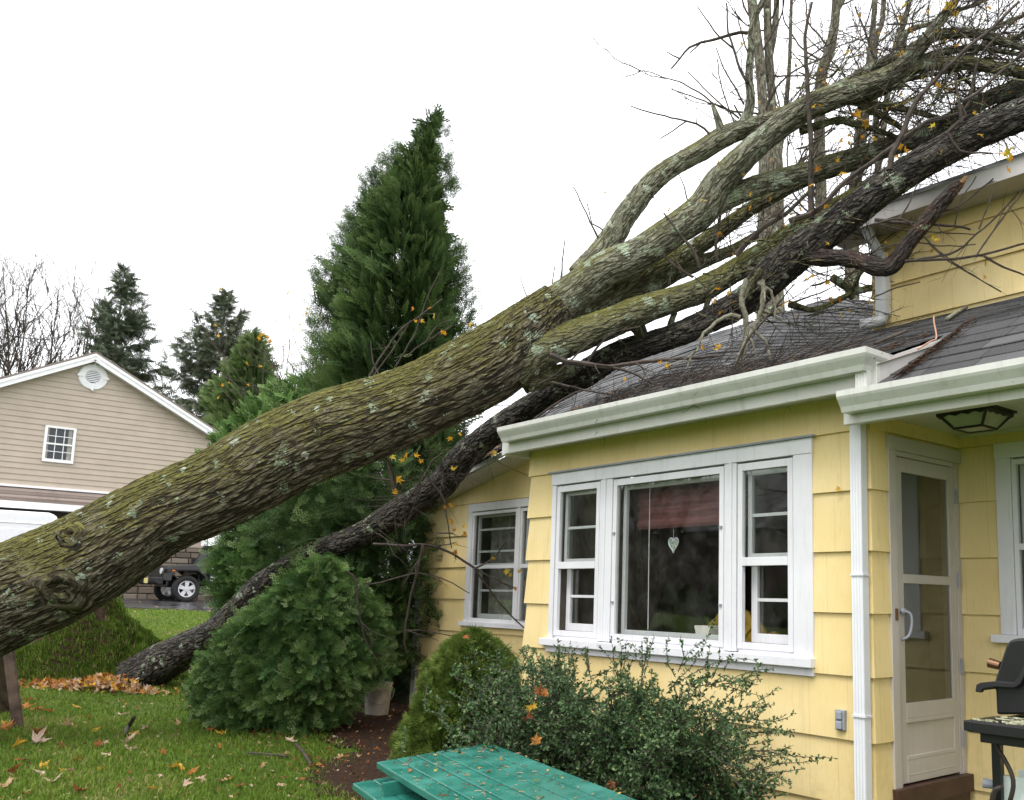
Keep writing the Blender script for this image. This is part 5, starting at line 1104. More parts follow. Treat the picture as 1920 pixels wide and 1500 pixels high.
for k, (x, y, d, wd, x2, y2, lab) in enumerate(((1445, 480, 19, 50, 1428, -120, "leafless tree with two stems standing behind the roof ridge"), (1598, 480, 21, 26, 1580, -120, "slender leafless tree forking above the fallen limbs"), (1648, 400, 24, 13, 1668, -80, "thin pale leafless trunk between the fallen limbs"))):
    p0 = P(x, y, d); b = np.array([p0[0]+.0, p0[1], float(gz(p0[0], p0[1]))]); o = empty("bare_tree", b, lab, "tree"); r = .5*wd*d/F_PX; m = MB(); t_ = MB()
    if k == 0:
        st = [[np.r_[b, r*1.25], np.r_[p0, r], np.r_[P(1444, 300, d), r*.92], np.r_[P(1432, 215, d), r*.42], np.r_[P(1424, 110, d), r*.38], np.r_[P(1410, 0, d), r*.36], np.r_[P(1400, -140, d), r*.25]],
              [np.r_[P(1446, 330, d), r*.8], np.r_[P(1449, 215, d+.1), r*.34], np.r_[P(1442, 110, d+.1), r*.33], np.r_[P(1438, 0, d+.1), r*.30], np.r_[P(1436, -140, d), r*.2]],
              [np.r_[P(1440, 120, d+.1), r*.25], np.r_[P(1452, 60, d+.1), r*.24], np.r_[P(1457, -20, d+.1), r*.2], np.r_[P(1460, -140, d), r*.15]], [np.r_[P(1474, 195, d+1), r*.2], np.r_[P(1480, 120, d+1), r*.16], np.r_[P(1484, 0, d+1), r*.13], np.r_[P(1490, -120, d+1), r*.1]], [np.r_[P(1450, 330, d), r*.5], np.r_[P(1474, 195, d+1), r*.2]]]
    elif k == 1:
        st = [[np.r_[b, r*1.3], np.r_[p0, r], np.r_[P(1610, 300, d), r*.9], np.r_[P(1620, 205, d), r*.85], np.r_[P(1632, 100, d), r*.5], np.r_[P(1650, -100, d), r*.3]], [np.r_[P(1540, 420, d-1), r*.8], np.r_[P(1537, 170, d-1), r*.75], np.r_[P(1556, 92, d-1), r*.7], np.r_[P(1567, 23, d-1), r*.62], np.r_[P(1570, -100, d-1), r*.5]], [np.r_[P(1567, 25, d-1), r*.35], np.r_[P(1590, -20, d-1), r*.3], np.r_[P(1620, -100, d-1), r*.2]], [np.r_[P(1598, 430, d), r*.7], np.r_[P(1540, 415, d-1), r*.7]]]
    else:
        st = [[np.r_[b, r*1.4], np.r_[p0, r], np.r_[P(1640, 110, d), r*.8], np.r_[P(1655, 30, d), r*.75], np.r_[P(1660, -100, d), r*.5]], [np.r_[P(1645, 330, d), r*.9], np.r_[P(1672, 120, d), r*.9], np.r_[P(1690, 60, d), r*.85], np.r_[P(1706, 0, d), r*.7], np.r_[P(1725, -90, d), r*.4]]]
    for rows in st:
        s_ = spline(np.array(rows), .15); m.tube(s_[:, :3], s_[:, 3], 24 if k == 0 else 14, True, .5, .10, off=RNG.uniform(0, 9, 3)*(1, 0, 0))
        for q in range(9):
            i = RNG.integers(len(s_)//2, len(s_)-1); grow(t_, s_[i, :3], U3*RNG.uniform(.4, 1)+R3*RNG.normal(0, .8)+F3*RNG.normal(0, .5), RNG.uniform(1.0, 3.2), max(.006, s_[i, 3]*.22), 2, .4, 5, .45, None, (2, 5))
    m.build("trunk", M["greybark"], o, smooth=True); t_.build("branches", M["twig"], o, kind="stuff")
# leafless brush right of the cedar
b = P(590, 900, 22); b[2] = gz(b[0], b[1]); o = empty("bare_shrub", b, "twiggy leafless brush left of the tall arborvitae", "shrub"); t_ = MB(); tips2 = []
for k in range(26): grow(t_, P(RNG.uniform(545, 640), 860, 22)+RNG.normal(0, .3, 3)*(1, 1, 0), U3+R3*RNG.normal(0, .25)+F3*RNG.normal(0, .25), RNG.uniform(2.0, 3.6), .016, 2, .3, 5, .35, tips2, (3, 6))
t_.build("branches", M["twig"], o, kind="stuff"); ml = MB()
for t in tips2[::9]: add_leaf(ml, t, RNG.normal(0, 1, 3), RNG.uniform(.10, .2), RNG.uniform(.2, .8), .5)
for x, y in ((487, 632), (492, 628), (508, 638), (502, 634), (610, 650), (575, 590)): add_leaf(ml, P(x, y, 21), -F3+RNG.normal(0, .4, 3), .2, RNG.uniform(.1, .5), .5)
ml.build("leaves", GREENS["hanging"], o)

# ------------------------------------------------------------------ tan barn-like garage next door
XB = -33.0
bn = empty("garage_building", (XB, 6.18, float(gz(XB))), "tan clapboard two-storey garage with white gable trim beyond the fallen trunk", "building")
YR, ZR = 6.10, 8.93; SL = .525; YE0, YE1 = YR-(10.05-YR), 9.98; ZE = 1.6+4.99
mb = MB(); zb = 1.6+2.98; k = 0
while zb < ZR-.15:
    zt = zb+.175; hw = lambda z: min(YE1-YR+.02, (ZR-.10-z)/SL); a, b = hw(zb), hw(zt)
    if b > 0.05:
        V = [(XB+.022, YR-a, zb), (XB+.022, YR+a, zb), (XB+.004, YR+b, zt), (XB+.004, YR-b, zt), (XB-.02, YR-a, zb), (XB-.02, YR+a, zb)]
        mb.add(V, [(0, 1, 2, 3), (4, 5, 1, 0)])
    zb = zt
zg = float(gz(XB))-.1
mb.add([(XB-.02, YE0, zg), (XB-.02, YE1, zg), (XB-.02, YE1, ZE), (XB-.02, YR, ZR-.1), (XB-.02, YE0, ZE)], [(0, 1, 2, 3, 4)])
mb.add([(XB-.021, YE1, zg), (XB-9, YE1, zg), (XB-9, YE1, ZE), (XB-.021, YE1, ZE), (XB-.021, YE0, zg), (XB-9, YE0, zg), (XB-9, YE0, ZE), (XB-.021, YE0, ZE), (XB-9, YR, ZR-.1)], [(0, 1, 2, 3), (5, 4, 7, 6), (1, 5, 6, 8, 2)])
mb.build("wall", M["barn"], bn)
mb = MB()
for sg, ye in ((1, YE1+.22), (-1, YE0-.22)):
    p = np.array([XB+.30, YR, ZR]); q = np.array([XB+.30, ye, ZR-abs(ye-YR)*SL]); d = U(q-p); n_ = np.array([0, -d[2]*sg, d[1]*sg])
    for (o1, o2, x0_, x1_) in ((-.02, -.22, 0, -.035), (.0, -.09, .02, 0.0)):
        A = [p+n_*o1, q+n_*o1, q+n_*o2, p+n_*o2]
        if sg == 1: pass
        A2 = [r_+np.array([x1_-x0_-.0, 0, 0])*1 for r_ in A]; A = [r_+np.array([x0_, 0, 0]) for r_ in A]
        mb.add(A+A2, BOXF)
    A = [p+n_*-.20, q+n_*-.20]; mb.add([A[0], A[1], A[1]-(.34, 0, 0), A[0]-(.34, 0, 0)], [(0, 1, 2, 3)])
mb.prism([(-.16, -.10), (.16, -.10), (.16, -.30), (0, -.215), (-.16, -.30)], (XB+.262, YR, ZR+.02), (0,1,0), (0,0,1), (.046, 0, 0)); mb.prism([(-.2, -.10), (0, 0), (.2, -.10), (0, -.08)], (XB+.258, YR, ZR+.0), (0,1,0), (0,0,1), (.066, 0, 0)); mb.build("rake_trim", M["barnwhite"], bn)
mb = MB()
for sg, ye in ((1, YE1+.25), (-1, YE0-.25)):
    p = np.array([XB+.32, YR, ZR+.015]); q = np.array([XB+.32, ye, ZR+.015-abs(ye-YR)*SL]); mb.add([p, q, q-(10, 0, 0), p-(10, 0, 0), p+(0,0,.05), q+(0,0,.05), q+(-10,0,.05), p+(-10,0,.05)], BOXF)
mb.build("roof", M["barnshingle"], bn)
MB().box(XB-.03, XB+.04, YE1-.16, YE1+.03, zg, ZE-.02).box(XB-.5, XB+.32, YE1+.02, YE1+.26, ZE-.28, ZE-.12).build("corner_board", M["barnwhite"], bn)
# gable vent
vc = np.array([XB+.03, 6.14, 1.6+6.62]); vt = empty("gable_vent", (0,0,0)); vt.parent = bn; vt.location = vc-woff(bn); mb = MB(); n = 40; prof = []
for i in range(n):
    a0_, a1_ = 2*math.pi*i/n, 2*math.pi*(i+1)/n
    for r0_, r1_, x_, x2 in ((.235, .40, .045, .03), (.40, .43, .03, -.03), (.20, .235, .0, .045)):
        mb.add([vc+(x_, r0_*math.cos(a0_), r0_*math.sin(a0_)), vc+(x2, r1_*math.cos(a0_), r1_*math.sin(a0_)), vc+(x2, r1_*math.cos(a1_), r1_*math.sin(a1_)), vc+(x_, r0_*math.cos(a1_), r0_*math.sin(a1_))], [(0, 1, 2, 3)])
for a in (0, math.pi/2, math.pi, 1.5*math.pi): mb.obox(vc+(.03, .36*math.cos(a), .36*math.sin(a)), (.03, 0, 0), (0, .035+.05*abs(math.cos(a)), 0), (0, 0, .035+.05*abs(math.sin(a))))
mb.build("frame", M["barnwhite"], vt); mb = MB()
for i in range(7):
    z = -.17+.057*i; hw_ = math.sqrt(max(.01, .225**2-z*z)); mb.add([vc+(-.005, -hw_, z+.045), vc+(-.005, hw_, z+.045), vc+(.03, hw_, z), vc+(.03, -hw_, z)], [(0, 1, 2, 3)])
mb.build("louvre", M["barnwhite"], vt); MB().box(XB+.021, XB+.0235, 6.14-.24, 6.14+.24, vc[2]-.24, vc[2]+.24).build("screen", M["black"], vt)
# upper window
bw = empty("window", (0,0,0)); y0, y1, z0, z1 = 5.00, 5.84, 1.6+3.80, 1.6+4.90; bw.parent = bn; bw.location = np.array([XB, y0, z0])-woff(bn)
mb = MB(); mb.box(XB, XB+.06, y0, y0+.075, z0, z1); mb.box(XB, XB+.06, y1-.075, y1, z0, z1); mb.box(XB, XB+.062, y0, y1, z0-.02, z0+.075); mb.box(XB, XB+.061, y0, y1, z1-.06, z1)
zm_ = (z0+z1)/2; mb.box(XB+.01, XB+.045, y0+.07, y1-.07, zm_-.025, zm_+.025)
for q in (1/3, 2/3): yy = y0+.075+(y1-y0-.15)*q; mb.box(XB+.024, XB+.034, yy-.010, yy+.010, z0+.07, z1-.06)
for zz in ((z0+.075+zm_)/2, (z1-.06+zm_)/2): mb.box(XB+.024, XB+.035, y0+.07, y1-.07, zz-.010, zz+.010)
mb.build("frame", M["barnwhite"], bw)
MB().box(XB+.022, XB+.026, y0+.07, y1-.07, z0+.07, z1-.05).build("pane", M["carglass"], bw)
MB().box(XB+.0262, XB+.0275, y0+.08, y0+.13, z0+.08, z1-.07).build("curtain", M["curtain"], bw); mb = MB(); mb.box(XB+.0262, XB+.0275, y1-.20, y1-.09, z0+.08, z1-.07); mb.build("curtain", M["curtain"], bw)
# pent roof above the garage doors
mb = MB()
for k in range(4):
    x0_, x1_ = XB+.03+.2*k, XB+.03+.2*(k+1)+.03; za, zb_ = 1.6+2.93-.125*k, 1.6+2.93-.125*(k+1)-.01
    mb.add([(x0_, 0, za), (x0_, 9.2, za), (x1_, 9.2, zb_), (x1_, 0, zb_), (x1_, 9.2, zb_-.02), (x1_, 0, zb_-.02)], [(3, 2, 1, 0), (5, 4, 2, 3)], RNG.random())
mb.build("pent_roof", M["barnshingle"], bn)
MB().box(XB, XB+.09, .0, 9.3, 1.6+2.93, 1.6+3.0).box(XB+.80, XB+.90, -.1, 9.3, 1.6+2.24, 1.6+2.44).add([(XB, 0, 1.6+2.26), (XB+.8, 0, 1.6+2.26), (XB+.8, 9.3, 1.6+2.26), (XB, 9.3, 1.6+2.26)], [(0, 3, 2, 1)]).build("fascia", M["barnwhite"], bn)
mb = MB(); mb.box(XB-.01, XB+.03, 2.4, 6.9, zg, 1.6+2.0); [mb.box(XB+.03, XB+.045, 2.45, 6.85, zg+.1+.55*k, zg+.55+.55*k) for k in range(3)]; mb.build("garage_door", M["browndoor"], bn)
MB().box(XB-.01, XB+.055, 0, 9.2, 1.6+2.0, 1.6+2.25).build("door_beam", M["browndoor"], bn)
MB().tube([(XB+.16, 9.72, 1.6+4.36), (XB+.16, 9.72, 1.6+4.58)], .075, 10).box(XB, XB+.16, 9.70, 9.74, 1.6+4.56, 1.6+4.6).build("wall_lamp", M["black"], bn)
# fieldstone base right of the garage door
mb = MB(); rs = np.random.default_rng(4); z = zg
while z < 1.6+1.35:
    h = rs.uniform(.14, .26); y = 7.2
    while y < 12.5:
        l = rs.uniform(.22, .55); e = rs.uniform(.0, .05); mb.box(XB+.02, XB+.10+e, y+.012, y+l-.012, z+.012, min(z+h, 1.6+1.36)-.012, rs.random()); y += l
    z += h
stone = Mat("fieldstone", .9); stone.col(stone.mix(stone.math('MULTIPLY', stone.noise(stone.coord(), 14, 5), .5), stone.ramp(stone.attr(), [(0, (.16, .125, .10)), (.5, (.25, .20, .155)), (1, (.36, .31, .24))]), (.06, .05, .04)))
mb.build("stone_base", stone.m, bn, bev=.02); MB().box(XB+.0, XB+.16, 7.1, 12.5, 1.6+1.36, 1.6+1.43).build("stone_cap", M["barn"], bn)

# ------------------------------------------------------------------ parked vehicles (built nose along +X, left side +Y)
def wheel(parent, x, y, r, wd, side):
    w_ = empty("wheel", (x, y, r)); w_.parent = parent
    prof = [(.62, .42), (.70, .5), (.90, .5), (.97, .42), (1.0, .25), (1.0, -.25), (.97, -.42), (.90, -.5), (.70, -.5), (.62, -.42)]; n = 40; m = MB(); V = []
    for i in range(n):
        a = 2*math.pi*i/n
        for q, t in prof: V.append((q*r*math.cos(a), side*t*wd, q*r*math.sin(a)))
    k = len(prof); F = [(i*k+j, ((i+1) % n)*k+j, ((i+1) % n)*k+(j+1) % k, i*k+(j+1) % k) for i in range(n) for j in range(k)]; m.add(V, F); m.build("tyre", M["rubber"], w_, smooth=True, local=True)
    m = MB(); V = []; pr = [(.63, .40), (.60, .44), (.55, .42), (.54, .10), (.63, .0)]; k = len(pr)
    for i in range(n):
        a = 2*math.pi*i/n
        for q, t in pr: V.append((q*r*math.cos(a), side*t*wd, q*r*math.sin(a)))
    m.add(V, [(i*k+j, ((i+1) % n)*k+j, ((i+1) % n)*k+(j+1) % k, i*k+(j+1) % k) for i in range(n) for j in range(k-1)])
    for s5 in range(5):
        a = 2*math.pi*s5/5+.31; c_, s_ = math.cos(a), math.sin(a); d = np.array([c_, 0, s_]); t = np.array([-s_, 0, c_]); y1_, y0_ = side*wd*.40, side*wd*.30
        A = [d*r*.10-t*r*.10, d*r*.10+t*r*.10, d*r*.56+t*r*.17, d*r*.56-t*r*.17]; m.add([p+(0, y1_, 0) for p in A]+[p+(0, y0_, 0) for p in A], [(0, 1, 2, 3), (0, 4, 5, 1), (1, 5, 6, 2), (2, 6, 7, 3), (3, 7, 4, 0)])
    m.tube([(0, side*wd*.30, 0), (0, side*wd*.44, 0)], r*.15, 16); m.build("rim", M["alloy"], w_, local=True)
    return w_
jp = P(348, 1102, 28.0); jr = .405; hd_ = math.radians(-90+4)
jg = float(gz(jp[0]))+.012
fwd = np.array([math.cos(hd_), math.sin(hd_)]); lft = np.array([-fwd[1], fwd[0]])
# the wheel seen is the front left one: local (1.22, 0.72)
jl = np.array([jp[0], jp[1]]) - fwd*1.22 - lft*.72
jp_ = empty("parked_car", (jl[0], jl[1], jg), "black boxy off-road car parked on the wet driveway", "car", None, hd_)
bw_ = .62
m = MB(); m.prism([(1.80, .62), (1.80, 1.00), (1.66, 1.10), (.62, 1.20), (.55, 1.20), (.55, .55), (.82, .55), (.86, .95), (1.55, .95), (1.60, .62)], (0, -bw_, 0), (1, 0, 0), (0, 0, 1), (0, 2*bw_, 0))
m.box(-1.75, .56, -.78, .78, .50, 1.18); m.box(1.3, 1.72, -.5, .5, .45, .7); m.build("body", M["carblack"], jp_, local=True, bev=.03)
m = MB(); m.prism([(1.86, .66), (1.86, 1.06), (1.80, 1.10), (1.78, 1.10), (1.78, .66)], (0, -.64, 0), (1, 0, 0), (0, 0, 1), (0, 1.28, 0)); [m.box(1.855, 1.87, -.30+.1*k-.03, -.30+.1*k+.03, .74, 1.0) for k in range(7)]; m.build("grille", M["carblack"], jp_, local=True, bev=.015)
for s_ in (-1, 1):
    m = MB(); m.tube([(1.84, s_*.46, .93), (1.885, s_*.46, .93)], .095, 20); m.build("headlight", M["lens"], jp_, local=True)
    m = MB(); m.obox((1.66, s_*.86, .96), (.05, 0, 0), (0, .02, 0), (0, 0, .03)); m.build("side_marker", M["amber"], jp_, local=True)
    m = MB(); pf = [(1.80, .90), (1.74, 1.00), (.92, 1.02), (.66, .80), (.56, .50), (.62, .50), (.74, .78), (.95, .95), (1.70, .94), (1.76, .88)]; m.prism(pf, (0, s_*.60, 0), (1, 0, 0), (0, 0, 1), (0, s_*.28, 0)); m.build("fender", M["blackplastic"], jp_, local=True, bev=.012)
    m = MB(); pf = [(-.72, .50), (-.86, .86), (-1.05, 1.0), (-1.6, 1.0), (-1.78, .86), (-1.70, .85), (-1.58, .93), (-1.08, .93), (-.94, .82), (-.82, .5)]; m.prism(pf, (0, s_*.72, 0), (1, 0, 0), (0, 0, 1), (0, s_*.16, 0)); m.build("fender", M["blackplastic"], jp_, local=True, bev=.012)
    m = MB(); m.obox((.42, s_*.98, 1.30), (.05, 0, 0), (0, .10, 0), (0, 0, .08)); m.bar((.42, s_*.78, 1.2), (.42, s_*.92, 1.28), .03, .03); m.build("mirror", M["blackplastic"], jp_, local=True, bev=.01)
    m = MB(); m.box(-.55, .46, s_*.782, s_*.80, .55, 1.17); m.build("door", M["carblack"], jp_, local=True, bev=.008)
    [MB().box(.40, .54, s_*.80, s_*.815, z, z+.035).build("badge", M["alloy"], jp_, local=True) for z in (.66, .76)]; MB().tube([(.50, s_*.785, 1.04), (.50, s_*.80, 1.04)], .035, 12).build("badge", M["alloy"], jp_, local=True)
    wheel(jp_, 1.22, s_*.72, jr, .24, s_); wheel(jp_, -1.30, s_*.72, jr, .24, s_)
m = MB(); m.prism([(2.05, .52), (2.12, .58), (2.12, .72), (2.02, .74), (1.90, .74), (1.90, .52)], (0, -.78, 0), (1, 0, 0), (0, 0, 1), (0, 1.56, 0)); m.build("bumper", M["blackplastic"], jp_, local=True, bev=.03)
MB().box(2.121, 2.135, -.16, .16, .56, .72).build("number_plate", M["plate"], jp_, local=True)
m = MB(); m.prism([(.50, 1.18), (.54, 1.18), (.27, 1.72), (.22, 1.72)], (0, -.74, 0), (1, 0, 0), (0, 0, 1), (0, .06, 0)); m.prism([(.50, 1.18), (.54, 1.18), (.27, 1.72), (.22, 1.72)], (0, .68, 0), (1, 0, 0), (0, 0, 1), (0, .06, 0)); m.box(.22, .29, -.74, .74, 1.68, 1.75)
m.box(-1.72, .25, -.72, .72, 1.74, 1.80); [m.box(x, x+.07, s_*.70, s_*.74, 1.18, 1.75) for x in (-.55, -1.72) for s_ in (-1, 1)]; m.build("roof", M["blackplastic"], jp_, local=True, bev=.015)
MB().add([(.52, -.68, 1.19), (.52, .68, 1.19), (.26, .68, 1.69), (.26, -.68, 1.69)], [(0, 1, 2, 3)]).build("windscreen", M["carglass"], jp_, local=True)
[MB().box(a, b, s_*.715, s_*.722, 1.19, 1.73).build("window", M["carglass"], jp_, local=True) for a, b in ((-.48, .22), (-1.65, -.55)) for s_ in (-1, 1)]

vp = P(112, 966, 27.2); vg = float(gz(vp[0]))+.012
vn = empty("parked_van", (vp[0]-1.0, vp[1]-2.75, vg), "white panel van parked in front of the garage, mostly behind the trunk", "van", None, math.radians(-90))
VH = vp[2]-vg+.06
m = MB(); pf = [(-2.75, .45), (-2.75, VH-.22), (-2.70, VH-.08), (-2.5, VH), (1.35, VH-.01), (1.65, VH-.10), (2.15, 1.35), (2.75, 1.10), (2.85, .95), (2.85, .45), (2.40, .45), (2.30, .75), (1.95, .82), (1.6, .75), (1.5, .45), (-1.3, .45), (-1.4, .75), (-1.75, .82), (-2.1, .75), (-2.2, .45)]
m.prism(pf, (0, -.98, 0), (1, 0, 0), (0, 0, 1), (0, 1.96, 0)); m.build("body", M["vanwhite"], vn, local=True, bev=.09)
for s_ in (-1, 1):
    m = MB(); m.box(-2.55, 1.5, s_*.975, s_*.995, VH-.36, VH-.335); m.box(-2.45, -.85, s_*.975, s_*.99, VH-1.15, VH-.52); m.box(-.75, .42, s_*.975, s_*.991, .6, VH-.45); m.build("side_panel", M["vanwhite"], vn, local=True, bev=.01)
    m = MB(); m.prism([(.58, VH-.95), (.55, VH-.50), (1.35, VH-.50), (1.75, VH-.95)], (0, s_*.978, 0), (1, 0, 0), (0, 0, 1), (0, s_*.012, 0)); m.build("window", M["vanglass"], vn, local=True)
    wheel(vn, 1.95, s_*.86, .36, .22, s_); wheel(vn, -1.75, s_*.86, .36, .22, s_)

# ------------------------------------------------------------------ small things round the house
lampc = (onZ(1776, 768, 1.6+1.112) + onZ(1878, 768, 1.6+1.112))/2; lc = np.array([-2.62, 4.98, 1.6+1.114])
cl = empty("porch_light", lc, "black framed glass ceiling lamp on the porch ceiling", "lamp"); W1, W2, hh = .155, .085, .105
cor = lambda w_, z: [lc+np.array([sx*w_, sy*w_, z]) for sx, sy in ((-1,-1),(1,-1),(1,1),(-1,1))]
m = MB(); T_, B_ = cor(W1, -.015), cor(W2, -hh)
for i in range(4):
    m.bar(T_[i], B_[i], .014, .014); m.bar(B_[i], B_[(i+1) % 4], .014, .012); a, b = T_[i], T_[(i+1) % 4]
    for k in range(8): p, q = a+(b-a)*k/8, a+(b-a)*(k+1)/8; dz = -.018-.012*(k % 2); o_ = U((a+b)/2-lc-(0, 0, -.015))*.004; m.add([p+o_+(0,0,.012), q+o_+(0,0,.012), q+o_+(0,0,-.018-.012*((k+1) % 2)), p+o_+(0,0,dz), p-o_+(0,0,.012), q-o_+(0,0,.012), q-o_+(0,0,-.018-.012*((k+1) % 2)), p-o_+(0,0,dz)], BOXF)
m.obox(lc+(0, 0, -.004), (W1+.018, 0, 0), (0, W1+.018, 0), (0, 0, .006)); m.build("frame", M["black"], cl)
m = MB(); [m.add([T_[i]*.97+lc*.03, T_[(i+1) % 4]*.97+lc*.03, B_[(i+1) % 4], B_[i]], [(0, 1, 2, 3)]) for i in range(4)]; m.add(B_, [(0, 1, 2, 3)]); m.build("lamp_shade", M["lampglass"], cl)

oc = onY(1577, 1350, YA-.03); ou = empty("outlet_box", oc, "grey weatherproof electrical outlet on the yellow wall beside the downspout", "outlet")
m = MB(); m.box(oc[0]-.033, oc[0]+.033, YA-.045, YA-.015, oc[2]-.058, oc[2]+.058); m.build("plate", M["greymetal"], ou, bev=.004)
for dz in (.006, -.050): m = MB(); m.box(oc[0]-.020, oc[0]+.020, YA-.062, YA-.0455, oc[2]+dz, oc[2]+dz+.042); m.tube([(oc[0]-.02, YA-.055, oc[2]+dz+.038), (oc[0]+.02, YA-.055, oc[2]+dz+.038)], .008, 6); m.build("flip_lid", M["greymetal"], ou, bev=.004)
lf = MB(); c = onY(1573, 919, YA-.045); add_leaf(lf, c, (0, -1, .1), .065, .55, .2); o = lf.build("fallen_leaf", GREENS["fallen"], None, loc=c); tag(o, "single yellow leaf stuck to the yellow wall above the outlet, beside the downspout", "leaf")

bp = P(707, 1318, 10.35); bp[2] = gz(bp[0], bp[1])+.015; bk = empty("bucket", bp, "dirty pale plastic bucket beside the lacy shrub", "bucket")
tilt = np.array([.10, -.04, 0]); m = MB(); n = 36; V = []
pr = [(.125, 0), (.15, .30), (.16, .30), (.16, .315), (.152, .315), (.152, .345), (.160, .345), (.160, .365), (.145, .37), (.145, .34), (.12, .03), (.0, .03)]
for i in range(n):
    a = 2*math.pi*i/n; V += [(bp[0]+q*math.cos(a)+z*tilt[0], bp[1]+q*math.sin(a)+z*tilt[1], bp[2]+z) for q, z in pr]
k = len(pr); m.add(V, [(i*k+j, ((i+1) % n)*k+j, ((i+1) % n)*k+j+1, i*k+j+1) for i in range(n) for j in range(k-1)]); m.build("pail", M["bucket"], bk, smooth=False)
m = MB(); a = np.linspace(-1.9, 1.2, 16); m.tube([(bp[0]+.17*math.cos(q)+.02, bp[1]+.17*math.sin(q), bp[2]+.30-.16*math.sin(math.pi*i/15)) for i, q in enumerate(a)], .003, 5); m.build("handle", M["greymetal"], bk)

# picnic table with an attached bench
tA, tB = onZ(705, 1428, 1.6-.97), onZ(920, 1392, 1.6-.905); ca = U(tB-tA); aa = U(np.cross(ca, (0, 0, 1.0))); wt = np.linalg.norm(tB-tA)
tb = empty("picnic_table", (tA+tB)/2*(1, 1, 0)+aa*.9, "green painted wooden picnic table with leaf litter on its planks", "table")
m = MB(); npk = 6; pw = wt/npk
for k in range(npk):
    c0 = tA+ca*(pw*(k+.5)); L = 1.83+RNG.normal(0, .002); cc = c0+aa*L/2-(0, 0, .02); m.obox(cc+(0, 0, RNG.normal(0, .0012)), aa*L/2, ca*(pw/2-.004), U(np.cross(aa, ca))*.019, RNG.random())
m.build("tabletop", M["table"], tb, bev=.006)
def leg_frame(s0):
    for sg in (-1, 1):
        mm = MB(); mid_ = (tA+tB)/2+aa*s0; mm.bar(mid_+ca*sg*.25-(0, 0, .04), mid_*(1, 1, 0)+ca*sg*.66+(0, 0, .0), .09, .04, aa); mm.build("leg", M["table"], tb)
    mm = MB(); mm.bar(mid_-ca*.42-(0, 0, .075)+aa*.042, mid_+ca*.42-(0, 0, .075)+aa*.042, .04, .07); mm.build("crossbar", M["table"], tb)
leg_frame(.35); leg_frame(1.45)
qA = onZ(660, 1468, 1.6-1.09); qB = onZ(737, 1462, 1.6-1.085); cb = U((qB-qA)*(1, 1, 0)); bwid = np.linalg.norm((qB-qA)[:2])
m = MB(); [m.obox(qA+ca*(bwid*(k+.5)/2)+aa*.95-(0, 0, .02), aa*.95, ca*(bwid/4-.003), (0, 0, .019), RNG.random()) for k in range(2)]; m.build("bench", M["table"], tb, bev=.006)
mm = MB(); [mm.bar(qA+ca*bwid/2+aa*s0-(0,0,.04), (qA+ca*bwid/2+aa*s0)*(1,1,0), .09, .04, aa) for s0 in (.35, 1.5)]; mm.build("bench_leg", M["table"], tb)
lt = MB()
for k in range(230):
    u_, v_ = RNG.random()*1.8, RNG.random()*wt; p = tA+aa*u_+ca*v_+(0, 0, .004)
    if RNG.random() < .10: add_leaf(lt, p+(0, 0, .006), (RNG.normal(0, .3), RNG.normal(0, .3), 1), RNG.uniform(.025, .05), RNG.random(), .4)
    else:
        a = RNG.uniform(0, 6.28); d = np.array([math.cos(a), math.sin(a), 0])*RNG.uniform(.004, .05); lt.tube([p, p+d*.5+(0,0,.002), p+d], RNG.uniform(.0008, .0022), 4, False, RNG.choice((.05, .1, .75, .9)))
for pts in (([1050,1455],[1030,1462],[1065,1460]), ([1000,1437],[1020,1439],[1040,1435])):
    pass
lt.build("table_litter", GREENS["fallen"], None, kind="stuff")

# gas grill at the right edge
GY = 4.50; gpt = lambda x, y, Y=GY: onY(x, y, Y)
gb = gpt(1870, 1500); gr = empty("gas_grill", (gb[0]+.1, GY+.3, 0), "black gas grill with raised lid handle and side shelf by the porch", "grill")
def pxprof(pts, Y): return [(q[0], q[2]) for q in (gpt(x, y, Y) for x, y in pts)]
m = MB(); m.prism(pxprof([(1868,1340),(1866,1296),(1862,1284),(1885,1212),(1893,1200),(1908,1197),(1980,1197),(1995,1240),(1990,1340)], GY), (0, GY, 0), (1,0,0), (0,0,1), (0, .55, 0)); m.build("lid", M["black"], gr, bev=.012)
m = MB(); pr = pxprof([(1828,1297),(1830,1284),(1838,1280),(1866,1277),(1900,1280),(1905,1276),(1918,1252),(1960,1248),(1962,1258),(1923,1262),(1912,1284),(1902,1290),(1864,1288),(1842,1292),(1838,1299)], GY-.03); m.prism(pr, (0, GY-.03, 0), (1,0,0), (0,0,1), (0, .03, 0)); m.prism(pr[:6]+pr[-4:], (0, GY+.52, 0), (1,0,0), (0,0,1), (0, .03, 0))
h0 = gpt(1834, 1290, GY-.02); m.tube([(h0[0], GY-.02, h0[2]), (h0[0], GY+.54, h0[2])], .014, 10); m.build("lid_handle", M["blackplastic"], gr, bev=.004)
kn = gpt(1872, 1248, GY+.2); m = MB(); m.tube([kn+(.01, 0, 0), kn+(-.05, 0, .012)], [.022, .026], 16); m.build("thermometer", M["brass"], gr, bev=0)
m = MB(); m.prism(pxprof([(1868,1375),(1870,1345),(1990,1345),(1985,1400),(1930,1410),(1900,1395)], GY), (0, GY+.02, 0), (1,0,0), (0,0,1), (0, .5, 0)); m.build("firebox", M["black"], gr, bev=.01)
s0, s1 = gpt(1808, 1349, GY-.30), gpt(1995, 1349, GY-.30); sz_ = s0[2]
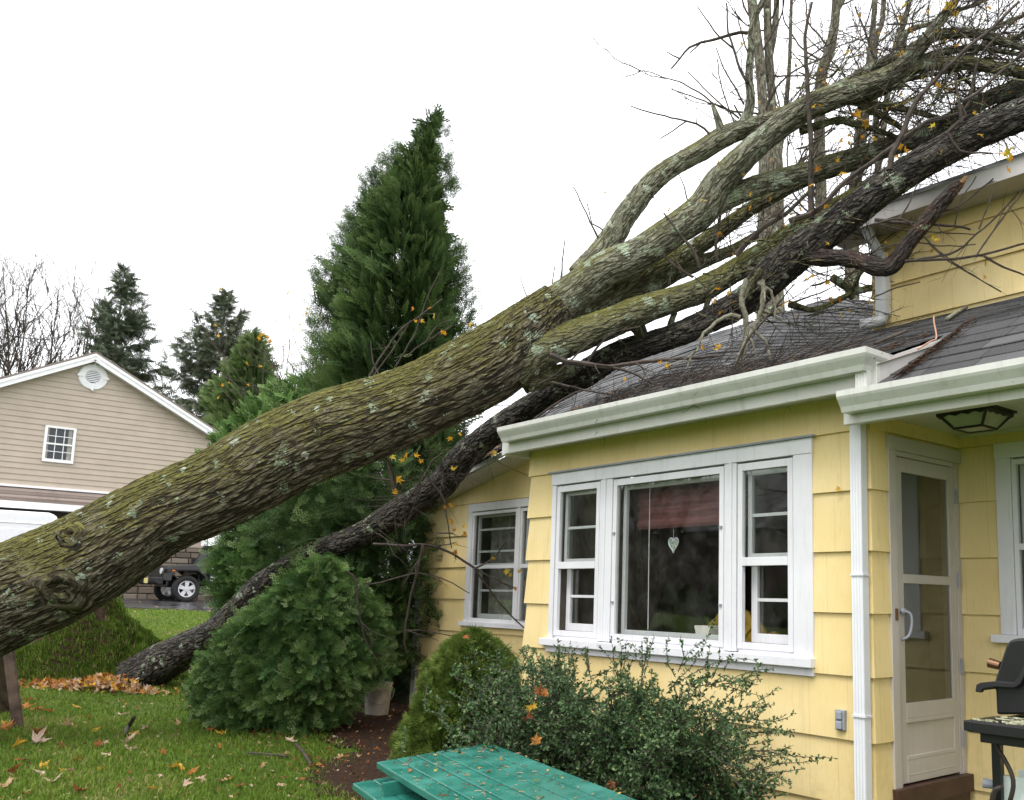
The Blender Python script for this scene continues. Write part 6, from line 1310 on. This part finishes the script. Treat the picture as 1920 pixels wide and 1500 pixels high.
m = MB(); m.box(s0[0]+.02, s1[0], GY-.30, GY-.02, sz_-.012, sz_+.0); m.box(s0[0]+.02, s1[0], GY-.306, GY-.28, sz_-.055, sz_-.005); m.box(s0[0], s0[0]+.04, GY-.31, GY-.02, sz_-.05, sz_-.003); m.box(s0[0]+.06, s0[0]+.30, GY-.27, GY-.03, sz_-.10, sz_-.013); m.build("side_shelf", M["black"], gr, bev=.004)
m = MB(); 
for k in range(34): p = np.array([RNG.uniform(s0[0]+.05, s1[0]), RNG.uniform(GY-.29, GY-.04), sz_+.002]); m.obox(p, (RNG.uniform(.005, .035), RNG.normal(0, .008), 0), (RNG.normal(0, .004), RNG.uniform(.004, .016), 0), (0, 0, .0025))
m.build("lichen_crust", M["grillgrime"], gr, kind="stuff")
lx = gpt(1871, 1430, GY-.1)[0]
m = MB(); m.box(lx-.022, lx+.022, GY-.12, GY-.08, 0.0, sz_-.013); m.build("leg", M["black"], gr, bev=.003); m = MB(); m.box(lx-.022, lx+.022, GY+.42, GY+.46, 0.0, sz_-.013); m.build("leg", M["black"], gr, bev=.003)
m = MB(); m.box(lx+.60, lx+.644, GY-.12, GY-.08, 0, sz_-.013); m.build("leg", M["black"], gr, bev=.003)
m = MB(); m.tube(spline([gpt(1866, 1382, GY-.16), gpt(1870, 1402, GY-.17), gpt(1884, 1425, GY-.17), gpt(1897, 1452, GY-.18), gpt(1900, 1475, GY-.18), gpt(1893, 1505, GY-.18)], .02), .011, 10); m.tube(spline([gpt(1880, 1474, GY-.15), gpt(1866, 1480, GY-.16), gpt(1860, 1500, GY-.16), gpt(1858, 1530, GY-.16)], .02), .012, 10); m.build("hose", M["hose"], gr, smooth=True)
tc_ = gpt(1905, 1560, GY-.02); tk = empty("propane_tank", (tc_[0], GY+.02, 0.02), "pale propane tank with grey valve under the black grill", "propane tank")
m = MB(); n = 40; pr = [(.0, .03), (.10, .03), (.14, .06), (.155, .12), (.155, .26), (.14, .32), (.10, .355), (.05, .37), (0, .372)]; tz = gpt(1895, 1488, GY)[2]-.372; V = []
for i in range(n): a = 2*math.pi*i/n; V += [(tc_[0]+q*math.cos(a), GY+.02+q*math.sin(a), tz+z) for q, z in pr]
k = len(pr); m.add(V, [(i*k+j, ((i+1) % n)*k+j, ((i+1) % n)*k+j+1, i*k+j+1) for i in range(n) for j in range(k-1)]); m.build("tank_body", M["tankwhite"], tk, smooth=True)
m = MB(); n = 30
for i in range(n):
    a0_, a1_ = -2.6+4.6*i/n, -2.6+4.6*(i+1)/n
    for r_ in (.115, .110): m.add([(tc_[0]+r_*math.cos(a0_), GY+.02+r_*math.sin(a0_), tz+.33), (tc_[0]+r_*math.cos(a1_), GY+.02+r_*math.sin(a1_), tz+.33), (tc_[0]+r_*math.cos(a1_), GY+.02+r_*math.sin(a1_), tz+.47), (tc_[0]+r_*math.cos(a0_), GY+.02+r_*math.sin(a0_), tz+.47)], [(0, 1, 2, 3)])
m.build("collar", M["tankwhite"], tk); m = MB(); v0 = np.array([tc_[0]-.03, GY-.05, tz+.41]); m.tube([v0-(0, 0, .05), v0+(0, 0, .02)], .022, 12); m.tube([v0, v0-(.09, .05, -.01)], [.018, .024], 12); m.tube([v0+(0, 0, .02), v0+(0, 0, .05)], .035, 12); m.build("valve", M["greymetal"], tk, smooth=False)

# weathered posts at the left edge
pb1 = onG(36, 1368); pb2 = onG(14, 1338)
ps = empty("wooden_stand", pb1, "weathered brown wooden legs standing under the leaning trunk", "wooden stand")
t1 = P(14, 1205, 9.0); t2 = P(4, 1200, 9.3)
m = MB(); m.bar(pb1-(0, 0, .03), t1, .095, .04, F3); m.build("leg", M["oldwood"], ps, bev=.004); m = MB(); m.bar(pb2-(0, 0, .03), t2, .17, .05, F3); m.build("leg", M["oldwood"], ps, bev=.004)
m = MB(); m.bar(P(60, 1180, 9.2), P(-240, 1150, 9.2), .14, .05); m.build("crossbar", M["oldwood"], ps, bev=.004); m = MB(); m.bar(onG(-190, 1400), P(-150, 1165, 9.1), .1, .05, F3); m.build("leg", M["oldwood"], ps, bev=.004)

# things seen through the picture window
hp = onY(1263, 1020, YA+.10); hh_ = []
for i in range(40):
    t = 2*math.pi*i/40; hh_.append((16*math.sin(t)**3/16*.052, (13*math.cos(t)-5*math.cos(2*t)-2*math.cos(3*t)-math.cos(4*t))/16*.060))
so_ = empty("suncatcher", hp, "heart-shaped glass suncatcher hanging inside the large window", "ornament")
m = MB(); m.prism(hh_, hp, (1,0,0), (0,0,1), (0, .004, 0)); m.build("glass", M["suncatch"], so_)
m = MB(); m.tube([hp+(a, -.002, b) for a, b in hh_+hh_[:1]], .0045, 6, False); m.tube([hp+(.0, 0, .02), hp+(-.004, 0, .11)], .0015, 4)
for k in range(9): a, b = hh_[(k*5) % 40], hh_[(k*11+14) % 40]; m.tube([hp+(a[0], -.003, a[1]), hp+(b[0], -.003, b[1])], .0014, 4)
m.build("lead", M["leadwhite"], so_)
fp = onY(1329, 1190, YA+.20); pt = empty("flower_pot", fp, "small white flower pot with a sprig on the inner sill", "flower pot"); pz = wz0+.10
m = MB(); m.prism([(-.055, 0), (.055, 0), (.072, .075), (.078, .075), (.078, .10), (-.078, .10), (-.078, .075), (-.072, .075)], (fp[0], YA+.13, pz), (1,0,0), (0,0,1), (0, .12, 0)); m.build("pot", M["potwhite"], pt, bev=.006)
m = MB(); [grow(m, (fp[0]+RNG.normal(0, .03), YA+.19, pz+.08), (RNG.normal(0, .4), 0, 1), .10, .002, 0) for k in range(4)]; m.build("stems", GREENS["holly"], pt)
MB().box(wx0+.1, wx1-.1, YA+.105, YA+.34, pz-.04, pz-.002).build("inner_sill", M["white"], house)
def fan_shape(name, label, px, py, Y, r, arcs, grp=None):
    c = onY(px, py, Y); o = empty(name, c, label, "chair"); m = MB()
    for dx_, dz_, rr_, tl in arcs:
        A = []; 
        for i in range(21): a = math.pi*i/20; A.append((dx_+rr_*math.cos(a)*.75, dz_+rr_*1.25*math.sin(a)))
        B = [(dx_+(x-dx_)*.78, dz_+(z-dz_)*.80) for x, z in A][::-1]; m.prism(A+B, c+(0, .03*tl, 0), (1,0,0), (.12, .1*tl, 1), (0, .025, 0)); m.prism(A, c+(0, .03*tl+.012, 0), (1,0,0), (.12, .1*tl, 1), (0, .004, 0))
    m.build("backrest", M["yellowplastic"], o)
    m = MB(); m.box(c[0]-r, c[0]+r, Y+.05, Y+.45, c[2]-.12, c[2]-.07); m.build("seat", M["yellowplastic"], o)
    for sx in (-1, 1):
        for yy in (Y+.07, Y+.43): q = MB(); q.box(c[0]+sx*(r-.03)-.015, c[0]+sx*(r-.03)+.015, yy-.015, yy+.015, .5, c[2]-.12); q.build("leg", M["yellowplastic"], o)
fan_shape("yellow_chair", "yellow scalloped chair back seen low behind the large fixed pane", 1350, 1212, YA+.62, .2, [(-.06, .0, .17, 0), (.0, .02, .23, 1), (.10, .03, .20, 2)])
fan_shape("yellow_chair", "yellow rounded chair back seen low behind the right-hand sash window", 1430, 1232, YA+.50, .2, [(-.10, .0, .20, 0), (.03, -.03, .17, 1)])

# ------------------------------------------------------------------ sod mound, leaf litter, grass, fallen leaves
mc = P(165, 1292, 12.6); mc[2] = gz(mc[0], mc[1]); md = empty("sod_mound", mc, "torn-up mound of grassy sod and earth behind the dark trunk's base", "mound")
rt = U(R3*(1, 1, 0)); fw_ = U(F3*(1, 1, 0))
def mound(u, v):   # u to the right, v away; metres from the mound's centre
    a = np.interp(u, [-1.15, -.85, -.55, -.25, .10, .35, .6, .95, 1.35], [0, .30, .50, .95, 1.22, .85, .50, .20, 0])
    return a*np.exp(-((v-.1*u)/.62)**4)
us, vs = np.linspace(-1.3, 1.5, 90), np.linspace(-.95, .95, 60); A, B = np.meshgrid(us, vs, indexing='ij'); H = mound(A, B)
Hn = np.array([[mnoise.fractal(Vector((a*2.4, b*2.4, 1)), 1, 2, 4) for b in vs] for a in us]); H = H*(1+.34*Hn) - .06 + .10*Hn*(H > .02)
X = mc[0]+rt[0]*A+fw_[0]*B; Y = mc[1]+rt[1]*A+fw_[1]*B; n2 = len(vs); I, J = np.meshgrid(np.arange(len(us)-1), np.arange(n2-1), indexing='ij'); F = np.stack([I*n2+J, (I+1)*n2+J, (I+1)*n2+J+1, I*n2+J+1], 2).reshape(-1, 4)
Z = gz(X, Y)+H; MB().add(np.stack([X, Y, Z], 2).reshape(-1, 3), F).build("earth", M["soil"], md, smooth=True)
def blades(mb, pos, h, wd, tint, lean=.5, dirn=None):
    n = len(pos); a = RNG.uniform(0, 6.28, n); d = np.stack([np.cos(a), np.sin(a), np.zeros(n)], 1); b = RNG.uniform(0, 6.28, n); ln = np.stack([np.cos(b), np.sin(b), np.zeros(n)], 1)*lean*RNG.random(n)[:, None]
    if dirn is not None: ln = ln+dirn
    h = np.asarray(h)[:, None]; w2 = np.asarray(wd)[:, None]/2; up = np.array([0, 0, 1.0])
    m1 = pos+(up*.6+ln*.35)*h; m2 = pos+(up*(1-.25*np.linalg.norm(ln, axis=1)[:, None])+ln)*h
    V = np.stack([pos-d*w2, pos+d*w2, m1+d*w2*.8, m1-d*w2*.8, m2], 1).reshape(-1, 3); k = np.arange(n)[:, None]*5
    mb.add(V, k+np.array([[0, 1, 2, 3]]), np.repeat(tint, 5)); mb.F.append(k+np.array([[3, 2, 4]])+mb.n-n*5)
n = 52000; u_, v_ = RNG.uniform(-1.2, 1.4, n), RNG.uniform(-.9, .6, n); i = np.clip(((u_+1.3)/2.8*89).astype(int), 0, 88); j = np.clip(((v_+.95)/1.9*59).astype(int), 0, 58); hz_ = Z[i, j]
bare = np.array([mnoise.noise(Vector((a*2.6+21, b*2.6, 8))) for a, b in zip(u_, v_)]); ok = (H[i, j] > .0) & (bare < .24) & ~((u_ < -.35) & (u_ > -.62) & (H[i, j] > .45)); pos = np.stack([X[i, j], Y[i, j], hz_], 1)[ok] + RNG.normal(0, .02, (ok.sum(), 3))*(1, 1, .2)
g_ = MB(); blades(g_, pos, RNG.uniform(.06, .14, len(pos)), np.full(len(pos), .009), np.clip(RNG.normal(.42, .34, len(pos)), 0, 1), .5, -fw_*.35+np.array([0, 0, -.35])); g_.build("grass", GREENS["grass"], md, kind="stuff")

g_ = MB(); n = 460000; rr_ = np.exp(RNG.uniform(math.log(4.2), math.log(27), n)); aa_ = RNG.uniform(-.62, .50, n); f2 = math.atan2(F3[1], F3[0])
off = (960-PPX)/F_PX; ang = f2 - (aa_ + math.atan(off)); px_ = rr_*np.cos(ang); py_ = rr_*np.sin(ang)
dens = np.array([mnoise.noise(Vector((a*.8, b*.8, 7)))+.5*mnoise.noise(Vector((a*2.6, b*2.6, 3))) for a, b in zip(px_, py_)])
inbed = np.zeros(n, bool)
for bx, by, br in ((-10.6, 4.6, 1.0), (-9.6, 4.9, 1.0), (-8.6, 4.9, 1.05), (-7.6, 4.7, 1.05), (-7.0, 4.1, 1.0), (-6.2, 3.9, .75), (-5.4, 4.0, .65), (-4.6, 4.1, .65), (-11.4, 5.6, 1.2)): inbed |= np.hypot(px_-bx, py_-by) < br*RNG.uniform(.8, 1.15, n)
edge = a0+(0, 0, 0); en = np.array([-ed[1], ed[0]]); en = en*np.sign(en@(a0[:2]-CAM[:2])); dd_ = (px_-a0[0])*en[0]+(py_-a0[1])*en[1]
ok = ~inbed & (dd_ < -.03) & (RNG.random(n) < .62+.5*dens) & ~((py_ > YL-.1) & (px_ > XL)) & ~((px_ > XW0) & (py_ > YA-.1))
px_, py_, rr_, dens = px_[ok], py_[ok], rr_[ok], dens[ok]; pos = np.stack([px_, py_, gz(px_, py_)-.004], 1); n = len(pos)
blades(g_, pos, RNG.uniform(.028, .068, n)*(1+.35*dens), .0032+.00062*rr_, np.clip(RNG.normal(.48, .2, n)+.42*dens, 0, 1), .9); g_.build("lawn_grass", GREENS["grass"], None, kind="stuff")

lp = MB(); base = onG(232, 1295)
for k in range(430):
    p = base + rt*RNG.normal(-.28, .36) - fw_*RNG.normal(.10, .16); h = .16*math.exp(-((p-base)@rt+.2)**2/.16)*RNG.random(); p[2] = gz(p[0], p[1])+.02+h
    add_leaf(lp, p, (RNG.normal(0, .8), RNG.normal(0, .8), 1)-fw_*.4, RNG.uniform(.07, .14), RNG.choice((.05, .2, .35, .45, .6, .8, .85, .95)), .8)
for k in range(120): p = base - rt*RNG.normal(.95, .2)+fw_*RNG.normal(.1, .3); p[2] = gz(p[0], p[1])+.03; add_leaf(lp, p, (RNG.normal(0, .8), RNG.normal(0, .8), 1), RNG.uniform(.07, .13), RNG.uniform(0, .5), .8)
o = lp.build("leaf_litter", GREENS["fallen"], None, kind="stuff"); tag(o, "heap of orange and tan leaves at the dark trunk's base", "leaf heap")
ls = MB()
for k in range(4200):     # small crumbs and half-hidden leaves across lawn and driveway
    far = RNG.random() < .3; r = RNG.uniform(13, 34) if far else math.exp(RNG.uniform(math.log(4.6), math.log(14))); a = f2-(RNG.uniform(-.60, .30)+math.atan(off)); p = np.array([r*math.cos(a), r*math.sin(a), 0]); p[2] = gz(p[0], p[1])+(.026 if far else .02)
    if (p[1] > 4.4 and p[0] > -12): continue
    add_leaf(ls, p, (RNG.normal(0, .35), RNG.normal(0, .35), 1), RNG.uniform(.03, .065) if not far else RNG.uniform(.06, .11), RNG.choice((.05, .15, .35, .8, .9)), .6)
for k in range(700):
    p = np.array([RNG.uniform(-11.5, -5.6), RNG.uniform(3.2, 5.5), 0]); p[2] = gz(p[0], p[1])+.05; add_leaf(ls, p, (RNG.normal(0, .5), RNG.normal(0, .5), 1), RNG.uniform(.03, .07), RNG.choice((.0, .05, .1, .8)), .8)
ls.build("leaf_litter", GREENS["fallen"], None, kind="stuff")
rl = MB()      # needles, twigs and leaves caught on the roofs and in the gutters
for k in range(1500):
    x = RNG.uniform(-6.5, -2.9); y = 4.36+abs(RNG.normal(0, .42)); z = z_w(x, y)+.022
    if y > 5.6: continue
    if RNG.random() < .12: add_leaf(rl, (x, y, z+.01), (RNG.normal(0, .4), -.4+RNG.normal(0, .4), 1), RNG.uniform(.03, .07), RNG.choice((.0, .1, .2, .4)), .6)
    else: a = RNG.uniform(-.9, .9); L = RNG.uniform(.02, .12); rl.tube([(x, y, z), (x+L*math.cos(a), y+L*math.sin(a), z+L*math.sin(a)*.4+.004)], .0018, 3, False, RNG.choice((0, .02, .05)))
for k in range(380):
    t = RNG.random()**1.3; p = np.array([-2.80+t*.06, 4.42+t*.60, 0]) + RNG.normal(0, .045, 3); p[0] = max(p[0], -2.77+t*.05); p[2] = z_p(0, p[1])+.025; a = RNG.uniform(-1, 1.4); L = RNG.uniform(.03, .16); rl.tube([p, p+np.array([L*math.cos(a)*.5, L*math.sin(a), L*math.sin(a)*.5+.006])], .002, 3, False, RNG.choice((.0, .05, .12)))
for k in range(300):
    x = RNG.uniform(-10.2, -6.7); y = RNG.uniform(5.34, 6.6); z = z_l(x, y)+.03
    if RNG.random() < .5: add_leaf(rl, (x, y, z+.01), (RNG.normal(0, .4), -.4, 1), RNG.uniform(.05, .10), RNG.uniform(0, .4), .6)
    else: a = RNG.uniform(0, 3.1); L = RNG.uniform(.05, .2); rl.tube([(x, y, z), (x+L*math.cos(a), y+L*math.sin(a), z+.02)], .003, 4, False, .03)
rl.build("roof_litter", GREENS["needles"], None, kind="stuff")
def stick(name, label, pts, mat, r, cat="stick"):
    c = pts[len(pts)//2]; m = MB(); m.tube(spline(np.array(pts), .04), r, 7, True, .5, .15, off=(1, 0, 0)); o = m.build(name, M[mat], None, smooth=True, loc=c); return tag(o, label, cat)
def roofpt(x, y, dz=.03):
    r = ray(x, y); f = lambda t: (CAM+r*t)[2]-max(z_w(0, (CAM+r*t)[1]), z_p(0, (CAM+r*t)[1]) if (CAM+r*t)[0] > -2.75 else 0)
    t = 4.4
    while t < 12 and f(t) > 0: t += .02
    return CAM+r*t+(0, 0, dz)
stick("roof_stick", "grey lichened stick lying on the shingles below the upper wall", [roofpt(1775, 606), roofpt(1795, 592), roofpt(1812, 582)], "paletwig", .016)
stick("roof_stick", "pale pink freshly snapped splint on the porch roof", [roofpt(1722, 665), roofpt(1745, 650), roofpt(1756, 643), roofpt(1752, 632, .10), roofpt(1752, 626, .12)], "redtwig", .005)
stick("roof_stick", "long thin dark stick on the shingles above the gutter corner", [roofpt(1640, 652), roofpt(1670, 640), roofpt(1700, 628)], "twig", .012)
for k, (pts, r_, lab) in enumerate((([(234, 1384), (241, 1372), (248, 1360)], .018, "short dark stick standing up from the lawn"), ([(462, 1418), (510, 1422), (540, 1425)], .010, "thin twig lying flat on the lawn near the picnic table"), ([(555, 1402), (570, 1420), (582, 1440)], .016, "dark twig on the lawn left of the table's corner"), ([(345, 1290), (347, 1300), (350, 1284), (356, 1282)], .012, "pale twig on the grass right of the dark trunk's base"))):
    q = [onG(*p)+(0, 0, .03) for p in pts]
    if k == 0: q[1] += (0, 0, .03); q[2] = q[0]+R3*.07+(0, 0, .16)
    stick("lawn_stick", lab, q, "twig" if k < 3 else "paletwig", r_)
# countable leaves on the lawn
LEAFPX = [(132,1366,20,.8),(75,1387,24,.15),(62,1398,26,.95),(22,1362,18,.6),(8,1372,20,.3),(40,1350,18,.4),(47,1333,16,.3),(64,1335,18,.3),(55,1318,14,.35),(225,1348,14,.9),(180,1375,16,.6),(243,1380,20,.55),(236,1400,22,.9),(243,1408,18,.95),(187,1404,14,.2),(195,1398,12,.9),(335,1445,26,.62),(355,1452,18,.35),(372,1470,20,.9),(290,1488,14,.6),(45,1430,18,.15),(75,1445,18,.6),(80,1458,16,.95),(112,1452,14,.6),(100,1472,20,.9),(135,1450,14,.85),(235,1485,22,.1),(250,1470,14,.9),(345,1480,14,.9),(420,1382,14,.6),(460,1362,14,.65),(460,1360,12,.6),(15,1455,20,.15),(10,1480,22,.8),(150,1490,20,.15),(543,1398,18,.95),(390,1378,14,.25),(410,1408,12,.35),(275,1370,12,.9),(90,1340,14,.3),(145,1330,12,.6),(205,1420,14,.9),(310,1418,12,.25),(490,1440,12,.8),(600,1440,12,.35),(640,1428,12,.8),(570,1470,12,.2),(370,1302,14,.6),(336,1362,12,.8),(30,1310,12,.2),(170,1350,10,.35),(420,1470,16,.8),(450,1480,14,.15),(520,1480,14,.9),(30,1405,18,.55),(120,1405,14,.15),(148,1428,16,.35),(190,1450,12,.6),(300,1460,12,.95)]
GN = lambda t: ("orange-brown" if t < .25 else "orange" if t < .5 else "yellow" if t < .7 else "pale tan")
for x, y, s, t in LEAFPX:
    p = onG(x, y)+(0, 0, .035); d = np.linalg.norm(p-CAM); m = MB(); add_leaf(m, p, (RNG.normal(0, .35), RNG.normal(0, .35), 1), s*1.8*d/F_PX, t, .7); o = m.build("fallen_leaf", GREENS["fallen"], None, loc=p); c_ = GN(t)
    tag(o, f"{c_} maple leaf lying on the green lawn", "leaf", f"{c_} leaves on the lawn")

# ------------------------------------------------------------------ what the windows reflect: a neighbour's house and trees; hedge added to darken the reflections
nh = empty("neighbour_house", (-36, -20, 0), "brown house with a dark roof across the lawn, mirrored in the windows", "house")
MB().box(-52, -24, -27, -19, -.2, 4.4).build("wall", M["browndoor"], nh); MB().prism([(-.6, 0), (8.6, 0), (4.0, 3.0)], (-52.5, -27, 4.4), (0,1,0), (0,0,1), (29, 0, 0)).build("roof", M["shingle"], nh)
for k, (x, y, h) in enumerate(((-20, -9, 9.0), (-27, -13, 10.0), (-15, -12, 9.5))):
    bare_tree(("bare tree with a spreading crown across the lawn, mirrored in the large window", "bare tree in front of the neighbour's brown house", "bare tree nearest the camera side of the lawn, mirrored in the glass")[k], np.array([x, y, float(gz(x))]), [np.array([RNG.normal(0, .3), RNG.normal(0, .3), 1]) for q in range(5)], "greybark", .14, h, 2, None, .2, .6)
hd2 = empty("added_hedge", (-22, -16, 0), "added dense dark evergreen hedge, unseen across the lawn, darkening the window reflections", "hedge"); mb = MB()
for k in range(10): p = np.array([-34+k*3.4, -16.5+RNG.normal(0, .5), 0]); hh2 = 1.2 if k < 5 else 4.4; crown(mb, "coarse", [p, p+(0, 0, hh2*.6), p+(0, 0, hh2+RNG.random())], [(0, 1.5), (.5, 1.9), (1, .3)], 520, .9, (0, 1.2), .4, .2, 1, k, (.4, .15), 0, "radial")
mb.build("foliage", GREENS["arbor"], hd2)

# ------------------------------------------------------------------ labels of the ground covers and loose litter
for nm, lab, cat in (("lawn", "green lawn rising gently towards the driveway", "lawn"), ("driveway", "wet dark asphalt driveway in front of the garage", "driveway"), ("mulch_bed", "bare brown planting bed along the front of the yellow house", "planting bed"),
                     ("lawn_grass", "short green grass blades of the lawn", "grass"), ("table_litter", "twigs and leaf crumbs scattered on the green picnic table", "litter"), ("roof_litter", "brown needles and twigs caught on the shingles and in the gutters", "litter"),
                     ("leaf_litter.001", "small leaf crumbs scattered thinly over lawn, bed and driveway", "leaf litter")):
    if nm in bpy.data.objects: tag(bpy.data.objects[nm], lab, cat)
